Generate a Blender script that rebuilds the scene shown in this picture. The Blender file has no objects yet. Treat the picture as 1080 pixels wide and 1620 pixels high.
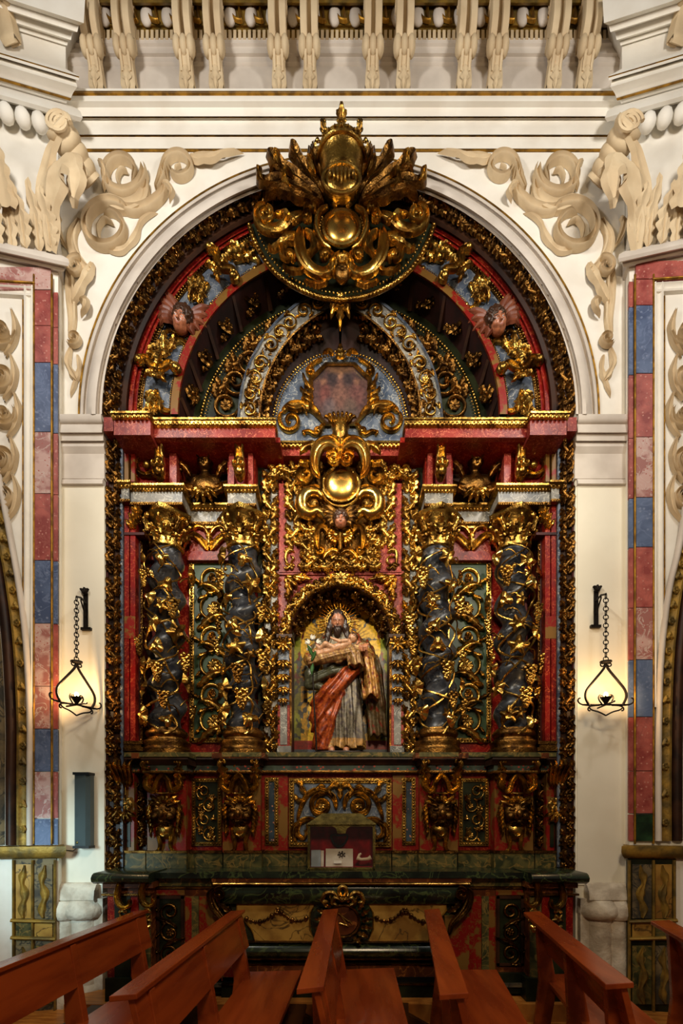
import bpy, math, random
import numpy as np
from math import sin, cos, pi, radians

scene = bpy.context.scene
COL = scene.collection
# ------------------------------------------------------------------ camera
F, CX, HV, EZ, CU = 800.0, 540.0, 1290.0, 1.75, 538.0
cam_d = bpy.data.cameras.new('camera'); cam = bpy.data.objects.new('camera', cam_d); COL.objects.link(cam)
cam_d.sensor_fit = 'HORIZONTAL'; cam_d.sensor_width = 36.0; cam_d.lens = F / 1080 * 36
cam_d.shift_y = (HV - 810) / 1080; cam_d.clip_start = 0.02
cam.location = (0, 0, EZ); cam.rotation_euler = (pi / 2, 0, 0)
scene.camera = cam
# ------------------------------------------------------------------ light
world = bpy.data.worlds.new('world'); scene.world = world; world.use_nodes = True
bg = world.node_tree.nodes['Background']; bg.inputs[0].default_value = (1.0, 0.82, 0.6, 1); bg.inputs[1].default_value = 0.06

def light(kind, name, loc, target, power, col, size=0.4, spot=60, blend=0.6):
    d = bpy.data.lights.new(name, kind); o = bpy.data.objects.new(name, d); COL.objects.link(o)
    d.energy = power; d.color = col
    if kind == 'AREA': d.shape = 'DISK'; d.size = size
    elif kind == 'SPOT': d.shadow_soft_size = size; d.spot_size = radians(spot); d.spot_blend = blend
    else: d.shadow_soft_size = size
    o.location = loc
    v = np.array(target) - np.array(loc)
    from mathutils import Vector
    o.rotation_euler = Vector(v).to_track_quat('-Z', 'Y').to_euler()
    return o
# gallery floodlights of the chapel, high up and behind the camera
light('AREA', 'floodlight_high_left', (-2.4, 1.6, 7.0), (0.0, 4.9, 6.6), 106, (1, .95, .88), .7)
light('AREA', 'floodlight_high_right', (2.6, 1.6, 7.0), (0.0, 4.9, 6.6), 92, (1, .94, .86), .7)
light('SPOT', 'floodlight_retable_left', (-1.9, 0.6, 5.8), (0.0, 5.0, 4.5), 880, (1, .92, .76), .1, 62, 1.0)
light('SPOT', 'floodlight_retable_right', (2.2, 0.5, 5.6), (0.1, 5.0, 4.5), 580, (1, .9, .72), .1, 62, 1.0)
light('AREA', 'added_nave_fill', (0.5, -0.6, 4.8), (0.0, 4.8, 2.2), 105, (1, .76, .48), .9)  # unseen warm fill added behind the camera to lift the whole scene
light('SPOT', 'doorway_daylight', (-2.9, 2.3, 1.7), (-2.56, 4.7, 1.2), 230, (.66, .93, 1.0), .3, 46, 1.0)
scene.view_settings.view_transform = 'Standard'; scene.view_settings.look = 'None'
scene.view_settings.gamma = 1.0; scene.view_settings.use_curve_mapping = False
scene.view_settings.exposure = 0.0

# ------------------------------------------------------------------ helpers
random.seed(11); rng = np.random.default_rng(5)
def lin(c): return tuple(((x / 255) / 12.92 if x / 255 <= .04045 else ((x / 255 + .055) / 1.055) ** 2.4) for x in c) + (1.0,)
def P(u, v, y): return ((u - CX) / F * y, y, EZ + (HV - v) / F * y)
def S(px, y): return px / F * y
def Zof(v, y): return EZ + (HV - v) / F * y
def Xof(u, y): return (u - CX) / F * y

M = {}
def mat(name, c1, c2=None, scale=6, rough=.5, metal=0.0, vein=None, vscale=4, vwidth=.06, bump=0.0, bscale=40, detail=4,
        spots=None, sscale=10, sthr=.28, stretch=(1, 1, 1), spec=.22, emit=None, rvar=0.0, lo=.4, hi=.62, distort=0.0):
    m = bpy.data.materials.new(name); m.use_nodes = True; M[name] = m
    nt = m.node_tree; N = nt.nodes; L = nt.links; b = N['Principled BSDF']
    b.inputs['Roughness'].default_value = rough; b.inputs['Metallic'].default_value = metal
    b.inputs['Specular IOR Level'].default_value = spec
    geo = N.new('ShaderNodeNewGeometry'); mp = N.new('ShaderNodeMapping'); mp.inputs['Scale'].default_value = stretch
    L.new(geo.outputs['Position'], mp.inputs['Vector']); vec = mp.outputs['Vector']
    def ramp(fac, a, b_, ca, cb):
        r = N.new('ShaderNodeValToRGB'); r.color_ramp.elements[0].position = a; r.color_ramp.elements[1].position = b_
        r.color_ramp.elements[0].color = ca; r.color_ramp.elements[1].color = cb; L.new(fac, r.inputs[0]); return r.outputs[0]
    def mix(fac, a, b_):
        x = N.new('ShaderNodeMix'); x.data_type = 'RGBA'; L.new(fac, x.inputs[0]); L.new(a, x.inputs[6])
        if isinstance(b_, tuple): x.inputs[7].default_value = b_
        else: L.new(b_, x.inputs[7])
        return x.outputs[2]
    n = N.new('ShaderNodeTexNoise'); n.inputs['Scale'].default_value = scale; n.inputs['Detail'].default_value = detail
    n.inputs['Distortion'].default_value = distort
    L.new(vec, n.inputs['Vector'])
    col = ramp(n.outputs[0], lo, hi, lin(c1), lin(c2 or c1))
    if vein:
        w = N.new('ShaderNodeTexNoise'); w.inputs['Scale'].default_value = vscale; w.inputs['Detail'].default_value = 5; w.inputs['Distortion'].default_value = 1.2
        L.new(vec, w.inputs['Vector'])
        ma = N.new('ShaderNodeMath'); ma.operation = 'SUBTRACT'; L.new(w.outputs[0], ma.inputs[0]); ma.inputs[1].default_value = .5
        ab = N.new('ShaderNodeMath'); ab.operation = 'ABSOLUTE'; L.new(ma.outputs[0], ab.inputs[0])
        f = ramp(ab.outputs[0], 0, vwidth, (1, 1, 1, 1), (0, 0, 0, 1))
        col = mix(f, col, lin(vein))
    if spots:
        vo = N.new('ShaderNodeTexVoronoi'); vo.inputs['Scale'].default_value = sscale; L.new(vec, vo.inputs['Vector'])
        f = ramp(vo.outputs['Distance'], sthr - .03, sthr + .03, (1, 1, 1, 1), (0, 0, 0, 1))
        col = mix(f, col, lin(spots))
    L.new(col, b.inputs['Base Color'])
    if rvar:
        r = ramp(n.outputs[0], .3, .7, (rough - rvar,) * 3 + (1,), (rough + rvar,) * 3 + (1,)); L.new(r, b.inputs['Roughness'])
    if bump:
        bn = N.new('ShaderNodeTexNoise'); bn.inputs['Scale'].default_value = bscale; bn.inputs['Detail'].default_value = 3; L.new(vec, bn.inputs['Vector'])
        bp = N.new('ShaderNodeBump'); bp.inputs['Strength'].default_value = bump; bp.inputs['Distance'].default_value = .01
        L.new(bn.outputs[0], bp.inputs['Height']); L.new(bp.outputs[0], b.inputs['Normal'])
    if emit:
        b.inputs['Emission Color'].default_value = lin(emit[0]); b.inputs['Emission Strength'].default_value = emit[1]
    return m
mat('gold', (206, 164, 80), (98, 68, 28), 9, .30, 1.0, bump=.35, bscale=55, rvar=.08)
mat('gold_bright', (228, 190, 104), (170, 124, 54), 7, .24, 1.0, bump=.2, bscale=40, rvar=.06)
mat('gold_old', (132, 94, 44), (58, 37, 18), 12, .36, 1.0, bump=.5, bscale=70, rvar=.1)
mat('gold_mirror', (236, 196, 108), (206, 158, 72), 8, .27, 1.0, rvar=.06)
mat('red', (122, 19, 15), (94, 11, 10), 5, .34, vein=(182, 84, 48), vscale=16, vwidth=.018, rvar=.06, bump=.12, bscale=20)
mat('red_pale', (132, 46, 38), (100, 27, 24), 6, .36, vein=(205, 120, 90), vscale=18, vwidth=.015, bump=.12, bscale=20)
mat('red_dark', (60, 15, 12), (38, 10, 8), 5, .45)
mat('red_ochre', (120, 24, 18), (112, 80, 36), 7, .36, vein=(116, 82, 36), vscale=14, vwidth=.02, lo=.5, hi=.54)
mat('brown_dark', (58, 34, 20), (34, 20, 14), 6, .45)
mat('greyblue', (92, 100, 112), (52, 62, 78), 7, .38, vein=(150, 150, 146), vscale=9, vwidth=.02)
mat('greymarble', (124, 120, 112), (84, 84, 82), 8, .3, vein=(176, 172, 160), vscale=10, vwidth=.02)
mat('shaft', (50, 51, 54), (19, 21, 27), 6, .32, vein=(84, 84, 84), vscale=6, vwidth=.012, spec=.35)
mat('green_paint', (46, 66, 42), (28, 42, 28), 6, .4)
mat('green_dark', (36, 40, 22), (18, 22, 14), 6, .4)
mat('green_marble', (88, 82, 46), (46, 50, 30), 9, .4, vein=(122, 100, 52), vscale=7, vwidth=.04, distort=1.0)
mat('green_slab', (34, 44, 32), (15, 20, 17), 5, .2, vein=(70, 84, 48), vscale=5, vwidth=.03, spec=.45)
mat('ochre_marble', (168, 130, 62), (124, 88, 40), 5, .32, vein=(70, 52, 30), vscale=3, vwidth=.018)
mat('brown_marble', (96, 50, 24), (62, 30, 16), 6, .34, vein=(140, 84, 40), vscale=5, vwidth=.02)
mat('white', (236, 232, 222), (226, 220, 208), 3, .6)
mat('white_warm', (212, 203, 192), (194, 184, 173), 3, .6)
mat('cream_wall', (232, 226, 208), (224, 217, 198), 2, .75, bump=.05, bscale=12)
mat('stucco', (212, 192, 158), (196, 174, 140), 4, .7, bump=.12, bscale=30)
mat('stone', (214, 204, 186), (178, 166, 148), 7, .9, bump=.9, bscale=26)
mat('gilt_line', (168, 124, 44), (110, 78, 30), 14, .45, .7)
mat('wood', (150, 66, 26), (120, 46, 16), 9, .26, stretch=(1, .12, 1), rvar=.05, spec=.45)
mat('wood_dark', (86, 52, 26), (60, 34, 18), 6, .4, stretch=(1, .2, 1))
mat('parquet', (196, 128, 56), (158, 94, 38), 5, .3, stretch=(1, 6, 1))
mat('iron', (34, 28, 24), (22, 18, 16), 20, .5, .6, bump=.3, bscale=80)
mat('skin', (166, 104, 76), (146, 84, 60), 8, .4)
mat('skin_dark', (122, 68, 46), (100, 52, 36), 8, .4)
mat('hair', (58, 36, 24), (40, 24, 16), 14, .5)
mat('spk_grey', (72, 84, 86), (66, 76, 78), 5, .35)
mat('black', (16, 16, 16), None, 5, .4)
mat('paper', (206, 196, 178), (190, 178, 158), 8, .8)
mat('velvet', (150, 14, 22), (110, 8, 14), 10, .9)
mat('brass_old', (122, 108, 58), (82, 72, 40), 12, .42, .8, bump=.3, bscale=60)
mat('painted_old', (120, 104, 74), (62, 56, 46), 5, .6, vein=(44, 44, 40), vscale=6, vwidth=.05)
mat('gilt_old', (150, 118, 50), (96, 80, 44), 8, .5, .35, bump=.4, bscale=40)
mat('blk_red', (168, 88, 78), (132, 56, 52), 8, .5, spots=(178, 118, 106), sscale=26, sthr=.2, vein=(146, 78, 70), vscale=9, vwidth=.03)
mat('blk_pink', (186, 152, 144), (150, 98, 92), 6, .5, spots=(158, 84, 76), sscale=28, sthr=.17, lo=.45, hi=.55, vein=(190, 168, 160), vscale=8, vwidth=.03)
mat('blk_blue', (86, 102, 134), (62, 76, 108), 5, .5, spots=(106, 118, 146), sscale=20, sthr=.2, vein=(96, 110, 142), vscale=7, vwidth=.04)
mat('blk_green', (40, 66, 40), (22, 36, 24), 6, .3)
mat('bulb', (255, 220, 150), None, 5, .5, emit=((255, 196, 110), 60))
mat('lily', (226, 222, 208), (200, 196, 180), 8, .5)
mat('stem_green', (52, 86, 40), (36, 60, 30), 8, .5)
# ---- materials that read a colour attribute (flat painting on wood or canvas, polychromy)
def mat_attr(name, rough=.45, gold=0.0):
    m = bpy.data.materials.new(name); m.use_nodes = True; M[name] = m
    nt = m.node_tree; N = nt.nodes; L = nt.links; b = N['Principled BSDF']; b.inputs['Roughness'].default_value = rough
    a = N.new('ShaderNodeAttribute'); a.attribute_name = 'Col'
    n = N.new('ShaderNodeTexNoise'); n.inputs['Scale'].default_value = 38; n.inputs['Detail'].default_value = 4
    geo = N.new('ShaderNodeNewGeometry'); L.new(geo.outputs['Position'], n.inputs['Vector'])
    r = N.new('ShaderNodeValToRGB'); r.color_ramp.elements[0].position = .35; r.color_ramp.elements[1].position = .65
    r.color_ramp.elements[0].color = (.62, .62, .62, 1); r.color_ramp.elements[1].color = (1.2, 1.15, 1.05, 1); L.new(n.outputs[0], r.inputs[0])
    x = N.new('ShaderNodeMix'); x.data_type = 'RGBA'; x.blend_type = 'MULTIPLY'; x.inputs[0].default_value = 1
    L.new(a.outputs['Color'], x.inputs[6]); L.new(r.outputs[0], x.inputs[7]); L.new(x.outputs[2], b.inputs['Base Color'])
    if gold:
        n2 = N.new('ShaderNodeTexNoise'); n2.inputs['Scale'].default_value = 60; L.new(geo.outputs['Position'], n2.inputs['Vector'])
        r2 = N.new('ShaderNodeValToRGB'); r2.color_ramp.elements[0].position = .48; r2.color_ramp.elements[1].position = .56
        r2.color_ramp.elements[1].color = (gold, gold, gold, 1); L.new(n2.outputs[0], r2.inputs[0])
        mm = N.new('ShaderNodeMath'); mm.operation = 'MULTIPLY'; L.new(r2.outputs[0], mm.inputs[0]); L.new(a.outputs['Alpha'], mm.inputs[1])
        L.new(mm.outputs[0], b.inputs['Metallic'])
    return m
mat_attr('polychrome', .38, .75); mat_attr('painting', .3)

class G:
    def __init__(s): s.v = []; s.f = []; s.n = 0
    def add(s, V, Fc):
        V = np.asarray(V, float); k = s.n
        s.v.append(V); s.f.extend([tuple(int(i) + k for i in f) for f in Fc]); s.n += len(V); return s
    def tf(s, V, Fc, off=(0, 0, 0), rot=0, sx=1, sz=1):
        V = np.array(V, float); x = V[:, 0] * sx; z = V[:, 2] * sz; c, q = cos(radians(rot)), sin(radians(rot))
        W = np.stack([x * c - z * q + off[0], V[:, 1] + off[1], x * q + z * c + off[2]], 1); return s.add(W, Fc)
    def box(s, x0, x1, y0, y1, z0, z1):
        return s.add([(x0, y0, z0), (x1, y0, z0), (x1, y1, z0), (x0, y1, z0), (x0, y0, z1), (x1, y0, z1), (x1, y1, z1), (x0, y1, z1)],
                     [(0, 1, 5, 4), (1, 2, 6, 5), (2, 3, 7, 6), (3, 0, 4, 7), (4, 5, 6, 7), (3, 2, 1, 0)])
    def merged(s): return (np.concatenate(s.v), s.f)
    def mesh(s, name, mt, smooth=True, angle=42):
        me = bpy.data.meshes.new(name); me.from_pydata(np.concatenate(s.v).tolist(), [], s.f)
        me.materials.append(M[mt])
        if smooth:
            me.shade_smooth(); me.set_sharp_from_angle(angle=radians(angle))
        return me
def tag(o, label=None, cat=None, group=None, kind=None):
    if label: o['label'] = label
    if cat: o['category'] = cat
    if group: o['group'] = group
    if kind: o['kind'] = kind
    return o
def thing(name, label, cat, loc, group=None, kind=None):
    o = bpy.data.objects.new(name, None); o.empty_display_size = .1; COL.objects.link(o); o.location = loc
    return tag(o, label, cat, group, kind)
def wpos(o):
    p = np.array(o.location)
    q = o.parent
    while q is not None: p = p + np.array(q.location); q = q.parent
    return p
def obj(name, me, parent=None, loc=(0, 0, 0)):
    """mesh object whose vertices are world metres + loc; re-based when it has a parent"""
    o = bpy.data.objects.new(name, me); COL.objects.link(o)
    if parent is not None:
        o.parent = parent; pb = wpos_base(parent); s = wscale(parent)
        o.location = [(l - p) / k for l, p, k in zip(loc, pb, s)]
        if s != (1, 1, 1): o.scale = [1 / k for k in s]
    else: o.location = loc
    return o
def wscale(o):
    s = [1, 1, 1]
    while o is not None:
        s = [a * b for a, b in zip(s, o.scale)]; o = o.parent
    return tuple(s)
def wpos_base(o):
    if o.parent is None: return np.array(o.location)
    return wpos_base(o.parent) + np.array(o.location) * np.array(wscale(o.parent))
def put(me, name, parent, u, v, y, rot=0, mx=1, s=1.0, loc=None, euler=None):
    """px-unit ornament mesh hung at photo position (u, v) on depth plane y; rot ccw in the picture"""
    o = bpy.data.objects.new(name, me); COL.objects.link(o)
    p = np.array(P(u, v, y) if loc is None else loc); k = S(1, y) * s
    if parent is not None:
        o.parent = parent; p = p - wpos_base(parent); ws = wscale(parent)
        p = p / np.array(ws); o.scale = (k * mx / ws[0], k / ws[1], k / ws[2])
    else: o.scale = (k * mx, k, k)
    o.location = p
    o.rotation_euler = euler if euler is not None else (0, -radians(rot), 0)
    return o
def pbox(g, u0, v0, u1, v1, y, d=.05):
    """box with its front face on photo rectangle at depth y, running back d metres"""
    return g.box(Xof(u0, y), Xof(u1, y), y, y + d, Zof(v1, y), Zof(v0, y))
def board(name, parent, mt, u0, v0, u1, v1, y, d=.05, bev=0):
    g = G(); pbox(g, u0, v0, u1, v1, y, d); return obj(name, g.mesh(name, mt, False), parent)
def mirror_u(u): return 2 * CU - u

def extrude_x(g, prof, x0, x1, yb):
    """prof: (y, z) points from top to bottom; closed to the back plane yb"""
    pts = [(yb, prof[0][1])] + list(prof) + [(yb, prof[-1][1])]; n = len(pts)
    V = [(x0, a, b) for a, b in pts] + [(x1, a, b) for a, b in pts]
    Fc = [(i, (i + 1) % n, n + (i + 1) % n, n + i) for i in range(n)] + [tuple(range(n - 1, -1, -1)), tuple(range(n, 2 * n))]
    return g.add(V, Fc)
def hmould(g, u0, u1, y, prof, back=.06):
    """prof: (v px, projection m) from top to bottom"""
    return extrude_x(g, [(y - d, Zof(v, y - d)) for v, d in prof], Xof(u0, y), Xof(u1, y), y + back)
def amould(g, cu, cv, y, prof, a0, a1, n=72, back=.06, pt=None):
    """moulding along an arc: prof (r px, projection m) from outside in; angles in degrees ccw from the right"""
    prof = [(prof[0][0], -back)] + list(prof) + [(prof[-1][0], -back)]; m = len(prof); V = []
    for i in range(n + 1):
        a = radians(a0 + (a1 - a0) * i / n)
        for r, d in prof:
            V.append(P(cu + r * cos(a), cv - r * sin(a), y - max(d, 0) if d >= 0 else y) if d >= 0 else (P(cu + r * cos(a), cv - r * sin(a), y)[0], y - d, P(cu + r * cos(a), cv - r * sin(a), y)[2]))
    Fc = []
    for i in range(n):
        for j in range(m - 1):
            a = i * m + j; Fc.append((a, a + 1, a + m + 1, a + m))
    return g.add(V, Fc)
PR = {'round': ([-1, -.82, -.45, 0, .45, .82, 1], [0, .57, .9, 1, .9, .57, 0]),
      'chan': ([-1, -.9, -.62, -.4, 0, .4, .62, .9, 1], [0, .8, 1, .55, .35, .55, 1, .8, 0]),
      'ridge': ([-1, -.55, 0, .55, 1], [0, .55, 1, .55, 0]),
      'leaf': ([-1, -.55, -.12, .12, .55, 1], [.1, .95, .55, .55, .95, .1]),
      'half': ([-1, 0, 1], [0, 1, 0])}
def spline(pts, n=24):
    p = np.array(pts, float)
    if len(p) == 2: return p[0] + (p[1] - p[0]) * np.linspace(0, 1, n)[:, None]
    q = np.vstack([2 * p[0] - p[1], p, 2 * p[-1] - p[-2]]); out = []
    seg = len(p) - 1; per = max(3, int(math.ceil(n / seg)))
    for i in range(seg):
        a, b, c, d = q[i:i + 4]
        t = np.linspace(0, 1, per, endpoint=(i == seg - 1))[:, None]
        out.append(.5 * ((2 * b) + (c - a) * t + (2 * a - 5 * b + 4 * c - d) * t * t + (3 * b - a - 3 * c + d) * t ** 3))
    return np.vstack(out)
def wfun(ws, n):
    return np.interp(np.linspace(0, 1, n), np.linspace(0, 1, len(ws)), ws)
def ribbon(g, pts, ws, h, prof='round', lift=0.0, lobes=0, lobe_d=.35, hs=None):
    """carved strip along a 2-D px path (x right, z up), rising towards -y"""
    pts = np.array(pts, float); n = len(pts)
    w = wfun(ws, n) if not callable(ws) else np.array([ws(t) for t in np.linspace(0, 1, n)])
    hh = np.full(n, float(h)) if hs is None else wfun(hs, n) * h
    lf = wfun(lift, n) if hasattr(lift, '__len__') else np.full(n, float(lift))
    T = np.gradient(pts, axis=0); T /= np.linalg.norm(T, axis=1)[:, None] + 1e-9
    Nn = np.stack([-T[:, 1], T[:, 0]], 1); s, hp = PR[prof]
    if lobes:
        w = w * (1 - lobe_d * np.abs(np.cos(np.linspace(0, lobes * pi, n))) ** 3)
    V = []; tt = np.linspace(0, 1, n); e_ = np.minimum(tt, 1 - tt) / .07; w = w * np.where(e_ < 1, np.sqrt(np.clip(1 - (1 - e_) ** 2, .02, 1)), 1)
    hw = np.minimum(1, w / (w.max() * .35 + 1e-9))
    for a, b in zip(s, hp):
        q = pts + Nn * (w * a)[:, None]; V.append(np.stack([q[:, 0], -(lf + b * hh * hw) , q[:, 1]], 1))
    m = len(s); V = np.stack(V, 1).reshape(-1, 3)
    Fc = [(i * m + j, (i + 1) * m + j, (i + 1) * m + j + 1, i * m + j + 1) for i in range(n - 1) for j in range(m - 1)]
    return g.add(V, Fc)
def turn_path(p0, a0, L, ks, n=30):
    """path by curvature: ks = total turning densities (degrees per unit of t) interpolated"""
    t = np.linspace(0, 1, n); k = np.interp(t, np.linspace(0, 1, len(ks)), ks)
    th = np.radians(a0 + np.concatenate([[0], np.cumsum((k[1:] + k[:-1]) / 2) / (n - 1)]))
    d = L / (n - 1); return np.array(p0) + np.concatenate([[[0, 0]], np.cumsum(np.stack([np.cos(th[:-1]), np.sin(th[:-1])], 1) * d, 0)])
def vol(c, r0, r1, a0, turns, n=26):
    t = np.linspace(0, 1, n); a = np.radians(a0 + turns * 360 * t); r = r0 + (r1 - r0) * t ** .85
    return np.stack([c[0] + r * np.cos(a), c[1] + r * np.sin(a)], 1)
def ball(g, c, r, nu=8, nv=5, sx=1, sy=1, sz=1):
    V = [(c[0], c[1], c[2] + r * sz)]
    for i in range(1, nv):
        t = pi * i / nv
        for j in range(nu):
            a = 2 * pi * j / nu; V.append((c[0] + r * sx * sin(t) * cos(a), c[1] + r * sy * sin(t) * sin(a), c[2] + r * sz * cos(t)))
    V.append((c[0], c[1], c[2] - r * sz)); Fc = []
    for j in range(nu): Fc.append((0, 1 + j, 1 + (j + 1) % nu))
    for i in range(nv - 2):
        for j in range(nu):
            a = 1 + i * nu + j; b = 1 + i * nu + (j + 1) % nu; Fc.append((a, a + nu, b + nu, b))
    k = len(V) - 1; o = 1 + (nv - 2) * nu
    for j in range(nu): Fc.append((k, o + (j + 1) % nu, o + j))
    return g.add(V, Fc)
def lathe(g, prof, n=24, c=(0, 0, 0), sq=None):
    V = []; m = len(prof)
    for j in range(n):
        a = 2 * pi * j / n
        for r, z in prof: V.append((c[0] + r * cos(a), c[1] + r * sin(a), c[2] + z))
    Fc = [(j * m + i, j * m + i + 1, ((j + 1) % n) * m + i + 1, ((j + 1) % n) * m + i) for j in range(n) for i in range(m - 1)]
    Fc += [tuple(j * m for j in range(n)), tuple(j * m + m - 1 for j in range(n - 1, -1, -1))]
    return g.add(V, Fc)
def tube3(g, pts, r, n=6, closed=False):
    p = np.array(pts, float); k = len(p); T = np.gradient(p, axis=0)
    if closed: T = (np.roll(p, -1, 0) - np.roll(p, 1, 0))
    T /= np.linalg.norm(T, axis=1)[:, None] + 1e-9
    rr = wfun(r, k) if hasattr(r, '__len__') else np.full(k, float(r))
    up = np.array([0, 0, 1.0]); V = []
    prev = None
    for i in range(k):
        a = np.cross(T[i], up) if prev is None else prev - T[i] * np.dot(prev, T[i])
        if np.linalg.norm(a) < 1e-3: a = np.cross(T[i], [0, 1, 0])
        a /= np.linalg.norm(a); prev = a; b = np.cross(T[i], a)
        for j in range(n):
            q = 2 * pi * j / n; V.append(p[i] + rr[i] * (a * cos(q) + b * sin(q)))
    Fc = [(i * n + j, i * n + (j + 1) % n, ((i + 1) % k) * n + (j + 1) % n, ((i + 1) % k) * n + j) for i in range(k if closed else k - 1) for j in range(n)]
    if not closed: Fc += [tuple(range(n - 1, -1, -1)), tuple(range((k - 1) * n, k * n))]
    return g.add(V, Fc)
# ---- carved ornament library (px units, x right, z up, relief towards -y)
def star_leaf(g, R, lobes=5, depth=.4, dome=.25, n=40, c=(0, 0, 0), rot=90, base_gap=True):
    V = [(c[0], c[1] - R * dome * .6, c[2])]; rings = (.38, .72, 1.0)
    for q in rings:
        for j in range(n):
            a = 2 * pi * j / n; rr = 1 - depth * (.5 - .5 * cos(lobes * a)) ** .8 if True else 1
            if base_gap: rr *= (.62 + .38 * (.5 + .5 * cos(a)) ** .35) if abs(a - pi) < .5 else 1
            r = R * q * (1 - (1 - rr) * q); b = a + radians(rot)
            hh = R * dome * (1.15 - q * q) + R * .10 * cos(lobes * a) * q
            V.append((c[0] + r * cos(b), c[1] - hh, c[2] + r * sin(b)))
    Fc = [(0, 1 + j, 1 + (j + 1) % n) for j in range(n)]
    for k in range(2):
        for j in range(n): Fc.append((1 + k * n + j, 1 + (k + 1) * n + j, 1 + (k + 1) * n + (j + 1) % n, 1 + k * n + (j + 1) % n))
    return g.add(V, Fc)
def rosette(g, R, petals=8, c=(0, 0, 0)):
    n = petals * 5; V = [(c[0], c[1] - R * .22, c[2])]
    for q, hb in ((.3, .22), (.6, .36), (.85, .34), (1.0, .12)):
        for j in range(n):
            a = 2 * pi * j / n; lobe = abs(cos(petals * a / 2)); r = R * q * (.72 + .28 * lobe ** .6) if q > .4 else R * q
            V.append((c[0] + r * cos(a), c[1] - R * (hb * (.55 + .45 * lobe)), c[2] + r * sin(a)))
    Fc = [(0, 1 + j, 1 + (j + 1) % n) for j in range(n)]
    for k in range(3):
        for j in range(n): Fc.append((1 + k * n + j, 1 + (k + 1) * n + j, 1 + (k + 1) * n + (j + 1) % n, 1 + k * n + (j + 1) % n))
    g.add(V, Fc); return ball(g, (c[0], c[1] - R * .25, c[2]), R * .22, 8, 5)
def acanthus(g, p0, a0, L, W, ks=(0, 60, 200), h=4, lift=(0, 3, 6, 3), lobes=5, n=26):
    p = turn_path(p0, a0, L, ks, n)
    ribbon(g, p, (W * .35, W * .8, W, W * .85, W * .5, W * .08), h, 'leaf', lift, lobes, .42)
    return p
def cscroll(g, p0, a0, L, w, ks, h=4, prof='chan', lift=0, taper=(.5, 1, 1, .8, .45), n=40, eye=True):
    p = turn_path(p0, a0, L, ks, n); ribbon(g, p, [w * t for t in taper], h, prof, lift)
    if eye: ball(g, (p[-1][0], -h * .6, p[-1][1]), w * .8, 8, 5)
    return p
def beads(g, pts, r, step, sy=1.0):
    p = np.array(pts, float); d = np.concatenate([[0], np.cumsum(np.linalg.norm(np.diff(p, axis=0), axis=1))])
    k = max(2, int(d[-1] / step) + 1)
    for t in np.linspace(0, d[-1], k):
        ball(g, (np.interp(t, d, p[:, 0]), -r * .3, np.interp(t, d, p[:, 1])), r, 6, 4, 1, sy, 1)
    return g
# ================================================================== the room
YW = 4.70
def struct(o): o['kind'] = 'structure'; return o
# floor, step under the altar
g = G(); g.box(-4.2, 4.2, -1.2, 5.6, -.1, 0); struct(obj('floor', g.mesh('floor', 'parquet', False)))
g = G(); g.box(-2.35, 2.35, 4.28, 4.95, 0, .15); dais = struct(obj('trim_1', g.mesh('trim_1', 'parquet', False)))
tag(dais, 'low golden wooden step under the altar')
# back wall with the arched opening
g = G(); CV = 655; RH = 374; u0, u1, vt = 30, 1046, -70
ang = sorted(set([180 * i / 60 for i in range(61)] + [math.degrees(math.atan2(CV - vt, u1 - 536)), math.degrees(math.atan2(CV - vt, u0 - 536))]))
inn, out = [], []
for a in ang:
    c, s = cos(radians(a)), sin(radians(a)); inn.append((536 + RH * c, CV - RH * s))
    k = min((u1 - 536) / c if c > 1e-6 else 1e9, (u0 - 536) / c if c < -1e-6 else 1e9, (CV - vt) / s if s > 1e-6 else 1e9); out.append((536 + k * c, CV - k * s))
n = len(ang); V = [P(u, v, YW) for u, v in inn] + [P(u, v, YW) for u, v in out]
Fc = [(i, n + i, n + i + 1, i + 1) for i in range(n - 1)]
zf = 0.0
def at(u, z): return (Xof(u, YW), YW, z)
b = len(V); zs = Zof(CV, YW)
V += [at(u0, zf), at(536 - RH, zf), at(536 - RH, zs), at(u0, zs), at(536 + RH, zf), at(u1, zf), at(u1, zs), at(536 + RH, zs)]
Fc += [(b, b + 1, b + 2, b + 3), (b + 4, b + 5, b + 6, b + 7)]
# reveal of the opening
b = len(V); rv = [P(u, v, YW) for u, v in inn]; rv = [at(536 + RH, zf)] + rv + [at(536 - RH, zf)]
V += rv + [(x, YW + .95, z) for x, _, z in rv]; m = len(rv)
Fc += [(b + i, b + i + 1, b + m + i + 1, b + m + i) for i in range(m - 1)]
g.add(V, Fc)
g.box(-3.6, 3.6, YW + .95, YW + 1.05, -.05, Zof(vt, YW))
g.box(-3.2, 3.2, YW + .01, YW + .95, Zof(vt, YW) - .02, Zof(vt, YW) + .1)
wall = struct(obj('wall_back', g.mesh('wall_back', 'cream_wall', True, 30)))
# white spandrel plaster over the springing line
g = G(); R2 = 404
inn2 = [(536 + R2 * cos(radians(a)), CV - R2 * sin(radians(a))) for a in ang]
n = len(ang); ou = [(min(max(u, 90), 988), max(v, 238)) for u, v in [(536 + (1.6 * R2) * cos(radians(a)), CV - (1.6 * R2) * sin(radians(a))) for a in ang]]
g.add([P(u, v, YW - .012) for u, v in inn2] + [P(u, v, YW - .012) for u, v in ou], [(i, n + i, n + i + 1, i + 1) for i in range(n - 1)])
struct(obj('spandrel_plaster', g.mesh('spandrel_plaster', 'white', False), wall))
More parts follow.
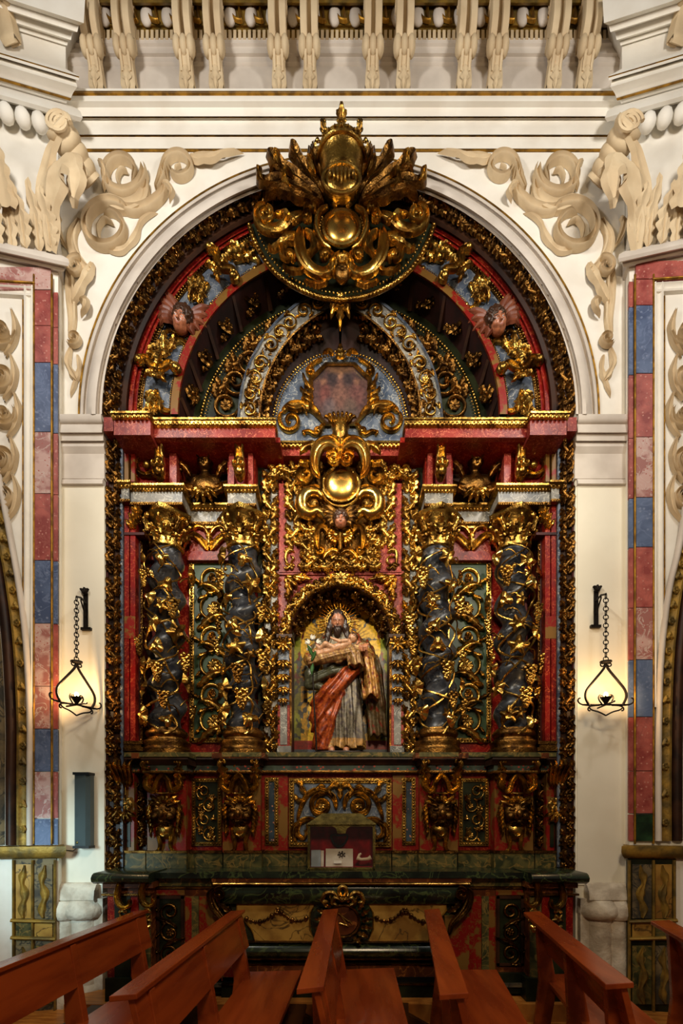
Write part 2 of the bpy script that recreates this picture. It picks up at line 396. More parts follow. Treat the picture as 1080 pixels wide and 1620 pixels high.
# white arch moulding
g = G(); amould(g, 536, CV, YW, [(410, .01), (409, .05), (405, .055), (403, .02), (400, .02), (398, .07), (391, .11), (385, .105), (382, .05), (380, .04), (378, .06), (375, .06), (374, 0)], 0, 180, 96)
tr = struct(obj('trim_2', g.mesh('trim_2', 'white_warm'))); tag(tr, 'white moulded archivolt around the gilded altarpiece')
g = G(); amould(g, 536, CV, YW, [(413, .02), (413, .03), (410, .03), (410, .02)], 0, 180, 96); obj('gilt_fillet', g.mesh('gilt_fillet', 'gilt_line'), tr)
# impost mouldings on both jambs
for side, (a, b) in ((0, (88, 165)), (1, (911, 990))):
    g = G()
    hmould(g, a - 4, b + 3, YW, [(655, .10), (662, .10), (668, .085), (671, .07), (680, .085), (684, .085), (686, .06), (697, .06), (699, .03), (706, .05), (712, .035), (718, .02)])
    hmould(g, a, b, YW, [(757, .01), (760, .035), (765, .04), (769, .01)])
    pbox(g, a - 2, 718, b, 757, YW - .02, .05)
    o = struct(obj('trim_%d' % (3 + side), g.mesh('impost', 'white_warm'))); tag(o, 'white impost moulding on the %s jamb of the arch' % ('left', 'right')[side])
    pl = board('jamb_face', o, 'cream_wall', a + 2, 769, b, 1400, YW - .012, .03)
# entablature
g = G(); hmould(g, 96, 984, YW, [(140, .17), (146, .17), (148, .13), (153, .155), (160, .15), (170, .11), (178, .095), (184, .09), (184, .06), (189, .06), (189, .05), (213, .05), (213, .03), (219, .03), (219, .028), (235, .028), (236, .012), (241, .012)], .05)
ent = struct(obj('trim_5', g.mesh('trim_5', 'white'))); tag(ent, 'white fascia entablature with gilt lines over the arch')
for v0, v1, d in ((143.6, 145.4, .172), (184.6, 186.4, .0615), (213.4, 216.4, .0315), (235.2, 236.6, .0295)):
    g = G(); pbox(g, 100, v0, 980, v1, YW - d, .05); obj('gilt_line', g.mesh('gilt_line', 'gilt_line', False), ent)
# frieze and bed mouldings under the gallery
g = G(); pbox(g, 70, 100, 1010, 146, YW - .02, .04)
hmould(g, 70, 1010, YW, [(60, .10), (68, .095), (74, .075), (84, .07), (90, .045), (98, .04), (105, .02)])
fr = struct(obj('trim_6', g.mesh('trim_6', 'white_warm'))); tag(fr, 'white frieze and cyma moulding behind the scroll corbels')
g = G(); hmould(g, 70, 1010, YW, [(-60, .2), (4, .2), (8, .18), (10, .13), (40, .11), (44, .085), (62, .085), (62, .05)]); obj('bed_mould', g.mesh('bed_mould', 'gilt_old'), fr)
g = G()
for i in range(120):
    u = 84 + i * 7.7; pbox(g, u, 47, u + 4.6, 61, YW - .105, .05)
o = obj('dentil_row', g.mesh('dentil_row', 'stucco', False), fr); o['kind'] = 'stuff'
g = G(); ball(g, (0, 0, 0), 1, 12, 8, 10, 7, 15); egg = g.mesh('egg', 'white_warm')
g = G(); ribbon(g, spline([(-3, 16), (0, 0), (1, -14)], 8), (3, 2.4, .8), 7, 'ridge'); ribbon(g, vol((0, 4), 14, 13, -70, -.5), (2, 2.4, 1), 5, 'round'); dart = g.mesh('dart', 'gilt_line')
for i in range(27):
    u = 100 + i * 33
    put(egg, 'egg', fr, u, 26, YW - .12); put(dart, 'dart', fr, u + 16, 26, YW - .125)
# ------------------------------------------------------------------ corbels under the gallery
def fd_bar(path, hw, th, mt='stucco', nm='band', crown=0.0):
    """bar swept along a side-view path (forward, height); cross-section spans x = -hw..hw"""
    p = spline(path, 36); n = len(p); T = np.gradient(p, axis=0); T /= np.linalg.norm(T, axis=1)[:, None]; Nn = np.stack([-T[:, 1], T[:, 0]], 1); w = wfun(hw, n); V = []
    xs = [-1, -1, -.85, 0, .85, 1, 1]; hs = [-th, 0, 1.2, 1.2 + crown, 1.2, 0, -th]
    for i in range(n):
        for x, h in zip(xs, hs): q = p[i] + Nn[i] * h; V.append((x * w[i], -q[0], q[1]))
    m = 7; return G().add(V, [(i * m + j, i * m + (j + 1) % m, (i + 1) * m + (j + 1) % m, (i + 1) * m + j) for i in range(n - 1) for j in range(m)] + [tuple(range(m)), tuple(range(n * m - 1, n * m - m - 1, -1))]).mesh(nm, mt, True, 50)
def A_(*pts): return [(f, -(v + 1.5 * f)) for f, v in pts]      # seen from far below: forward points look higher
c_band = fd_bar(A_((40, -40), (44, -6), (43, 20), (38, 40), (31, 58), (27, 66)), (5.2, 5.2), 8, nm='band')
c_core = fd_bar(A_((32, -40), (35, -6), (34, 20), (29, 40), (22, 60), (18, 70)), (12.4, 12.4), 26, nm='core')
c_neck = fd_bar(A_((27, 76), (23, 90), (18, 104), (15, 120), (13, 134), (8, 145)), (11.5, 9.5, 9.5, 11, 11.5, 9), 14, nm='neck', crown=1.5)
c_rib = fd_bar(A_((29, 78), (25, 90), (20.5, 102), (18, 112)), (2.2, 1.6), 3, nm='rib')
c_rolls = []
for x in (-10.5, 0, 10.5):
    g = G(); f_, d_ = A_((26, 74))[0]; ball(g, (x, -f_, d_), 1, 14, 10, 6.6, 11, 13); c_rolls.append(g.mesh('knuckle_roll', 'stucco', True, 180))
g2 = G(); f_, d_ = A_((13, 112))[0]; acanthus(g2, (0, d_), -90, 30, 8, (0, 0, 0), 3, (f_ + 6, f_ + 5, f_ + 4, f_), 3); cleaf = g2.mesh('leaf', 'stucco')
cvols = []
for (cf, cv_, r) in ((26, 10, 15), (18, 76, 9)):
    g = G(); f_, d_ = A_((cf, cv_))[0]; p = vol((f_, d_), r, 2, 60, 1.6, 22); V = []
    for a_, b_ in p: V += [(12.4, -a_, b_ + .8), (14.4, -a_, b_), (12.4, -a_, b_ - 1.6)]
    g.add(V, [(3 * i + j, 3 * i + j + 1, 3 * i + j + 4, 3 * i + j + 3) for i in range(21) for j in (0, 1)])
    cvols.append(g.mesh('side_volute', 'stucco'))
cpos = [158, 208, 299, 345, 443, 491, 588, 636, 731, 779, 871, 919]
onames = ['first', 'second', 'third', 'fourth', 'fifth', 'sixth', 'seventh', 'eighth', 'ninth', 'tenth', 'eleventh', 'twelfth']
for i, u in enumerate(cpos):
    y = YW - .02; t = thing('corbel', 'cream stucco scroll corbel above the white entablature, %s from the left' % onames[i], 'corbel', P(u, 145, y), 'scroll corbels under the gallery')
    for dx in (-8.2, 8.2): put(c_band, 'band', t, u, 0, y, loc=np.array(P(u, 0, y)) + np.array([S(dx, y), 0, 0]))
    put(c_core, 'core', t, u, 0, y); put(c_neck, 'neck', t, u, 0, y); [put(q_, 'knuckle_roll', t, u, 0, y) for q_ in c_rolls]
    for dx in (-6, 6): put(c_rib, 'rib', t, u, 0, y, loc=np.array(P(u, 0, y)) + np.array([S(dx, y), 0, 0]))
    put(cleaf, 'leaf', t, u, 0, y)
    for cvol in cvols: put(cvol, 'side_volute', t, u, 0, y, mx=1 if u < 540 else -1)
# ------------------------------------------------------------------ angled piers on both sides
AL = radians(13)
class Pier:
    def __init__(s, side):
        s.k = side; s.yA = 4.58; s.uA = 92 if side < 0 else 995
        s.xA = abs(Xof(s.uA, s.yA))
    def sof(s, u):
        q = abs(u - 540) if (u - 540) * s.k > 0 else -abs(u - 540)
        return (q * s.yA - 800 * s.xA) / (800 * cos(AL) + q * sin(AL))
    def W(s, q, z, off=0):
        x = s.xA + q * cos(AL) - off * sin(AL); y = s.yA - q * sin(AL) - off * cos(AL); return (s.k * x, y, z)
    def uv(s, u, v, off=0):
        q = s.sof(u); y = s.yA - q * sin(AL); return s.W(q, Zof(v, y), off)
    def box(s, g, u0, v0, u1, v1, off, d):
        A = [s.uv(u0, v0, off), s.uv(u1, v0, off), s.uv(u1, v1, off), s.uv(u0, v1, off)]
        B = [s.uv(u0, v0, off - d), s.uv(u1, v0, off - d), s.uv(u1, v1, off - d), s.uv(u0, v1, off - d)]
        return g.add(A + B, [(0, 1, 2, 3), (7, 6, 5, 4), (0, 4, 5, 1), (1, 5, 6, 2), (2, 6, 7, 3), (3, 7, 4, 0)])
    def sbox(s, g, q0, q1, z0, z1, off, d):
        A = [s.W(q0, z1, off), s.W(q1, z1, off), s.W(q1, z0, off), s.W(q0, z0, off)]; B = [s.W(q0, z1, off - d), s.W(q1, z1, off - d), s.W(q1, z0, off - d), s.W(q0, z0, off - d)]
        return g.add(A + B, [(0, 1, 2, 3), (7, 6, 5, 4), (0, 4, 5, 1), (1, 5, 6, 2), (2, 6, 7, 3), (3, 7, 4, 0)])
    def mould(s, g, prof, q0, q1, d=.3):
        """prof (v measured at the pier's corner, projection)"""
        pts = [(Zof(v, s.yA - max(o, 0)), o) for v, o in prof]; pts = [(pts[0][0], -d)] + pts + [(pts[-1][0], -d)]; n = len(pts)
        q0f = lambda o: q0 - max(o, 0) * .9
        V = [s.W(q0f(o), z, o) for z, o in pts] + [s.W(q1, z, o) for z, o in pts]
        Fc = [(i, (i + 1) % n, n + (i + 1) % n, n + i) for i in range(n)] + [tuple(range(n)), tuple(range(2 * n - 1, n - 1, -1))]
        return g.add(V, Fc)
    def strip(s, g, c, w, off, d, prof='round', n=30):
        """raised strip along photo curve c"""
        c = spline(c, n); n = len(c); T = np.gradient(c, axis=0); T /= np.linalg.norm(T, axis=1)[:, None]; Nn = np.stack([-T[:, 1], T[:, 0]], 1)
        ww = wfun(w, n) if hasattr(w, '__len__') else np.full(n, w); ss, hp = PR[prof]; V = []
        for i in range(n):
            for a, b in zip(ss, hp):
                q = c[i] + Nn[i] * a * ww[i]; V.append(s.uv(q[0], q[1], off + b * d))
        m = len(ss); return g.add(V, [(i * m + j, (i + 1) * m + j, (i + 1) * m + j + 1, i * m + j + 1) for i in range(n - 1) for j in range(m - 1)])
PL, PRt = Pier(-1), Pier(1)
for pier, sn in ((PL, 'left'), (PRt, 'right')):
    k = pier.k; fl = (lambda u: u) if k < 0 else (lambda u: 1087 - u)      # right side is nearly the mirror image
    g = G(); pier.sbox(g, 0, 1.6, 0, Zof(-70, 4.58), 0, .5)
    w = struct(obj('wall_' + sn, g.mesh('wall_' + sn, 'white', False)))
    w['label'] = 'white angled pier with painted marble strip on the %s' % sn
    blocks = ([(464, 520, 'blk_red'), (520, 578, 'blk_red'), (578, 687, 'blk_blue'), (687, 784, 'blk_pink'), (784, 889, 'blk_red'), (889, 988, 'blk_blue'), (988, 1087, 'blk_pink'), (1087, 1154, 'blk_pink'), (1154, 1221, 'blk_blue'), (1221, 1295, 'blk_pink'), (1295, 1337, 'blk_blue')]
              if k < 0 else [(447, 488, 'blk_red'), (488, 595, 'blk_blue'), (595, 695, 'blk_red'), (695, 790, 'blk_pink'), (790, 868, 'blk_blue'), (868, 963, 'blk_red'), (963, 1045, 'blk_pink'), (1045, 1135, 'blk_blue'), (1135, 1220, 'blk_red'), (1220, 1287, 'blk_red'), (1288, 1331, 'blk_green')])
    ua, ub = (57, 82) if k < 0 else (1030, 1004)
    for v0, v1, m_ in blocks:
        g = G(); pier.box(g, ua, v0 + .6, ub, v1 - .6, .03, .04); obj('painted_block', g.mesh('painted_block', m_, False), w)
        g = G(); pier.box(g, ub + k * -3, v0 + .6, ub + k * -10, v1 - .6, .012, .04); obj('painted_block', g.mesh('painted_block', 'blk_red' if m_ != 'blk_blue' else m_, False), w)
    g = G(); pier.box(g, -30 if k < 0 else 1110, 428 if k < 0 else 418, ub, 463 if k < 0 else 446, .03, .04); obj('painted_block', g.mesh('painted_block', 'blk_pink' if k < 0 else 'blk_red', False), w)
    for uu in (ua + k * 1.5, ub - k * 1.5):
        g = G(); pier.strip(g, [(uu, 440), (uu, 1335)], 1.8, .025, .015, n=4); obj('gilt_edge', g.mesh('gilt_edge', 'gilt_line'), w)
    vv = 454 if k < 0 else 448
    g = G(); pier.strip(g, [(ua, vv), (-30 if k < 0 else 1110, vv - 5 * 1)], 1.8, .03, .015, n=4); obj('gilt_edge', g.mesh('gilt_edge', 'gilt_line'), w)
    # white panel moulding inside
    g = G(); a1 = ua + k * 10; vt_ = vv + 12
    pier.strip(g, [(a1, vt_ - 8), (a1, 1120)], 8, 0, .04, 'chan', 4); pier.strip(g, [(ua + k * 3, vt_), (-30 if k < 0 else 1110, vt_ - 5)], 8, 0, .04, 'chan', 4)
    obj('panel_moulding', g.mesh('panel_moulding', 'white'), w)
    g = G(); pier.strip(g, [(ua + k * 20, vt_ + 10), (ua + k * 20, 960)], 1.5, .005, .012, n=4); obj('gilt_edge', g.mesh('gilt_edge', 'gilt_line'), w)
    # arch of the side chapel: gilded strip and dark reveal
    cl = [(-12, 740), (7, 840), (23, 929), (34, 1018), (40, 1136), (40, 1225), (40, 1337)] if k < 0 else [(1098, 740), (1082, 860), (1066, 930), (1055, 1010), (1050, 1090), (1048, 1200), (1048, 1330)]
    g = G(); pier.strip(g, [(a - k * 9, b) for a, b in cl], 5, .03, .035, 'round', 40); obj('arch_fillet', g.mesh('arch_fillet', 'white_warm'), w)
    g = G(); pier.strip(g, cl, 12, .03, .02, 'chan', 40); strip = obj('gilded_arch_strip', g.mesh('gilded_arch_strip', 'gilt_old'), w)
    sp = spline(cl, 60)
    for i in range(6, len(sp), 3):
        u, v = sp[i]; g = G(); rosette(g, 6.5, 5) if i % 2 else star_leaf(g, 8, 3, .4, .4, 18)
        o = obj('carved_boss', g.mesh('carved_boss', 'gilt_old'), None); o.location = pier.uv(u, v, .055); o.scale = (S(1, 4.5),) * 3; o.rotation_euler = (0, 0, k * AL); bpy.context.view_layer.update()
        o.parent = strip
    g = G(); pier.strip(g, [(a + k * 22, b) for a, b in cl], 9, .0, .05, 'round', 40); obj('arch_reveal', g.mesh('arch_reveal', 'brown_dark'), w)
    g = G(); pier.strip(g, [(a + k * 44, b) for a, b in cl], 12, .0, .02, 'ridge', 40); obj('arch_reveal', g.mesh('arch_reveal', 'painted_old'), w)
    # painted plinth below
    g = G()
    e0, e1 = (90, 20) if k < 0 else (992, 1068)
    pier.mould(g, [(1337, .03), (1339, .07), (1348, .075), (1354, .06), (1358, .03)], -.02, .6, .1)
    obj('plinth_moulding', g.mesh('plinth_moulding', 'gilt_old'), w)
    g = G(); pier.box(g, e0, 1358, e1, 1600, .015, .05); obj('plinth_panel', g.mesh('plinth_panel', 'green_dark' if k > 0 else 'painted_old', False), w)
    rows = [(1364, 1455, 0), (1455, 1490, 1), (1492, 1590, 2)]
    for j, (v0, v1, q) in enumerate(rows):
        for (p0, p1) in (((.08, .48)), ((.56, .9))):
            x0 = e0 + (e1 - e0) * p0; x1 = e0 + (e1 - e0) * p1
            g = G(); pier.box(g, x0, v0 + 3, x1, v1 - 3, .028, .03); pn = obj('painted_panel', g.mesh('painted_panel', ('painted_old', 'ochre_marble', 'green_marble')[(j + (p0 > .3)) % 3], False), w)
            g = G(); sh = [(x0 + (x1 - x0) * (.5 + .1 * sin(i * 1.4 + j)), v1 - 4 - (v1 - v0 - 8) * i / 8) for i in range(9)]
            if v1 - v0 > 60: pier.strip(g, sh, (2, 7, 4, 8, 3, 7, 1), .03, .02, 'leaf', 24); obj('relief_leaf', g.mesh('relief_leaf', 'gilt_old'), w)
    for uu in (e0 + (e1 - e0) * .02, e0 + (e1 - e0) * .52, e0 + (e1 - e0) * .95):
        g = G(); pier.strip(g, [(uu, 1360), (uu, 1600)], 2.4, .02, .03, n=4); obj('plinth_rail', g.mesh('plinth_rail', 'gilt_old'), w)
    g = G(); pier.strip(g, [(e0, 1457), (e1, 1455)], 3, .03, .03, n=4); pier.strip(g, [(e0, 1484), (e1, 1482)], 3, .03, .03, n=4); obj('plinth_rail', g.mesh('plinth_rail', 'gilt_old'), w)
    # neck moulding, capital bell, entablature of the pier
    vn = 402 if k < 0 else 395
    g = G(); pier.mould(g, [(vn, .02), (vn + 2, .1), (vn + 8, .115), (vn + 14, .1), (vn + 17, .06), (vn + 24, .05), (vn + 27, .01)], -.02, 1.6); obj('neck_moulding', g.mesh('neck_moulding', 'white_warm'), w)
    g = G(); pier.mould(g, [(-30, .30), (16, .28), (24, .22), (36, .20), (40, .14), (54, .12), (58, .08), (66, .07), (68, .05), (104, .05), (105, .22), (112, .22), (114, .18), (124, .2), (136, .15), (146, .12), (147, .08), (160, .06), (161, .0)], -.03, 1.6)
    obj('pier_entablature', g.mesh('pier_entablature', 'white'), w)
    g = G(); pier.mould(g, [(105.4, .223), (107, .223)], -.03, 1.6, -.21); pier.mould(g, [(146.8, .122), (148.2, .122)], -.03, 1.6, -.11); obj('gilt_line', g.mesh('gilt_line', 'gilt_line', False), w)
    g = G(); pier.mould(g, [(160, .02), (163, .13), (172, .16), (180, .13), (184, .05), (186, .0)], -.1, 1.6); obj('abacus', g.mesh('abacus', 'white'), w)
    # scroll corbel on the pier's frieze
    o = thing('corbel', 'cream stucco scroll corbel on the %s angled pier' % sn, 'corbel', pier.uv(fl(28), 100, .06), 'scroll corbels under the gallery')
    for me, nm in ((c_core, 'core'), (c_neck, 'neck'), (c_rolls[0], 'knuckle_roll'), (c_rolls[1], 'knuckle_roll'), (c_rolls[2], 'knuckle_roll'), (cvols[0], 'side_volute'), (cvols[1], 'side_volute')):
        c = bpy.data.objects.new(nm, me); COL.objects.link(c); c.parent = o; c.scale = (S(1.1, 4.5) * (-k if nm == 'side_volute' else 1), S(1.1, 4.5), S(.95, 4.5)); c.rotation_euler = (0, 0, k * AL); c.location = (0, 0, S(150, 4.5))
    # ---------------- carved capital
    cap = thing('pier_capital', 'cream stucco capital with rolled volute on the %s angled pier' % sn, 'capital', pier.uv(fl(80), vn, .05), 'stucco capitals of the angled piers')
    def cobj(g, nm, mt='stucco'): return obj(nm, g.mesh(nm, mt), cap)
    def c3(u, v, yy): return np.array(P(fl(u), v, yy))
    # rolled volute: conical roll with raised rings
    g = G(); a, b = c3(88, 192, 4.30), c3(146, 292, 4.60); N_ = 44; tt = np.linspace(0, 1, N_)
    rr = [S(1, 4.4) * (21 - 6 * t + 3.0 * abs(sin(t * 4.5 * pi)) ** .7) for t in tt]; rr[0] *= .7; rr[-1] *= .4
    tube3(g, [a + (b - a) * t for t in tt], rr, 14); cobj(g, 'volute')
    for j in range(2):      # coiled end
        g = G(); c = c3(90 + j * 6, 196 + j * 3, 4.28)
        pts = [c + np.array([cos(q) * r, -.02, sin(q) * r]) for q, r in zip(np.linspace(0, 4.4 * pi, 40), np.linspace(S(17, 4.3), S(3, 4.3), 40))]
        tube3(g, pts, [S(3.2, 4.3), S(2, 4.3)], 6); cobj(g, 'volute_coil')
        if j == 0: continue
    # stem and drooping leaves, 3-D ribbons
    def leaf3(pts, ws, nm='leaf', th=.03, lob=4, up=(0, -1, 0)):
        p = np.array(pts); t = np.linspace(0, 1, 24); p = np.stack([np.interp(t, np.linspace(0, 1, len(p)), p[:, i]) for i in range(3)], 1)
        for _ in range(2): p[1:-1] = (p[:-2] + 2 * p[1:-1] + p[2:]) / 4
        T = np.gradient(p, axis=0); T /= np.linalg.norm(T, axis=1)[:, None]; w_ = wfun(ws, 24) * (1 - .35 * np.abs(np.cos(t * lob * pi)) ** 3); V = []
        for i in range(24):
            sd = np.cross(T[i], up); sd /= np.linalg.norm(sd) + 1e-9; nn = np.cross(sd, T[i])
            if np.dot(nn, up) < 0: nn = -nn
            for s_, h_ in zip((-1, -.55, -.12, .12, .55, 1), (-.4, .8, .4, .4, .8, -.4)): V.append(p[i] + sd * s_ * w_[i] + nn * h_ * th)
        g = G(); g.add(V, [(i * 6 + j, i * 6 + j + 1, i * 6 + j + 7, i * 6 + j + 6) for i in range(23) for j in range(5)]); return cobj(g, nm)
    leaf3([c3(60, 330, 4.5), c3(66, 290, 4.45), c3(80, 240, 4.38), c3(95, 212, 4.3)], (.05, .1, .09, .05), 'stem', lob=0)
    leaf3([c3(80, 400, 4.52), c3(78, 340, 4.46), c3(90, 275, 4.4), c3(108, 252, 4.3), c3(122, 276, 4.26), c3(118, 315, 4.3)], (.07, .1, .13, .12, .1, .04))
    leaf3([c3(118, 330, 4.52), c3(112, 290, 4.42), c3(124, 262, 4.34), c3(138, 282, 4.36)], (.03, .07, .08, .04))
    for row, (us, L_, W_, of) in enumerate((((66, 24, -18), 92, 15, .03), ((86, 46, 4, -36), 74, 17, .06))):
        for uu in us:
            g = G(); acanthus(g, (0, 0), 90, L_, W_, (0, 0, 0), 5, (0, 3, 6, 12, 22, 24), 5); ribbon(g, [(0, 0), (0, L_ * .4), (0, L_ * .75)], (3, 2.4, 1.2), 7, 'round', (2, 6, 12))
            o = obj('leaf', g.mesh('leaf', 'stucco'), cap, pier.uv(fl(uu), vn + 4, of)); o.scale = (S(1, 4.5),) * 3; o.rotation_euler = (0, 0, k * AL)
    leaf3([c3(12, 330, 4.35), c3(4, 280, 4.3), c3(-8, 230, 4.28)], (.1, .08, .05))
    for j in range(4):
        g = G(); q = pier.W(.12 + j * .13, Zof(205, 4.5), .10); ball(g, q, .065, 12, 8, 1, 1, 1.1); cobj(g, 'egg', 'white')
    # cream scrolls inside the white panel
    sc = thing('stucco_relief', 'cream stucco scroll relief in the white panel of the %s pier' % sn, 'relief', pier.uv(fl(8), 840, 0), 'stucco scroll reliefs on the piers')
    for j, (cu_, cv_, r) in enumerate(((4, 530, 24), (2, 600, 22), (8, 660, 20), (2, 730, 24), (6, 790, 16))):
        for rr_, ww in ((r, 6), (r * .45, 4)):
            g = G(); a0 = 200 * j
            pts = [(fl(cu_ + q[0]), cv_ - q[1]) for q in vol((0, 0), rr_, rr_ * .3, a0, 1.1 * (1 if j % 2 else -1), 30)]
            pier.strip(g, pts, (2, ww, ww, ww * .6, 2), 0, .06, 'chan', 40); obj('scroll', g.mesh('scroll', 'stucco'), sc)
        g = G(); pts = [(fl(cu_ + 16), cv_ - 36), (fl(cu_ + 22), cv_ - 10), (fl(cu_ + 18), cv_ + 16), (fl(cu_ + 6), cv_ + 36)]
        pier.strip(g, pts, (2, 7, 6, 2), 0, .05, 'leaf', 20); obj('leaf', g.mesh('leaf', 'stucco'), sc)
# ------------------------------------------------------------------ stucco scrolls in the spandrels
def spandrel(k, sn):
    y = YW - .015; fu = (lambda u: u) if k < 0 else (lambda u: 1077 - u)
    t = thing('stucco_scrollwork', 'cream stucco acanthus scrollwork filling the %s spandrel' % sn, 'relief', P(fu(120), 640, y), 'spandrel scrollwork')
    def st(nm, pts, ws, h, prof='chan', lift=0, lobes=0, n=40):
        g = G(); q = spline([((u - 120) * -k, 640 - v) for u, v in pts], n)
        if k > 0: q = q * np.array([1, 1])
        ribbon(g, q, [w_ * .72 for w_ in ws], h * .62, prof, lift, lobes); me = g.mesh(nm, 'stucco'); put(me, nm, t, fu(120), 640, y)
    def sp(nm, c, r0, r1, a0, turns, ws, h, lift=0):
        pts = [(c[0] + q[0], c[1] - q[1]) for q in vol((0, 0), r0, r1, a0, turns, 44)]; st(nm, pts, ws, h, 'chan', lift, n=44)
    sp('scroll', (196, 282), 35, 19, 20, -1.2, (9, 9, 8, 6, 2), 22)
    sp('scroll', (285, 272), 25, 13, -140, -1.15, (7, 7, 6, 5, 2), 20)
    sp('scroll', (172, 366), 41, 22, 40, 1.2, (10, 9, 8, 6, 2), 22)
    st('stem', [(232, 290), (226, 318), (200, 332), (172, 324), (150, 332), (134, 352)], (8, 14, 15, 14, 10, 4), 16)
    st('stem', [(268, 300), (254, 318), (232, 334), (208, 338), (190, 330)], (6, 10, 12, 10, 5), 18)
    st('stem', [(262, 270), (258, 288), (250, 310)], (6, 9, 5), 22)
    st('leaf', [(300, 252), (318, 262), (340, 262), (362, 254), (386, 246)], (6, 11, 10, 6, 1.5), 12, 'leaf', (0, 6, 8, 2), 3)
    st('leaf', [(306, 250), (330, 248), (356, 250)], (4, 6, 2), 10, 'leaf', 0, 2)
    st('leaf', [(256, 296), (268, 304), (276, 318), (270, 328)], (4, 8, 7, 2), 14, 'leaf', (0, 6, 10, 4), 2)
    st('leaf', [(172, 400), (196, 398), (214, 378), (226, 352), (250, 338)], (6, 10, 10, 7, 2), 10, 'leaf', 0, 3)
    st('leaf', [(160, 268), (168, 276), (172, 292), (166, 308)], (3, 6, 6, 2), 16, 'leaf', (4, 8, 8, 2), 0)
    st('leaf', [(192, 302), (188, 288), (194, 276), (204, 278)], (2, 4, 4, 1.5), 14, 'round', 2, 0)
    st('leaf', [(160, 386), (158, 368), (168, 354), (182, 360)], (2, 4.5, 4.5, 1.5), 14, 'round', 2, 0)
    st('leaf', [(280, 282), (280, 272), (288, 268)], (2, 3.5, 1.5), 12, 'round', 2, 0)
    st('stem', [(130, 352), (116, 376), (118, 402), (132, 424), (150, 438)], (5, 10, 12, 11, 6), 14)
    st('leaf', [(150, 420), (140, 444), (128, 466), (116, 486)], (6, 14, 13, 5), 14, 'leaf', (0, 4, 4, 0), 2)
    sp('scroll', (124, 430), 16, 4, 60, 1.1, (6, 6, 5, 3), 14, 4)
    st('stem', [(112, 420), (112, 450), (114, 480), (116, 510), (114, 536)], (5, 10, 11, 9, 6), 12)
    st('leaf', [(128, 480), (140, 484), (140, 498), (130, 506)], (4, 8, 7, 2), 14, 'leaf', (0, 6, 8, 2), 1)
    sp('scroll', (120, 541), 11, 3, -150, 1.3, (5, 5, 4, 3), 14, 2)
    st('leaf', [(114, 552), (108, 574), (116, 594), (124, 606)], (5, 9, 9, 3), 10, 'leaf', 0, 2)
    st('leaf', [(124, 562), (126, 586), (120, 606), (112, 630)], (4, 7, 8, 1.5), 8, 'leaf', 0, 3)
    st('leaf', [(100, 352), (96, 366), (100, 384), (110, 400)], (4, 7, 7, 3), 12, 'leaf', (4, 8, 6, 0), 1)
spandrel(-1, 'left'); spandrel(1, 'right')
# ------------------------------------------------------------------ broken stone responds at the foot of the wall
for sn, uu, k in (('left', 95, 1), ('right', 985, -1)):
    t = thing('stone_respond', 'weathered white stone half column bases at the foot of the %s jamb' % sn, 'stone base', (Xof(uu + 30 * k, YW), YW - .05, 0), 'stone responds')
    def U(d): return uu + k * d
    def sh(nm, d, r, v0, v1, yy):
        prof = [(r, 0), (r * 1.0, Zof(v0, yy) - .05 - .0), (r * 1.05, Zof(v0, yy) - .03)]
        g = G(); lathe(g, [(r * 1.35, .0), (r * 1.35, .14), (r * 1.15, .18), (r, .2), (r, Zof(v0, yy) - .02), (r * 1.02, Zof(v0, yy))], 18)
        obj(nm, g.mesh(nm, 'stone'), t, (Xof(U(d), yy), yy, 0))
        g = G(); lathe(g, [(r, Zof(v0, yy)), (r * 1.3, Zof(v0, yy) + .015), (r * 1.5, Zof(v0, yy) + .06), (r * 1.45, Zof(v0, yy) + .12), (r * 1.2, Zof(v0, yy) + .16), (r * 1.05, Zof(v0, yy) + .18)], 18)
        obj('ring_moulding', g.mesh('ring_moulding', 'stone'), t, (Xof(U(d), yy), yy, 0))
    sh('shaft', 10, .085, 1455, 0, YW - .03); sh('shaft', 42, .135, 1452, 0, YW + .02)
    g = G(); x0, x1 = sorted((Xof(U(-4), YW), Xof(U(72), YW))); g.box(x0, x1, YW - .06, YW + .05, 0, Zof(1420, YW)); obj('ashlar', g.mesh('ashlar', 'stone', False), t)
    g = G(); x0, x1 = sorted((Xof(U(0), YW), Xof(U(68), YW))); hmould(g, min(U(0), U(62)), max(U(0), U(62)), YW, [(1396, .02), (1400, .06), (1410, .1), (1424, .11), (1432, .06)]); obj('cap_stone', g.mesh('cap_stone', 'stone'), t)
# ================================================================== the altarpiece
mat('soffit_brown', (40, 16, 12), (24, 12, 9), 6, .6)
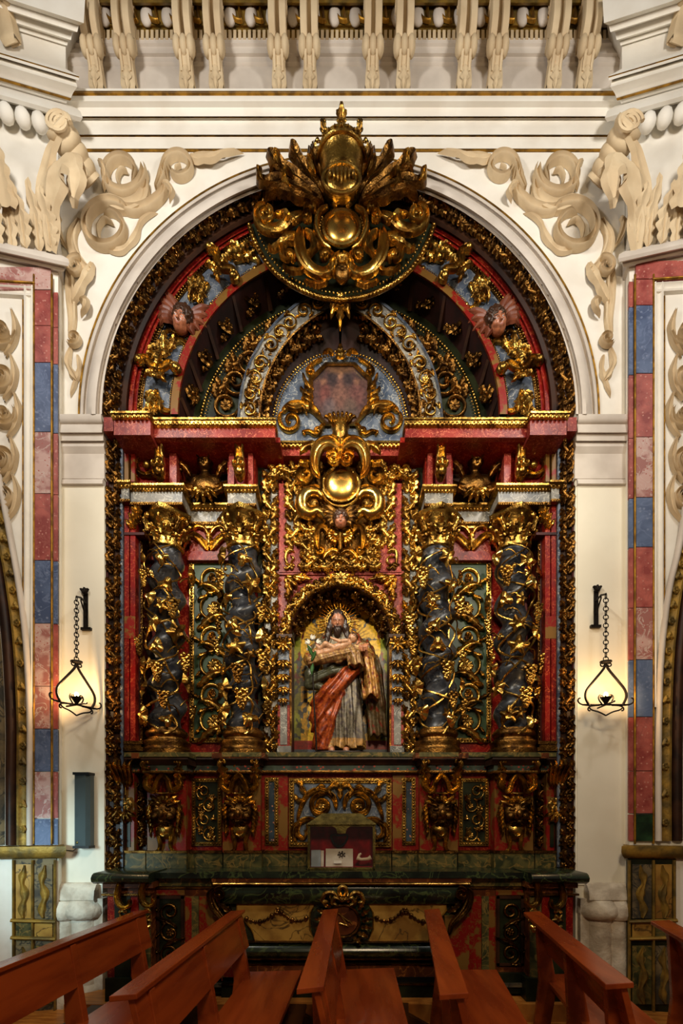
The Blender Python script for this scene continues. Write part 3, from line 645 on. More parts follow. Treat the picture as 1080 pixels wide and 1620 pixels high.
# ---- shared carved units (px)
def strip_unit(L, W, seed, mt='gold', flower=True):
    r = random.Random(seed); g = G()
    stem = spline([(0, -L / 2), (W * .35, -L * .25), (0, 0), (-W * .35, L * .25), (0, L / 2)], 20)
    ribbon(g, stem, (W * .16, W * .2, W * .16), W * .22, 'round', W * .1)
    acanthus(g, (W * .1, -L * .48), 62, L * .66, W * .46, (-30, 100, 300), W * .26, (0, W * .15, W * .32, W * .2), 4)
    acanthus(g, (-W * .1, -L * .02), 118, L * .66, W * .46, (30, -100, -300), W * .26, (0, W * .15, W * .32, W * .2), 4)
    acanthus(g, (-W * .16, -L * .4), 118, L * .46, W * .34, (60, -40, -260), W * .2, (0, W * .1, W * .3, W * .1), 3)
    acanthus(g, (W * .16, L * .06), 62, L * .46, W * .34, (-60, 40, 260), W * .2, (0, W * .1, W * .3, W * .1), 3)
    acanthus(g, (W * .1, L * .0), -40, L * .3, W * .2, (60, 120, 220), W * .2, (0, W * .1, W * .25, 0), 3)
    if flower: ball(g, (W * .22, -W * .34, -L * .14), W * .2, 8, 5); ball(g, (-W * .22, -W * .34, L * .34), W * .19, 8, 5); rosette(g, W * .3, 6, (-W * .25, -W * .12, -L * .2))
    return g.mesh('carved_leaf', mt)
UN_OLD = [strip_unit(50, 25, i, 'gold_old') for i in (1, 2)]
UN_GOLD = [strip_unit(46, 21, i, 'gold') for i in (3, 4)]
UN_SM = [strip_unit(34, 16, i, 'gold') for i in (5, 6)]
def scroll_unit(R, mt='gold', kind=0, w=1.0, rose=True):
    """one coil of a rinceau: spiral of radius R with a leaf, centre at origin"""
    g = G(); ribbon(g, vol((0, 0), R, R * (.42 if rose else .12), -90, 1.0 if rose else 1.7, 34), (R * .10 * w, R * .14 * w, R * .12 * w, R * .08 * w), R * .22, 'round')
    if rose: rosette(g, R * .42, 7)
    else: acanthus(g, (R * .05, -R * .1), 60, R * .7, R * .14, (100, 260, 300), R * .2, (0, 2, 3, 0), 3)
    acanthus(g, (0, -R), 10, R * .9, R * .2, (-40, 20, 120), R * .2, (0, R * .1, R * .15, 0), 3)
    acanthus(g, (R * .95, 0), 60, R * .7, R * .18, (-40, -60, -160), R * .2, (0, R * .1, R * .15, 0), 3)
    return g.mesh('scroll', mt)
SC_ROSE, SC_COIL = scroll_unit(20, 'gold', rose=True), scroll_unit(20, 'gold', rose=False)
SC_OLD, SC_OLDC = scroll_unit(20, 'gold_old', rose=True), scroll_unit(20, 'gold_old', rose=False)
g = G(); rosette(g, 10, 8); ROSE = g.mesh('rosette', 'gold')
g = G(); rosette(g, 10, 6); ROSE_OLD = g.mesh('rosette', 'gold_old')
def bead_mesh(u0, v0, pts, r, step, mt='gold', sy=1):
    g = G(); beads(g, [(u - u0, v0 - v) for u, v in pts], r, step, sy); return g.mesh('bead_row', mt, True, 180)
def bead_row(parent, pts, y, r=1.6, step=4.2, mt='gold'):
    u0, v0 = pts[0]; o = put(bead_mesh(u0, v0, pts, r, step, mt), 'bead_row', parent, u0, v0, y); o['kind'] = 'stuff'; return o
def arc_pts(cu, cv, r, a0, a1, n=60): return [(cu + r * cos(radians(a0 + (a1 - a0) * i / n)), cv - r * sin(radians(a0 + (a1 - a0) * i / n))) for i in range(n + 1)]
# ---- carved outer border: two jambs and the arch
for k, sn in ((1, 'left'), (-1, 'right')):
    m = (lambda u: u) if k > 0 else mirror_u
    t = thing('carved_border', 'old gilt carved foliage border up the %s edge of the altarpiece' % sn, 'border', P(m(180), 1372, 4.74), 'carved gilt borders')
    a, b = sorted((m(165), m(196))); board('backing', t, 'brown_dark', a, 690, b, 1372, 4.75, .1)
    g = G(); e0, e1 = sorted((m(167), m(171))); pbox(g, e0, 690, e1, 1372, 4.73, .04); obj('edge_fillet', g.mesh('edge_fillet', 'red_dark', False), t)
    g = G(); e0, e1 = sorted((m(190), m(194))); pbox(g, e0, 700, e1, 1372, 4.73, .04); obj('edge_fillet', g.mesh('edge_fillet', 'greyblue', False), t)
    for i in range(19):
        put(UN_OLD[i % 2], 'carved_leaf', t, m(181), 714 + i * 36, 4.74, 0, k * (1 if i % 2 else -1), .7)
t = thing('carved_border', 'old gilt carved foliage border running over the arch', 'border', P(536, 655, 4.72), 'carved gilt borders')
g = G(); amould(g, 536, 655, 4.74, [(375, .0), (374, .03), (346, .01), (345, 0)], 0, 180, 80, .3); obj('backing', g.mesh('backing', 'brown_dark'), t)
for i in range(31):
    a = 2.5 + i * 175 / 30
    put(UN_OLD[i % 2], 'carved_leaf', t, 536 + 360 * cos(radians(a)), 655 - 360 * sin(radians(a)), 4.72, a, 1 if i % 2 else -1, .82)
# ---- attic arch
at_ = thing('attic_arch', 'red and blue painted attic arch with gilt acanthus over the cornice', 'altarpiece', P(536, 655, 4.8))
AC, AV = 536, 655
g = G(); amould(g, AC, AV, 4.80, [(347, .08), (344, .085), (337, .06), (335, .02), (334, .0)], 0, 180, 80, .2); obj('dark_moulding', g.mesh('dark_moulding', 'brown_dark'), at_)
g = G(); amould(g, AC, AV, 4.82, [(335, .02), (333, .04), (327, .04), (325, .015), (323, .03), (320, .03), (319, 0)], 0, 180, 80, .2); obj('red_moulding', g.mesh('red_moulding', 'red'), at_)
g = G(); amould(g, AC, AV, 4.84, [(322, .012), (311, .012)], 0, 180, 80, .2); obj('gilt_band', g.mesh('gilt_band', 'gold_old'), at_)
bead_row(at_, arc_pts(AC, AV, 318, 1, 179, 90), 4.825, 2.2, 5.4); bead_row(at_, arc_pts(AC, AV, 313.5, 1, 179, 90), 4.825, 1.5, 4)
g = G(); amould(g, AC, AV, 4.84, [(312, 0), (266, 0)], 0, 180, 80, .2); obj('blue_band', g.mesh('blue_band', 'greyblue'), at_)
bead_row(at_, arc_pts(AC, AV, 268, 1, 179, 90), 4.83, 1.2, 3.4)
g = G(); amould(g, AC, AV, 4.84, [(267, .0), (266.5, .05), (255, .055), (254, .04), (253.5, 0)], 0, 180, 80, .1); obj('red_rib', g.mesh('red_rib', 'red_ochre'), at_)
# soffit of the deep arch: cone from front to back ring, with ribs
g = G(); V = []
for i in range(61):
    a = radians(180 * i / 60); V += [P(AC + 254 * cos(a), AV - 254 * sin(a), 4.84), P(538 + 236 * cos(a), 700 - 238 * sin(a), 5.08)]
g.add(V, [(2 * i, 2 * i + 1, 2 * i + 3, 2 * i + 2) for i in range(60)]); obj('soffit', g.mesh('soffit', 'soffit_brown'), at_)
for i in range(13):
    a = radians(6 + 168 * i / 12)
    A = np.array(P(AC + 252 * cos(a), AV - 252 * sin(a), 4.86)); B = np.array(P(538 + 234 * cos(a), 700 - 236 * sin(a), 5.06))
    g = G(); tube3(g, [A, B], [.022, .022], 4); obj('soffit_rib', g.mesh('soffit_rib', 'brown_dark'), at_)
    if i < 12:
        a2 = radians(6 + 168 * (i + .5) / 12); c = (np.array(P(AC + 248 * cos(a2), AV - 248 * sin(a2), 4.9)) + np.array(P(538 + 232 * cos(a2), 700 - 234 * sin(a2), 5.04))) / 2
        o = put(ROSE_OLD, 'rosette', at_, 0, 0, 4.95, loc=c, s=1.5, euler=(0, 0, 0)); o.rotation_euler = (-.7 * sin(a2), 0, -.9 * cos(a2))
        o = put(UN_OLD[i % 2], 'carved_leaf', at_, 0, 0, 4.95, loc=c + np.array([0, .02, 0]), s=.62); o.rotation_euler = (-.6 * sin(a2), -a2, 0)
# gold acanthus on the blue band, brackets
def band_leaf():
    g = G()
    p = cscroll(g, (0, 0), 62, 74, 6.5, (30, -160, -520), 6, 'chan', 1, (.7, 1, 1, .8, .4))
    acanthus(g, (2, 2), 90, 56, 11, (40, -60, -300), 6, (0, 5, 8, 2), 5)
    acanthus(g, (8, 14), 20, 34, 9, (120, 60, -200), 5, (0, 4, 6, 2), 4)
    acanthus(g, (-4, 6), 130, 34, 8, (-60, -160, -300), 5, (0, 4, 6, 2), 4)
    acanthus(g, (10, 34), -10, 24, 6, (120, 200, 300), 5, (0, 3, 5, 2), 3)
    return g.mesh('acanthus_scroll', 'gold')
BL = band_leaf()
def clip_mesh():
    g = G()
    for sx in (-1, 1):
        ribbon(g, spline([(sx * 30, 4), (sx * 20, 12), (sx * 8, 2), (0, 2)], 20), (5, 6, 6, 6), 8, 'chan', 8)
        ball(g, (sx * 31, -14, 6), 6, 10, 6); ribbon(g, vol((sx * 30, 7), 10, 2, 180 if sx > 0 else 0, -sx * 1.2, 18), (3.5, 3.5, 2), 7, 'round', 7)
        acanthus(g, (sx * 4, -2), -90 + sx * 30, 22, 8, (0, sx * 60, sx * 200), 5, (6, 10, 12, 6), 3)
    rosette(g, 11, 6, (0, -8, -4)); acanthus(g, (0, 4), 90, 26, 9, (0, 0, 0), 6, (8, 12, 10, 4), 4)
    return g.mesh('gilt_clasp', 'gold')
CLIP = clip_mesh()
def polar(a, r): return AC + r * cos(radians(a)), AV - r * sin(radians(a))
for a0 in (12.5, 50):
    for mirr in (1, -1):
        a = a0 if mirr < 0 else 180 - a0
        u, v = polar(a, 292); put(CLIP, 'gilt_clasp', at_, u, v, 4.80, a - 90 + (90 if mirr > 0 else -90) * 0 + 0, 1, .95).rotation_euler[1] = -radians(a + (0 if mirr < 0 else 180) )
        for d, fl_ in ((-5, -1), (5, 1)):
            u, v = polar(a + d * mirr * 1, 290)
            put(BL, 'acanthus_scroll', at_, u, v, 4.835, (a - 90) + (-78 if d * mirr > 0 else 78) * -1, -1 if d * mirr > 0 else 1, .8)
for a0, fl_, s_ in ((22, 1, .8), (38, -1, .8), (61, 1, .8), (3, 1, .6)):
    for mirr in (1, -1):
        a = a0 if mirr < 0 else 180 - a0; u, v = polar(a, 290); put(BL, 'acanthus_scroll', at_, u, v, 4.832, (a - 90) + 78 * fl_ * mirr, 1 if fl_ * mirr > 0 else -1, s_)
# tympanum behind: green with gold scrolls
g = G(); V = [P(538, 702, 5.08)] + [P(u, v, 5.08) for u, v in arc_pts(538, 700, 240, 0, 180, 48)]; g.add(V, [(0, i, i + 1) for i in range(1, 49)])
ty = obj('tympanum', g.mesh('tympanum', 'green_dark', False), at_)
for rr, b_ in ((224, 2.3), (218, 1.5)): bead_row(at_, arc_pts(538, 700, rr, 8, 172, 80), 5.06, b_, 5.0)
for i, a in enumerate((18, 30, 42, 54, 66)):
    for k in (1, -1):
        u, v = 538 + k * 190 * cos(radians(a)), 700 - 190 * sin(radians(a)); put((SC_OLD, SC_OLDC)[i % 2], 'scroll', at_, u, v, 5.06, k * (a - 90), k, 1.15)
        u, v = 538 + k * 206 * cos(radians(a + 6)), 700 - 206 * sin(radians(a + 6)); put(UN_OLD[i % 2], 'carved_leaf', at_, u, v, 5.07, k * a, k, .7)
# grey pointed ribs with gold rinceaux
RIB = [(393, 662), (398, 618), (412, 575), (436, 535), (462, 507), (496, 482), (538, 466)]
def rib_y(t): return 4.98 - .22 * t ** 1.3
LUN = [(431, 662), (441, 625), (454, 602), (472, 581), (498, 565), (538, 555)]
for k, sn in ((1, 'left'), (-1, 'right')):
    m = (lambda u: u) if k > 0 else mirror_u
    t = thing('vault_rib', 'grey painted rib with gold rinceau rising to the keystone from the %s' % sn, 'rib', P(m(393), 662, 4.98), 'pair of grey ribs')
    c = spline(RIB, 42); n = len(c); T = np.gradient(c, axis=0); T /= np.linalg.norm(T, axis=1)[:, None]; Nn = np.stack([T[:, 1], -T[:, 0]], 1)
    def strip3(d0, d1, dy0, dy1):
        V = []
        for i in range(n):
            y = rib_y(i / (n - 1)); a = c[i] + Nn[i] * d0; b = c[i] + Nn[i] * d1
            V += [P(m(a[0]), a[1], y + dy0 + .06), P(m(a[0]), a[1], y + dy0), P(m(b[0]), b[1], y + dy1), P(m(b[0]), b[1], y + dy1 + .06)]
        return G().add(V, [(4 * i + j, 4 * i + j + 1, 4 * i + j + 5, 4 * i + j + 4) for i in range(n - 1) for j in range(3)])
    obj('rib_face', strip3(-16, 14, 0, 0).mesh('rib_face', 'greymarble'), t)
    obj('rib_edge', strip3(14, 18, -.01, .03).mesh('rib_edge', 'greyblue'), t)
    obj('rib_edge', strip3(-18, -15, -.008, -.008).mesh('rib_edge', 'gold_old'), t)
    for i in range(9):
        f = .05 + i * .105; q = int(f * (n - 1)); y = rib_y(f) - .004; ang_ = math.degrees(math.atan2(-T[q][1], T[q][0]))
        rot = ang_ if k > 0 else 180 - ang_ - 180
        put((SC_COIL, SC_ROSE)[i % 3 == 2], 'scroll', t, m(c[q][0]), c[q][1], y, (ang_ + (0 if i % 2 else 180)) * k, k if i % 2 else -k, .68)
    # dark soffit between rib and lunette
    l = spline(LUN, 42); l = l[np.linspace(0, len(l) - 1, n).astype(int)]; V = []
    for i in range(n):
        a = c[i] + Nn[i] * 16; V += [P(m(a[0]), a[1], rib_y(i / (n - 1)) + .03), P(m(l[i][0] - 1), l[i][1] - 1, 5.06)]
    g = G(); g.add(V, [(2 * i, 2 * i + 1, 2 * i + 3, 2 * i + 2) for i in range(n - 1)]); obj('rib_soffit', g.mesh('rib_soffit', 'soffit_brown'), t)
    for i in range(14):
        q = int((.04 + i * .066) * (n - 1)); f_ = (.34, .66)[i % 2]; a = (c[q] + Nn[q] * 16) * f_ + l[q] * (1 - f_); y = (rib_y(q / (n - 1)) + .03) * f_ + 5.06 * (1 - f_) - .02
        o = put(UN_OLD[i % 2], 'carved_leaf', t, m(a[0]), a[1], y, 0, k, .72); o.rotation_euler = (0, -k * math.atan2(-T[q][1], T[q][0]) + k * pi / 2, k * .35)
# keystone drop
kt = thing('keystone_pendant', 'gilt leaf pendant hanging where the two grey ribs meet', 'pendant', P(538, 520, 4.72))
g = G()
for a, L_ in ((-90, 50), (-62, 34), (-118, 34), (-40, 22), (-140, 22)): acanthus(g, (0, 0), a, L_, 8, (0, 0, (a + 90) * -2), 5, (0, 6, 9, 3), 4)
ball(g, (0, -8, 0), 7); put(g.mesh('leaf_drop', 'gold'), 'leaf_drop', kt, 538, 478, 4.72)
# ---- lunette with octagonal painting
lt = thing('lunette', 'blue grey lunette panel with gilt scrolls behind the small octagonal painting', 'lunette', P(538, 697, 5.0))
l = spline(LUN, 40); pts = [(441, 700)] + [tuple(q) for q in l] + [(mirror_u(q[0]), q[1]) for q in l[::-1]] + [(635, 700)]
g = G(); V = [P(538, 640, 5.04)] + [P(u, v, 5.04) for u, v in pts]; n = len(pts); g.add(V, [(0, i, i + 1) for i in range(1, n)] + [(0, n, 1)]); obj('panel', g.mesh('panel', 'greyblue', False), lt)
lp = [tuple(q) for q in l] + [(mirror_u(q[0]), q[1]) for q in l[::-1]]
bead_row(lt, lp, 5.02, 2.2, 5); bead_row(lt, [(538 + (u - 538) * .955, 660 + (v - 660) * .955) for u, v in lp], 5.02, 1.5, 4)
def stroke(parent, nm, pts, ws, h, y, mt='gold', prof='chan', lift=0, lobes=0, both=True, n=36, cm=CU):
    """traced carved stroke in photo px, and its mirror twin"""
    u0, v0 = pts[0]; g = G(); ribbon(g, spline([(u - u0, v0 - v) for u, v in pts], n), ws, h, prof, lift, lobes); me = g.mesh(nm, mt)
    o = put(me, nm, parent, u0, v0, y)
    if both: put(me, nm, parent, 2 * cm - u0, v0, y, 0, -1)
    return o
def coil(parent, nm, c, r0, r1, a0, turns, ws, h, y, mt='gold', prof='chan', lift=0, both=True, cm=CU, n=36):
    pts = [(c[0] + q[0], c[1] - q[1]) for q in vol((0, 0), r0, r1, a0, turns, n)]
    u0, v0 = pts[0]; g = G(); ribbon(g, [(u - u0, v0 - v) for u, v in pts], ws, h, prof, lift); ball(g, (pts[-1][0] - u0, -h * .7 - (lift if not hasattr(lift, '__len__') else lift[-1]), v0 - pts[-1][1]), max(ws[-1], 1.5) * 1.2)
    me = g.mesh(nm, mt); put(me, nm, parent, u0, v0, y)
    if both: put(me, nm, parent, 2 * cm - u0, v0, y, 0, -1)
stroke(lt, 'scroll', [(508, 664), (496, 650), (478, 642), (460, 642), (446, 654)], (3, 6, 6, 5, 4), 6, 5.03)
coil(lt, 'scroll', (460, 668), 20, 4, 130, 1.35, (3.5, 4, 3.5, 3, 2), 6, 5.03)
stroke(lt, 'leaf', [(452, 644), (466, 650), (480, 648), (486, 660)], (2, 6, 6, 1), 6, 5.02, prof='leaf', lobes=3, lift=2)
stroke(lt, 'scroll', [(478, 686), (488, 684), (500, 688), (508, 678), (516, 668)], (2, 3, 4, 4, 3), 5, 5.03)
coil(lt, 'scroll', (502, 683), 7, 2, -90, 1.2, (2, 2.4, 2), 4, 5.03); coil(lt, 'scroll', (480, 686), 4, 1, -90, 1, (1.4, 1.4, 1), 4, 5.03)
stroke(lt, 'scroll', [(492, 598), (486, 588), (498, 576), (510, 570)], (2, 3, 3, 2), 5, 5.03)
coil(lt, 'scroll', (492, 590), 9, 2, 60, 1.2, (2, 2.6, 2), 5, 5.03)
for (a, b, c_) in ((486, 626, 150), (490, 614, 120), (488, 636, 190)): stroke(lt, 'leaf', [(496, b + 6), (a - 4, b), (a - 12, b - 8 + (b - 626))], (3, 6, 1), 6, 5.02, prof='leaf', lobes=3, lift=(0, 4, 5))
pt_ = thing('octagonal_painting', 'dark octagonal painting of winged figures in a gilt frame above the cornice', 'painting', P(538, 667, 5.0))
OCT = [(518, 579), (558, 579), (581, 602), (581, 644), (559, 667), (517, 667), (495, 644), (495, 602)]
g = G(); OU = [(538 + (u - 538) * 1.17, 623 + (v - 623) * 1.15) for u, v in OCT]; V = []
for k_, (a, b) in enumerate(zip(OU, OCT)):
    mid = ((a[0] + b[0]) / 2, (a[1] + b[1]) / 2); V += [P(a[0], a[1], 5.03), P(a[0], a[1], 5.0), P(mid[0], mid[1], 4.975), P(b[0], b[1], 5.0), P(b[0], b[1], 5.02)]
g.add(V, [(5 * i + j, 5 * i + j + 1, 5 * ((i + 1) % 8) + j + 1, 5 * ((i + 1) % 8) + j) for i in range(8) for j in range(4)]); fo = obj('frame', g.mesh('frame', 'gold', True, 30), pt_)
def colour_grid(name, mt, x0, x1, z0, z1, y, nx, nz, fn, parent, mask=None):
    xs = np.linspace(0, 1, nx); zs = np.linspace(0, 1, nz); V = [(x0 + (x1 - x0) * a, y, z0 + (z1 - z0) * b) for b in zs for a in xs]
    keep = lambda a, b: mask is None or mask(a, b)
    Fc = [(j * nx + i, j * nx + i + 1, (j + 1) * nx + i + 1, (j + 1) * nx + i) for j in range(nz - 1) for i in range(nx - 1) if keep((xs[i] + xs[i + 1]) / 2, (zs[j] + zs[j + 1]) / 2)]
    g = G(); g.add(V, Fc); me = g.mesh(name, mt, False); at = me.color_attributes.new('Col', 'FLOAT_COLOR', 'POINT')
    cols = np.array([fn(a, b) for b in zs for a in xs], dtype=np.float32).reshape(-1); at.data.foreach_set('color', cols); return obj(name, me, parent)
def blobs(bl, base):
    def f(a, b):
        c = np.array(base, float)
        for (x, z, rx, rz, col, s) in bl:
            d = ((a - x) / rx) ** 2 + ((b - z) / rz) ** 2; w_ = s * math.exp(-d * d); c = c * (1 - w_) + np.array(col) * w_
        return lin(tuple(c))
    return f
PB = [(.5, .1, .4, .2, (66, 58, 58), .9), (.5, .5, .16, .3, (104, 74, 66), .8), (.5, .83, .06, .08, (132, 96, 78), .9), (.36, .78, .1, .16, (46, 40, 44), .8), (.64, .78, .1, .16, (46, 40, 44), .8), (.5, .95, .3, .1, (92, 66, 44), .7),
      (.22, .5, .1, .2, (96, 56, 54), .8), (.2, .72, .06, .07, (110, 78, 64), .8), (.8, .5, .12, .2, (92, 60, 58), .8), (.8, .72, .06, .07, (112, 80, 66), .8), (.3, .3, .12, .14, (88, 78, 82), .7), (.68, .3, .12, .14, (84, 70, 64), .7), (.12, .86, .12, .1, (40, 36, 42), .7), (.88, .86, .12, .1, (40, 36, 42), .7)]
colour_grid('canvas', 'painting', Xof(494, 5.01), Xof(582, 5.01), Zof(668, 5.01), Zof(578, 5.01), 5.012, 60, 60, blobs(PB, (70, 50, 50)), pt_, lambda a, b: abs(a - .5) + abs(b - .5) < .76)
for k in (0, 1):
    pass
stroke(fo, 'frame_leaf', [(528, 566), (520, 560), (510, 564)], (3, 5, 1), 6, 4.99, prof='leaf', lobes=2, lift=3)
stroke(fo, 'frame_leaf', [(538, 572), (538, 560), (538, 548)], (8, 8, 2), 6, 4.99, prof='leaf', lobes=3, lift=3, both=False)
g = G(); lathe(g, [(3, -14), (9, -12), (13, 0), (12, 8), (15, 12), (13, 14)], 16); 
for a in range(8): acanthus(g, (-12 + a * 3.4, 10), 90 + (3.5 - a) * 14, 16, 4, (0, (3.5 - a) * 20, (3.5 - a) * 60), 4, (8, 12, 16, 14), 2)
put(g.mesh('vase', 'gold'), 'vase', lt, 538, 688, 4.92)
# ---- main cornice, broken forward over the columns
cn = thing('cornice', 'red cornice with gilt carved edge under the attic arch', 'cornice', P(538, 700, 4.8))
def cornice(u0, u1, y, v0, v1, v2, nm_u=9):
    back = 5.2 - y
    g = G(); hmould(g, u0, u1, y, [(v0, .05), (v0 + 3, .05), (v0 + 4, .035), (v0 + (v1 - v0) * .6, .03), (v1, .005)], back); o = obj('gilt_cyma', g.mesh('gilt_cyma', 'gold'), cn)
    g = G(); hmould(g, u0 + 2, u1 - 2, y, [(v1, .0), (v2, .0)], back); obj('red_fascia', g.mesh('red_fascia', 'red_pale', False), cn)
    g = G(); n = int((u1 - u0) / 6.5)
    for i in range(n):
        u = u0 + 4 + i * (u1 - u0 - 8) / max(1, n - 1); x, _, z = P(u, (v0 + v1) / 2 + 2, y - .03); ball(g, (x, y - .028, z), S(3, y), 6, 4, .9, .8, 1.25)
    q = obj('leaf_edge', g.mesh('leaf_edge', 'gold', True, 180), o); q['kind'] = 'stuff'
cornice(178, 240, 4.52, 650, 664, 688); cornice(mirror_u(240), mirror_u(178), 4.52, 650, 664, 688)
cornice(236, 437, 4.60, 660, 677, 692); cornice(639, mirror_u(236), 4.60, 660, 677, 692)
cornice(443, 637, 4.87, 697, 709, 721)
for k in (1, -1):
    m = (lambda u: u) if k > 0 else mirror_u
    g = G(); a, b = sorted((m(164), m(179))); pbox(g, a, 660, b, 682, 4.60, .5); obj('red_fascia', g.mesh('red_fascia', 'red_pale', False), cn)
    g = G(); a, b = sorted((m(236), m(443))); pbox(g, a, 692, b, 700, 4.66, .5); obj('soffit', g.mesh('soffit', 'red', False), cn)
# ---- back boards, entablature between the levels
bk = thing('retable_back', 'red painted back boards of the altarpiece behind the columns', 'altarpiece', P(538, 1190, 5.1))
for k in (1, -1):
    m = (lambda u: u) if k > 0 else mirror_u
    def bb(nm, mt, u0, v0, u1, v1, y, d=.04):
        a, b = sorted((m(u0), m(u1))); return board(nm, bk, mt, a, v0, b, v1, y, d)
    bb('back_board', 'red', 225, 690, 440, 1200, 5.10)
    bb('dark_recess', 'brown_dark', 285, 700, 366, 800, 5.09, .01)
    # red pilasters at the outer edge
    for (u0, u1) in ((193, 204), (206, 214)):
        bb('pilaster', 'red', u0, 798, u1, 1176, 4.76, .3); bb('pilaster', 'red_ochre', u0 + 1, 712, u1 - 1, 762, 4.76, .3)
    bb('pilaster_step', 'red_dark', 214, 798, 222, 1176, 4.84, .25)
    bb('ochre_patch', 'red_ochre', 193.2, 975, 213.6, 1010, 4.757, .02)
    # gilt strip seen on the slanting return
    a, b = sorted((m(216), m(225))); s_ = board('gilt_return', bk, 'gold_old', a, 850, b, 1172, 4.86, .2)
    g = G()
    for i in range(80): x, _, z = P(m(220.5) + (2 if i % 2 else -2), 854 + i * 4, 4.855); ball(g, (x, 4.855, z), S(2, 4.86), 6, 4)
    q = obj('bead_row', g.mesh('bead_row', 'gold', True, 180), bk); q['kind'] = 'stuff'
    # pilaster feet
    for (v0, v1, o_) in ((1172, 1177, 3), (1177, 1182, 1), (1182, 1188, 4)): bb('pilaster_foot', 'gold_old', 190 - o_, v0, 222 + o_, v1, 4.76 - o_ * .006, .3)
    # small gilt capital beside the outer column
    g = G()
    for i in range(3):
        for L_, a0 in ((34, 90), (26, 60), (26, 120)): acanthus(g, ((i - 1) * 4, -20 + 10 * i), a0, L_ * .7, 5, (0, 30, 160 * (1 if a0 < 100 else -1)), 5, (4, 8, 12, 8), 3)
    put(g.mesh('small_capital', 'gold'), 'small_capital', bk, m(217), 822, 4.80, 0, k)
    bb('pilaster_band', 'red_dark', 192, 842, 228, 846, 4.75, .1)
# lower entablature blocks
en = thing('entablature', 'gilt and grey marbled entablature blocks resting on the column capitals', 'entablature', P(538, 800, 4.75))
def block(u0, u1, y, v0, back=.4, h=(14, 16, 4)):
    a = v0 + h[0]; b = a + h[1]; c = b + h[2]
    g = G(); hmould(g, u0 - 5, u1 + 5, y, [(v0, .045), (v0 + 3, .045), (v0 + 5, .03), (v0 + 9, .02), (a, .0)], back); obj('gilt_cyma', g.mesh('gilt_cyma', 'gold'), en)
    g = G(); n = int((u1 - u0) / 5)
    for i in range(n + 1): x, _, z = P(u0 + i * (u1 - u0) / n, a - 3.5, y - .02); ball(g, (x, y - .02, z), S(2.1, y), 6, 4)
    q = obj('leaf_edge', g.mesh('leaf_edge', 'gold', True, 180), en); q['kind'] = 'stuff'
    g = G(); pbox(g, u0, a, u1, b, y, back); obj('frieze_block', g.mesh('frieze_block', 'greymarble', False), en)
    g = G(); hmould(g, u0 - 1, u1 + 1, y, [(b, .012), (c, .012)], back); obj('gilt_fillet', g.mesh('gilt_fillet', 'gold_old', False), en)
    g = G(); n = int((u1 - u0) / 3.4)
    for i in range(n + 1): x, _, z = P(u0 + i * (u1 - u0) / n, b + 2, y - .014); ball(g, (x, y - .014, z), S(1.5, y), 6, 4)
    q = obj('bead_row', g.mesh('bead_row', 'gold', True, 180), en); q['kind'] = 'stuff'
def consoles():
    g = G(); ribbon(g, spline([(0, 36), (0, 20), (0, 0), (0, -20), (0, -36)], 30), (8, 9, 7, 6, 7, 8, 4), 8, 'chan', (16, 14, 8, 6, 8, 4))
    for z, s_ in ((26, 1), (-18, .8)):
        for sx in (-1, 1): ribbon(g, vol((sx * 5 * s_, z), 7 * s_, 1.5, 90, sx * 1.2, 16), (2.6, 2.4, 1.6), 6, 'round', 16)
    acanthus(g, (0, -4), -90, 32, 9, (0, 0, 0), 5, (10, 14, 12, 6), 4); acanthus(g, (0, 14), 90, 20, 8, (0, 0, 0), 5, (12, 14, 18, 18), 3)
    ball(g, (0, -14, -26), 6); g.box(-11, 11, -20, 0, 36, 41); return g.mesh('console_bracket', 'gold')
CONS = consoles()
def wreath():
    g = G(); ribbon(g, vol((0, 0), 17, 13, 40, 1.0, 30), (4, 5, 4, 5, 4), 6, 'leaf', 2, 8)
    for a in (30, 100, 200, 290): acanthus(g, (13 * cos(radians(a)), 13 * sin(radians(a))), a + 30, 16, 5, (60, 120, 200), 5, (2, 5, 6, 2), 3)
    ball(g, (0, -3, 0), 6); return g.mesh('wreath', 'gold')
WR = wreath()
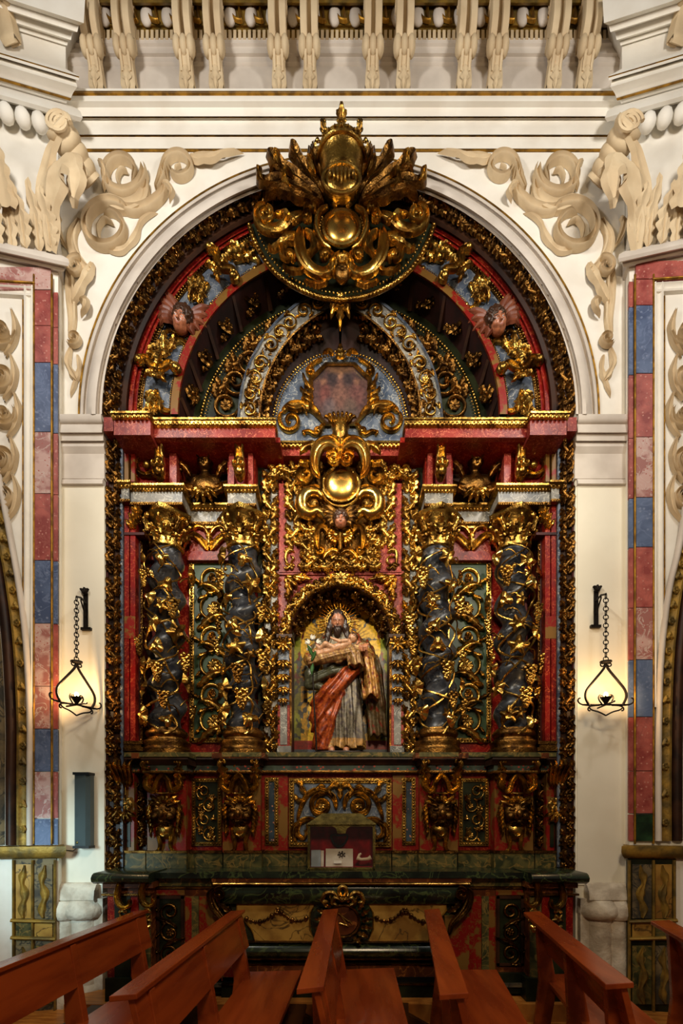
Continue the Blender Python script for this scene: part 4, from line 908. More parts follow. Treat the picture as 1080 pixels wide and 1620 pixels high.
for k in (1, -1):
    m = (lambda u: u) if k > 0 else mirror_u
    def bl(u0, u1, *a, **kw): x = sorted((m(u0), m(u1))); block(x[0], x[1], *a, **kw)
    bl(207, 288, 4.72, 764); bl(360, 404, 4.74, 766); bl(300, 362, 5.0, 795, .12)
    bl(192, 204, 4.70, 759, .1)
    def eb(nm, mt, u0, v0, u1, v1, y, d=.04):
        a, b = sorted((m(u0), m(u1))); return board(nm, en, mt, a, v0, b, v1, y, d)
    eb('attic_block', 'red', 212, 700, 282, 764, 4.86, .3); eb('attic_block', 'red', 360, 700, 404, 766, 4.86, .3)
    eb('pink_strip', 'red_pale', 268, 704, 279, 764, 4.80, .1); eb('pink_strip', 'red_pale', 362, 704, 370, 766, 4.80, .1); eb('pink_strip', 'red_pale', 392, 704, 400, 766, 4.80, .1)
    put(CONS, 'console_bracket', en, m(256), 726, 4.78, 0, k, 1.15); put(CONS, 'console_bracket', en, m(381), 726, 4.78, 0, k, 1.15)
    put(WR, 'wreath', en, m(234), 738, 4.85, 0, k, 1.15)
    for uu in (276, 366, 396): put(UN_SM[0], 'carved_leaf', en, m(uu), 702, 4.79, 30, k, .7)
    # frieze panel over the recess: red with a gilt palmette
    eb('frieze_panel', 'red_pale', 300, 824, 362, 874, 5.04, .05); eb('gilt_fillet', 'gold', 298, 830, 362, 835, 5.01, .05)
    eb('red_ledge', 'red', 296, 872, 366, 886, 5.02, .06)
    g = G()
    for sx in (-1, 1):
        ribbon(g, turn_path((sx * 2, -16), 90 + sx * -35, 58, (sx * 40, sx * -160, sx * -900), 30), (4, 6, 6, 4, 2.5), 5, 'chan', 1)
        ribbon(g, turn_path((sx * 2, 8), 90 - sx * 20, 36, (sx * -40, sx * -200, sx * -300), 20), (2, 5, 4, 1), 5, 'leaf', 2, 3)
    acanthus(g, (0, -14), 90, 30, 7, (0, 0, 0), 5, (2, 5, 6, 3), 4); put(g.mesh('palmette', 'gold'), 'palmette', en, m(332), 856, 5.03, 0, 1, 1)
# ---- framed scroll panels between the columns
def panel_scroll(k, sn):
    m = (lambda u: u) if k > 0 else mirror_u
    t = thing('scroll_relief', 'tall green relief of gilt scrolls and rosettes between the %s columns' % sn, 'relief', P(m(336), 1172, 5.08), 'tall scroll panels')
    a, b = sorted((m(305), m(368))); board('ground', t, 'green_paint', a, 890, b, 1168, 5.085, .02)
    for (p0, p1) in (((303, 888), (303, 1171)), ((369, 888), (369, 1171)), ((303, 888), (369, 888)), ((303, 1171), (369, 1171))):
        g = G(); a0 = P(m(p0[0]), p0[1], 5.07); a1 = P(m(p1[0]), p1[1], 5.07)
        if p0[0] == p1[0]: pbox(g, *sorted((m(p0[0] - 3.5), m(p0[0] + 3.5)))[:1], 886, sorted((m(p0[0] - 3.5), m(p0[0] + 3.5)))[1], 1173, 5.07, .03)
        else: x = sorted((m(303), m(369))); pbox(g, x[0], p0[1] - 3.5, x[1], p0[1] + 3.5, 5.07, .03)
        fr_ = obj('frame_rail', g.mesh('frame_rail', 'gold', False), t)
        bead_row(fr_, [(m(p0[0]) - 0, p0[1]), (m(p1[0]), p1[1])], 5.068, 2.0, 4.6)
    zs = [(916, 1), (964, 0), (1008, 1), (1054, 0), (1098, 1), (1142, 0)]
    for i, (v, c_) in enumerate(zs):
        put((SC_ROSE, SC_COIL)[c_], 'scroll', t, m(337), v, 5.08, 180 * (i % 2) * 1 + 20 * k, k if i % 2 else -k, 1.12)
        put(ROSE if not c_ else ROSE_OLD, 'rosette', t, m(337), v, 5.075, 0, 1, 1.0 if not c_ else .5)
        g = G(); acanthus(g, (-26, -12), 30, 60, 8, (100, -100, -240), 5, (1, 4, 6, 2), 5); put(g.mesh('leaf', 'gold'), 'leaf', t, m(337), v + 22, 5.08, 0, k if i % 2 else -k)
panel_scroll(1, 'left'); panel_scroll(-1, 'right')
# ------------------------------------------------------------------ twisted columns with vines
YC = 4.90
def shaft_mesh():
    H, n, m = 318, 150, 26; V = []
    for i in range(n + 1):
        t = i / n; z = t * H; a = 2 * pi * 5.2 * t; R = 25 - 2.5 * t; amp = 3.4 * min(1, t * 9, (1 - t) * 9)
        for j in range(m):
            b = 2 * pi * j / m; r = R + 3.2 * cos(b - a) * min(1, t * 9, (1 - t) * 9); V.append((amp * cos(a) + r * cos(b), amp * sin(a) + r * sin(b), z))
    return G().add(V, [(i * m + j, i * m + (j + 1) % m, (i + 1) * m + (j + 1) % m, (i + 1) * m + j) for i in range(n) for j in range(m)]).mesh('shaft', 'shaft')
SHAFT = shaft_mesh()
g = G(); lathe(g, [(38, -30), (38, -22), (36, -20), (35, -16), (37, -12), (36, -8), (30, -6), (29, -3), (32, 0), (33, 4), (31, 8), (28, 9), (27, 12)], 28); CBASE = g.mesh('column_base', 'gold_old')
g = G(); g.box(-40, 40, -40, 40, -38, -30); CPLINTH = g.mesh('plinth', 'brown_marble', False)
def bell():
    g = G(); lathe(g, [(23, -4), (26, -2), (26, 2), (23, 4), (23, 20), (26, 36), (33, 46)], 24); return g.mesh('bell', 'gold')
BELL = bell()
g = G(); N_ = 40; V = []
for z, e in ((46, 0), (48, 1), (53, 2), (54, 0)):
    for j in range(N_):
        a = 2 * pi * j / N_ + pi / 4; q = abs(((a / (pi / 2)) % 1) - .5) * 2; r = (29 + e) + 8 * q ** 2.2; V.append((r * cos(a + pi / 4 * 0), r * sin(a), z))
g.add(V, [(i * N_ + j, i * N_ + (j + 1) % N_, (i + 1) * N_ + (j + 1) % N_, (i + 1) * N_ + j) for i in range(3) for j in range(N_)] + [tuple(range(N_ - 1, -1, -1)), tuple(range(3 * N_, 4 * N_))]); ABAC = g.mesh('abacus', 'gold')
g = G(); acanthus(g, (0, 0), 90, 26, 8.5, (0, 0, 0), 3, (0, 0, 3, 9, 11), 5); CLEAF = g.mesh('acanthus_leaf', 'gold')
g = G(); ribbon(g, turn_path((0, 0), 75, 44, (20, -120, -1000), 34), (3, 3.4, 3, 2.4), 4, 'chan', (0, 4, 8, 8)); CVOL = g.mesh('capital_volute', 'gold')
g = G(); star_leaf(g, 12.5, 5, .40, .42, 40); LEAF = g.mesh('vine_leaf', 'gold')
g = G(); star_leaf(g, 9.5, 3, .36, .5, 30); LEAF2 = g.mesh('vine_leaf', 'gold_bright')
def grapes(seed):
    r = random.Random(seed); g = G()
    for i in range(30):
        t = i / 29; rad = 7.5 * (1 - t) ** .7 + 1; a = i * 2.4; ball(g, (rad * cos(a) * (.6 + .4 * r.random()), -5 - abs(rad * sin(a)) * .8, 8 - 22 * t), 2.7, 7, 5)
    return g.mesh('grape_cluster', 'gold')
GRP = [grapes(1), grapes(2)]
def vine_paths(seed):
    r = random.Random(seed); H = 294
    def at(z, phi, rad): return (rad * sin(phi), -rad * cos(phi), z)
    out = []
    for off, amp in ((0, 1), (pi, 1)):
        pts = []
        for i in range(70):
            t = i / 69; a = 2 * pi * 5.2 * t + off + 1.6
            x, y, z = 5.2 * cos(2 * pi * 5.2 * t), 5.2 * sin(2 * pi * 5.2 * t), t * H; phi = .9 * sin(t * 5.2 * pi + off) + (.25 * sin(t * 31 + seed))
            rr = 31 + 2.2 * sin(t * 40 + off); pts.append((x * .5 + rr * sin(phi), y * .5 - rr * cos(phi), z))
        out.append((pts, 1.7))
    for i in range(20):     # tendrils
        z0 = 14 + i * 13.6 + r.uniform(-5, 5); p0 = r.uniform(-1.2, 1.2); d = r.choice((-1, 1)); pts = []
        for j in range(14):
            t = j / 13; pts.append(at(z0 + t * r.uniform(16, 20) + 4 * sin(t * 5), p0 + d * t * .9, 31 + 4 * sin(t * pi)))
        out.append((pts, 1.0))
    return out
def column(u, sn, seed, label):
    v0 = 1166; base = P(u, v0, YC); k = S(1, YC)
    t = thing('twisted_column', label, 'column', (base[0], base[1], base[2] - 38 * k), 'twisted vine columns')
    def cp(me, nm, z=0, s=1.0, rot=0, off=(0, 0), eul=None, mx=1, par=None):
        return put(me, nm, par or t, 0, 0, YC, loc=(base[0] + off[0] * k, base[1] + off[1] * k, base[2] + z * k), s=s, euler=eul or (0, 0, rot), mx=mx)
    cp(CPLINTH, 'plinth'); cp(CBASE, 'column_base'); cp(SHAFT, 'shaft', rot=seed * 1.3).scale[2] *= .93
    cap = cp(BELL, 'capital', 296); cp(ABAC, 'abacus', 296, par=cap)
    for i in range(8):
        a = i * pi / 4 + pi / 8; cp(CLEAF, 'acanthus_leaf', 298, .95, a, (24 * sin(a), -24 * cos(a)), par=cap)
        a = i * pi / 4; cp(CLEAF, 'acanthus_leaf', 308, 1.05, a, (25 * sin(a), -25 * cos(a)), par=cap)
    for i in range(4):
        a = pi / 4 + i * pi / 2
        for mx in (1, -1): cp(CVOL, 'capital_volute', 314, .8, a, (30 * sin(a) - mx * 2 * cos(a), -30 * cos(a) - mx * 2 * sin(a)), mx=mx, par=cap)
    for i in range(4): a = i * pi / 2; cp(ROSE, 'rosette', 296 + 50, .5, a, (35 * sin(a), -35 * cos(a)), par=cap)
    for pts, r_ in vine_paths(seed):
        g = G(); tube3(g, pts, [r_ * 1.2, r_, r_ * .7], 6); cp(g.mesh('vine_stem', 'gold'), 'vine_stem')
    r = random.Random(seed * 7)
    for i in range(23):
        z = 8 + i * 12.2 + r.uniform(-4, 4); a = ((i * 2.2) % 3.4) - 1.7 + r.uniform(-.2, .2); kk = 34 + r.uniform(-1, 3)
        kind = i % 2
        if kind and i % 4 != 1 or i % 5 == 4:
            cp(GRP[i % 2], 'grape_cluster', z, r.uniform(1.0, 1.3), a, ((kk - 2) * sin(a), -(kk - 2) * cos(a)))
        else:
            cp((LEAF, LEAF2)[r.random() < .4], 'vine_leaf', z, r.uniform(1.15, 1.5), 0, (kk * sin(a), -kk * cos(a)), (r.uniform(-.3, .3), r.uniform(-1.2, 1.2), a))
    for i in range(6):
        z = 26 + i * 44 + r.uniform(-8, 8); a = r.uniform(-1.5, 1.5); kk = 34
        cp(LEAF2 if i % 2 else LEAF, 'vine_leaf', z, r.uniform(.7, .95), 0, (kk * sin(a), -kk * cos(a)), (r.uniform(-.4, .4), r.uniform(-2, 2), a))
for i, (u, w_) in enumerate(((264, 'outermost left'), (385, 'left of the niche'), (mirror_u(385), 'right of the niche'), (mirror_u(264), 'outermost right'))):
    column(u, w_, i + 1, 'dark twisted column wrapped in gilt grapevine, %s' % w_)

# ------------------------------------------------------------------ middle bay
mb = thing('middle_bay', 'red middle bay of the altarpiece with carved gilt strips around cartouche and niche', 'altarpiece', P(538, 1190, 5.0))
board('bay_board', mb, 'red', 416, 735, 660, 905, 5.03, .06)
for k in (1, -1):
    m = (lambda u: u) if k > 0 else mirror_u
    def bb(nm, mt, u0, v0, u1, v1, y, d=.04, par=None):
        a, b = sorted((m(u0), m(u1))); return board(nm, par or mb, mt, a, v0, b, v1, y, d)
    bb('strip_ground', 'greymarble', 418, 742, 439, 1192, 4.99, .1); bb('strip_edge', 'green_dark', 408, 700, 418, 1192, 5.0, .15)
    for i in range(11): put(UN_GOLD[i % 2], 'carved_leaf', mb, m(428), 764 + i * 41, 4.985, 0, k * (1 if i % 2 else -1), .9)
    for uu in (417, 439): bead_row(mb, [(m(uu), 744), (m(uu), 1190)], 4.985, 1.1, 3.6, 'gold_old')
    bb('pink_strip', 'red_pale', 441, 765, 453, 905, 4.975, .06); bb('pink_block', 'red_pale', 441, 862, 475, 905, 4.97, .06)
    bb('strip_ground', 'greymarble', 453, 745, 475, 862, 4.985, .06)
    for i in range(3): put(UN_GOLD[i % 2], 'carved_leaf', mb, m(464), 768 + i * 40, 4.98, 0, k * (1 if i % 2 else -1), .92)
    put(UN_GOLD[0], 'carved_leaf', mb, m(440), 750, 4.97, 90, k, .8); put(UN_GOLD[1], 'carved_leaf', mb, m(466), 748, 4.965, 60, k, .8)
    bb('strip_ground', 'gold_old', 475, 855, 500, 905, 4.985, .06); put(UN_GOLD[1], 'carved_leaf', mb, m(487), 872, 4.98, 0, k, .9)
    for i in range(2): put(UN_GOLD[i], 'carved_leaf', mb, m(492 + i * 34), 892, 4.965, 90, k, .85)
    put(UN_SM[0], 'carved_leaf', mb, m(484), 858, 4.97, 80, k, 1.0)
bead_row(mb, [(478, 880), (598, 880)], 4.975, 1.4, 4); bead_row(mb, [(476, 903), (600, 903)], 4.975, 1.4, 4)
# small letter-like scrolls on the pink blocks
for nm, pts in (('left', [(466, 874), (459, 871), (453, 876), (452, 886), (457, 894), (466, 893)]), ('right', [(612, 876), (618, 871), (626, 873), (627, 884), (627, 893), (632, 894)])):
    t = thing('scroll_monogram', 'small gilt letter-like scroll on the %s pink block above the niche' % nm, 'ornament', P(pts[0][0], 895, 4.96), 'letter-like scrolls')
    stroke(t, 'stroke', pts, (1.5, 3, 3, 3, 2, 1.2), 4, 4.967, 'gold', 'round', 0, both=False)
    stroke(t, 'stroke', [(459, 880), (464, 884), (460, 890)] if nm == 'left' else [(624, 882), (615, 882), (612, 889), (618, 894), (626, 890)], (1.2, 2.4, 1.4), 4, 4.967, 'gold', 'round', 0, both=False)
    u = pts[3][0] if nm == 'left' else 620
    put(UN_SM[0], 'leaf', t, u + (6 if nm == 'left' else 0), 897, 4.968, 90, 1, .5); put(UN_SM[1], 'leaf', t, u + (4 if nm == 'left' else 0), 871, 4.968, 90, 1, .4)
# ---- niche
nt_ = thing('niche', 'arched red niche with gilt vine border around the statue', 'niche', P(538, 1193, 5.0))
NC, NV, NR = 538.5, 1007, 79; YN = 5.0
g = G(); A = [180 * i / 40 for i in range(41)]; n = 41; inn = [(NC + NR * cos(radians(a)), NV - NR * sin(radians(a))) for a in A]
cor = math.degrees(math.atan2(NV - 908, 100)); A2 = []
ou = []
for a in A:
    c, s = cos(radians(a)), sin(radians(a)); kx = 100 / abs(c) if abs(c) > 1e-6 else 1e9; kz = 99 / s if s > 1e-6 else 1e9; q = min(kx, kz); ou.append((NC + q * c, NV - q * s))
V = [P(u, v, YN) for u, v in inn] + [P(u, v, YN) for u, v in ou]; V += [P(NC + 100, 908, YN), P(NC - 100, 908, YN)]
Fc = [(i, n + i, n + i + 1, i + 1) for i in range(n - 1)]; ia = max(i for i in range(n) if A[i] < cor); Fc.append((n + ia, 2 * n, n + ia + 1)); ib = n - 1 - ia; Fc.append((n + ib - 1, 2 * n + 1, n + ib))
g.add(V, Fc); pbox(g, NC - 100, NV, NC - NR, 1193, YN, .02); pbox(g, NC + NR, NV, NC + 100, 1193, YN, .02); pbox(g, NC - 100, 904, NC + 100, 909, YN - .02, .05)
obj('arch_board', g.mesh('arch_board', 'red_pale', False), nt_)
# shell of the niche
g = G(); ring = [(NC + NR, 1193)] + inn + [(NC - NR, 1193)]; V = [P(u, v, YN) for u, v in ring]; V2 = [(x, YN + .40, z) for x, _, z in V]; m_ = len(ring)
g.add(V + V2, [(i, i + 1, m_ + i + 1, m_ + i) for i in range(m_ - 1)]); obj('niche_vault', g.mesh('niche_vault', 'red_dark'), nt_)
for i in range(7):
    a = radians(20 + i * 23.3); o = put(UN_OLD[i % 2], 'carved_leaf', nt_, 0, 0, 5.2, loc=np.array(P(NC + (NR - 2) * cos(a), NV - (NR - 2) * sin(a), YN)) + np.array([0, .18, 0]), s=.8); o.rotation_euler = (0, pi / 2 - a, pi / 2); o.rotation_euler = (pi / 2 - .3, -a + pi / 2, 0)
def leafpat(a, b):
    """painted foliage on yellow: deterministic leaf blobs, symmetric about the middle"""
    x = abs(a - .5) * 2; c = np.array((240, 190, 40), float)
    if b < .115: c = np.array((150, 30, 20), float) if b > .06 else np.array((84, 92, 104), float)
    elif x > .86: c = np.array((136, 140, 40), float)
    s = 0
    for (px, pz, L_, W_, an, col) in LP:
        dx, dz = (x - px) * .5, (b - pz) * 1.45; ca, sa = cos(an), sin(an); p, q = dx * ca + dz * sa, -dx * sa + dz * ca
        e = abs(q) < W_ * (1 - (p / L_) ** 2) * (.72 + .4 * sin(p * 95)) if abs(p) < L_ else False
        if e and b > .12: c = np.array(col, float); s = 1
    return lin(tuple(c))
_r = random.Random(4); LP = []
for i in range(52):
    LP.append((_r.uniform(.05, .98), _r.uniform(.14, .98), _r.uniform(.05, .12), _r.uniform(.012, .03), _r.uniform(0, pi), _r.choice(((58, 64, 62), (44, 48, 52), (64, 66, 40), (112, 34, 24), (70, 76, 84)))))
for i in range(14): LP.append((.3 + .5 * sin(i * .45), .12 + i * .062, .10, .02, .6 + i * .5, (70, 78, 84)))
yb = YN + .395
colour_grid('painted_back', 'painting', Xof(NC - NR, YN), Xof(NC + NR, YN), Zof(1193, YN), Zof(NV - NR, YN), yb, 150, 230, leafpat, nt_, lambda a, b: b < .7 or ((a - .5) / .5) ** 2 + ((b - .702) / .298) ** 2 < 1.0)
bead_row(nt_, arc_pts(NC, NV, 80.5, 0, 180, 60), YN - .01, 1.0, 3, 'gold_old')
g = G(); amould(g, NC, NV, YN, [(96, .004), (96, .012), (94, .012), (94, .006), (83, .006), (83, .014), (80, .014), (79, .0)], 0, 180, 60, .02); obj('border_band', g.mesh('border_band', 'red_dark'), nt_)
for i in range(13):
    a = 7 + i * 166 / 12; u, v = NC + 88 * cos(radians(a)), NV - 88 * sin(radians(a))
    put(UN_SM[i % 2], 'vine_leaf', nt_, u, v, YN - .012, a, 1 if i % 2 else -1, .82)
put(ROSE, 'rosette', nt_, NC, 915, YN - .03, 0, 1, 1.15); put(UN_SM[0], 'leaf', nt_, NC - 14, 915, YN - .015, 80, 1, .7); put(UN_SM[0], 'leaf', nt_, NC + 14, 915, YN - .015, -80, -1, .7)
# gilt spandrel foliage
for k in (1, -1):
    m = (lambda u: u) if k > 0 else (lambda u: 2 * NC - u)
    g = G()
    for x, z, a, L_ in ((4, -4, -10, 44), (4, -4, -80, 44), (6, -6, -45, 26), (10, -4, -30, 22), (6, -14, -60, 22), (22, -2, -20, 20), (4, -28, -70, 20), (14, -12, -50, 14)):
        acanthus(g, (x, z), a, L_, 5.5, (30, -30, (160 if a > -45 else -160)), 5, (1, 4, 6, 2), 4)
    for x, z in ((14, -9), (9, -16), (22, -8), (9, -26), (32, -7)): ball(g, (x, -4, z), 3)
    put(g.mesh('spandrel_foliage', 'gold'), 'spandrel_foliage', nt_, m(447), 909, YN - .005, 0, k, 1.05)
    def bb(nm, mt, u0, v0, u1, v1, y, d=.04):
        a, b = sorted((m(u0), m(u1))); return board(nm, nt_, mt, a, v0, b, v1, y, d)
    bb('pilaster', 'greyblue', 440, 1010, 457, 1115, 4.955, .05); bb('pilaster', 'red_pale', 439, 1115, 458, 1180, 4.957, .05); bb('pilaster_inlay', 'greymarble', 443, 1113, 454, 1178, 4.95, .05)
    bb('pilaster_foot', 'greymarble', 438, 1180, 460, 1193, 4.94, .06)
    bb('impost', 'brown_dark', 437, 1003, 462, 1008, 4.92, .28); bb('impost', 'gold_old', 439, 1008, 460, 1013, 4.935, .2)
    bb('gilt_jamb', 'gold_old', 457.5, 1013, 461, 1190, 4.985, .04)
    for z, s_ in ((0, 1.0), (-26, 1.0), (-48, .95), (-68, .85), (-86, .7)):
        g = G()
        for a in (-90, -55, -125, -30, -150) if z else (-90, -50, -130, 0, 180, 60, 120): acanthus(g, (0, z + 6), a, 16 * s_, 4.2 * s_, (0, 0, (a + 90) * -1), 4, (2, 5, 6, 3), 2)
        ball(g, (0, -5, z + 4), 3.2 * s_)
        put(g.mesh('leaf_drop', 'gold'), 'leaf_drop', nt_, m(448.5), 1026, 4.955, 0, k, 1)

# ------------------------------------------------------------------ surface nets for sculpted forms
def nets(fn, lo, hi, h):
    ax = [np.arange(lo[i], hi[i] + h, h) for i in range(3)]; X, Y, Z = np.meshgrid(*ax, indexing='ij'); D = fn(X, Y, Z); sg = D < 0
    nx, ny, nz = D.shape; acc = np.zeros((nx - 1, ny - 1, nz - 1, 3)); cnt = np.zeros((nx - 1, ny - 1, nz - 1))
    def sl(o): return tuple(slice(o[i], D.shape[i] - 1 + o[i]) for i in range(3))
    cor = [(i, j, k) for i in (0, 1) for j in (0, 1) for k in (0, 1)]
    for a in cor:
        for d in range(3):
            if a[d]: continue
            b = list(a); b[d] = 1; da, db = D[sl(a)], D[sl(b)]; ch = (da < 0) != (db < 0); t = np.where(ch, da / (da - db + 1e-12), 0)
            for q in range(3): acc[..., q] += np.where(ch, a[q] + (t if q == d else 0), 0)
            cnt += ch
    act = cnt > 0; idx = np.full(act.shape, -1); idx[act] = np.arange(act.sum()); I = np.argwhere(act)
    V = np.array(lo) + h * (I + acc[act] / cnt[act][:, None]); Fs = []
    for d in range(3):
        e = [slice(1, -1)] * 3; e[d] = slice(0, -1); s0 = sg[tuple(e)]; e2 = list(e); e2[d] = slice(1, None); s1 = sg[tuple(e2)]
        ch = np.argwhere(s0 != s1)
        if not len(ch): continue
        base = ch.copy()
        for q in range(3):
            if q != d: base[:, q] += 1
        flip = s0[tuple(ch.T)]; a, b = [(1, 2), (2, 0), (0, 1)][d]
        def cell(oa, ob):
            c = base.copy(); c[:, a] -= oa; c[:, b] -= ob; return idx[tuple(c.T)]
        Q = np.stack([cell(1, 1), cell(0, 1), cell(0, 0), cell(1, 0)], 1); Q[~flip] = Q[~flip][:, ::-1]; Fs.append(Q)
    Fs = np.concatenate(Fs); return V, Fs[(Fs >= 0).all(1)]
def smin(a, b, k): h = np.clip(.5 + .5 * (b - a) / k, 0, 1); return b + (a - b) * h - k * h * (1 - h)
def ell(X, Y, Z, c, r): 
    q = np.sqrt(((X - c[0]) / r[0]) ** 2 + ((Y - c[1]) / r[1]) ** 2 + ((Z - c[2]) / r[2]) ** 2); return (q - 1) * min(r)
def caps(X, Y, Z, a, b, ra, rb):
    a, b = np.array(a, float), np.array(b, float); d = b - a; t = np.clip(((X - a[0]) * d[0] + (Y - a[1]) * d[1] + (Z - a[2]) * d[2]) / (d @ d), 0, 1)
    return np.sqrt((X - a[0] - t * d[0]) ** 2 + (Y - a[1] - t * d[1]) ** 2 + (Z - a[2] - t * d[2]) ** 2) - (ra + (rb - ra) * t)
def chain(X, Y, Z, pts, rs, k=2):
    o = None
    for i in range(len(pts) - 1):
        c = caps(X, Y, Z, pts[i], pts[i + 1], rs[i], rs[i + 1]); o = c if o is None else smin(o, c, k)
    return o
def sculpt(name, groups, colfn, lo, hi, h, k=1.5, mt='polychrome'):
    """groups: list of sdf functions; colour chosen per vertex by nearest group"""
    def f(X, Y, Z):
        o = None
        for q in groups: d = q(X, Y, Z); o = d if o is None else smin(o, d, k)
        return o
    V, Fs = nets(f, lo, hi, h); g_ = np.argmin(np.stack([q(V[:, 0], V[:, 1], V[:, 2]) for q in groups]), 0); cols = colfn(V, g_)
    me = bpy.data.meshes.new(name); me.from_pydata(V.tolist(), [], Fs.tolist()); me.materials.append(M[mt]); me.shade_smooth()
    a = me.color_attributes.new('Col', 'FLOAT_COLOR', 'POINT'); a.data.foreach_set('color', cols.astype(np.float32).reshape(-1)); return me
# ---- head with a face: centre c, half-width w, facing -y, tilt down
def nod(c, p, Y, Z):
    dy, dz = Y - c[1], Z - c[2]; return c[1] + dy * cos(p) + dz * sin(p), c[2] - dy * sin(p) + dz * cos(p)
def head_parts(c, w, pitch=0.0):
    cx, cy, cz = c; H = w * 1.35
    def face(X, Y, Z):
        Y, Z = nod(c, pitch, Y, Z)
        d = ell(X, Y, Z, (cx, cy, cz), (w, w * 1.12, H))
        d = smin(d, ell(X, Y, Z, (cx, cy - w * .25, cz - H * .5), (w * .68, w * .75, H * .45)), w * .3)
        for s in (-1, 1):
            d = -smin(-d, ell(X, Y, Z, (cx + s * w * .40, cy - w * 1.16, cz + H * .04), (w * .30, w * .22, w * .2)), w * .12)
            d = smin(d, ell(X, Y, Z, (cx + s * w * .40, cy - w * .93, cz + H * .03), (w * .2, w * .14, w * .15)), w * .06)
            d = smin(d, caps(X, Y, Z, (cx + s * w * .16, cy - w * 1.06, cz + H * .2), (cx + s * w * .62, cy - w * .93, cz + H * .18), w * .1, w * .07), w * .12)
            d = smin(d, ell(X, Y, Z, (cx + s * w * .45, cy - w * .78, cz - H * .24), (w * .32, w * .3, w * .3)), w * .2)
            d = smin(d, ell(X, Y, Z, (cx + s * w * 1.0, cy + w * .05, cz - H * .02), (w * .16, w * .24, w * .34)), w * .08)
        d = smin(d, caps(X, Y, Z, (cx, cy - w * 1.06, cz + H * .12), (cx, cy - w * 1.36, cz - H * .2), w * .1, w * .18), w * .12)
        d = smin(d, caps(X, Y, Z, (cx - w * .22, cy - w * 1.04, cz - H * .42), (cx + w * .22, cy - w * 1.04, cz - H * .42), w * .1, w * .1), w * .08)
        d = smin(d, caps(X, Y, Z, (cx - w * .16, cy - w * 1.02, cz - H * .53), (cx + w * .16, cy - w * 1.02, cz - H * .53), w * .11, w * .11), w * .08)
        return d
    def paint(V, col, skin):
        Yp, Zp = nod(c, pitch, V[:, 1], V[:, 2]); x, z = (V[:, 0] - cx) / w, (Zp - cz) / H; y = (Yp - cy) / w; fr = y < -.6
        for s in (-1, 1):
            col[fr & (((x - s * .40) / .17) ** 2 + ((z - .02) / .045) ** 2 < 1)] = lin((150, 112, 88))[:3] + (0,)
            col[fr & (((x - s * .40) / .13) ** 2 + ((z - .0) / .04) ** 2 < 1)] = lin((30, 20, 14))[:3] + (0,)
            col[fr & (abs(z - .21 + .1 * (abs(x) - .4) ** 2) < .035) & (abs(x - s * .42) < .3)] = lin((50, 30, 20))[:3] + (0,)
        col[fr & (abs(x) < .2) & (abs(z + .47) < .05)] = lin((150, 80, 62))[:3] + (0,)
    return face, paint
# ------------------------------------------------------------------ statue in the niche
YS = 5.17; SU, SV = 538, 1193
st_ = thing('statue', 'painted wooden statue of a bearded robed man cradling an infant in the niche', 'statue', P(SU, SV, YS))
HC = (-4, -15, 205)
NOD = .42; face, paint = head_parts(HC, 9.8, NOD)
def g_skin(X, Y, Z):
    d = face(X, Y, Z); d = smin(d, caps(X, Y, Z, (-2, -4, 182), (-3, -10, 198), 8, 7), 2)
    # right hand (picture left) closing round the staff
    d = np.minimum(d, chain(X, Y, Z, [(-36, -22, 139), (-42, -27, 144)], [5.4, 5.6]))
    for i in range(4):
        z = 149 - i * 3.4; d = smin(d, chain(X, Y, Z, [(-39, -28, z - 2), (-44.5, -34, z - 1), (-48, -30, z - 2)], [1.9, 1.7, 1.5], .8), .6)
    d = smin(d, chain(X, Y, Z, [(-36, -27, 146), (-38, -33, 150), (-43, -34, 152)], [2.0, 1.8, 1.6], .8), .6)
    # left hand (picture right) spread over the infant's shoulder
    d = np.minimum(d, chain(X, Y, Z, [(38, -24, 150), (35, -32, 160)], [5, 6]))
    for i in range(4):
        x = 30 + i * 3.6; d = smin(d, chain(X, Y, Z, [(x + 1, -36, 162), (x - .5, -40, 156 + abs(i - 1.5)), (x - 1, -39, 150 + abs(i - 1.5) * 1.5)], [2, 1.8, 1.5], .8), .6)
    d = smin(d, chain(X, Y, Z, [(31, -34, 164), (27, -39, 164), (25, -41, 160)], [2.1, 1.9, 1.6], .8), .6)
    # feet
    for x in (-13, 9): d = np.minimum(d, chain(X, Y, Z, [(x, -8, 6), (x, -26, 3.5)], [5.5, 4.5]))
    return d
def g_hair(X, Y0, Z0):
    Y, Z = nod(HC, NOD, Y0, Z0)
    d = ell(X, Y, Z, (HC[0], HC[1] + 3.5, HC[2] + 4), (11.2, 11.2, 13.4))
    d = np.maximum(d, -ell(X, Y, Z, (HC[0], HC[1] - 11, HC[2] - 4.5), (8.0, 9, 10.5)))
    for s in (-1, 1):
        d = smin(d, chain(X, Y0, Z0, [(HC[0] + s * 10, HC[1] + 1, 208), (HC[0] + s * 12.5, HC[1] + 2, 194), (HC[0] + s * 15, HC[1] + 4, 182), (HC[0] + s * 18, HC[1] + 2, 172)], [4, 5, 5, 3], 3), 2)
    b = ell(X, Y, Z, (HC[0], HC[1] - 7.5, HC[2] - 13), (7.2, 5.4, 8)); b = smin(b, ell(X, Y, Z, (HC[0], HC[1] - 9.5, HC[2] - 18.5), (4.6, 4, 7)), 3)
    b = np.maximum(b, -ell(X, Y, Z, (HC[0], HC[1] - 14.5, HC[2] - 7.6), (3.4, 5, 1.6)))
    mo = caps(X, Y, Z, (HC[0] - 4.6, HC[1] - 10, HC[2] - 7.4), (HC[0] + 4.6, HC[1] - 10, HC[2] - 7.4), 1.5, 1.5)
    d = np.minimum(d, smin(b, mo, 1)); return d + .5 * np.sin(X * 1.5 + Z * .35) * np.sin(Z * .5)
zk = [0, 20, 60, 100, 128, 150, 168, 178, 186, 192]
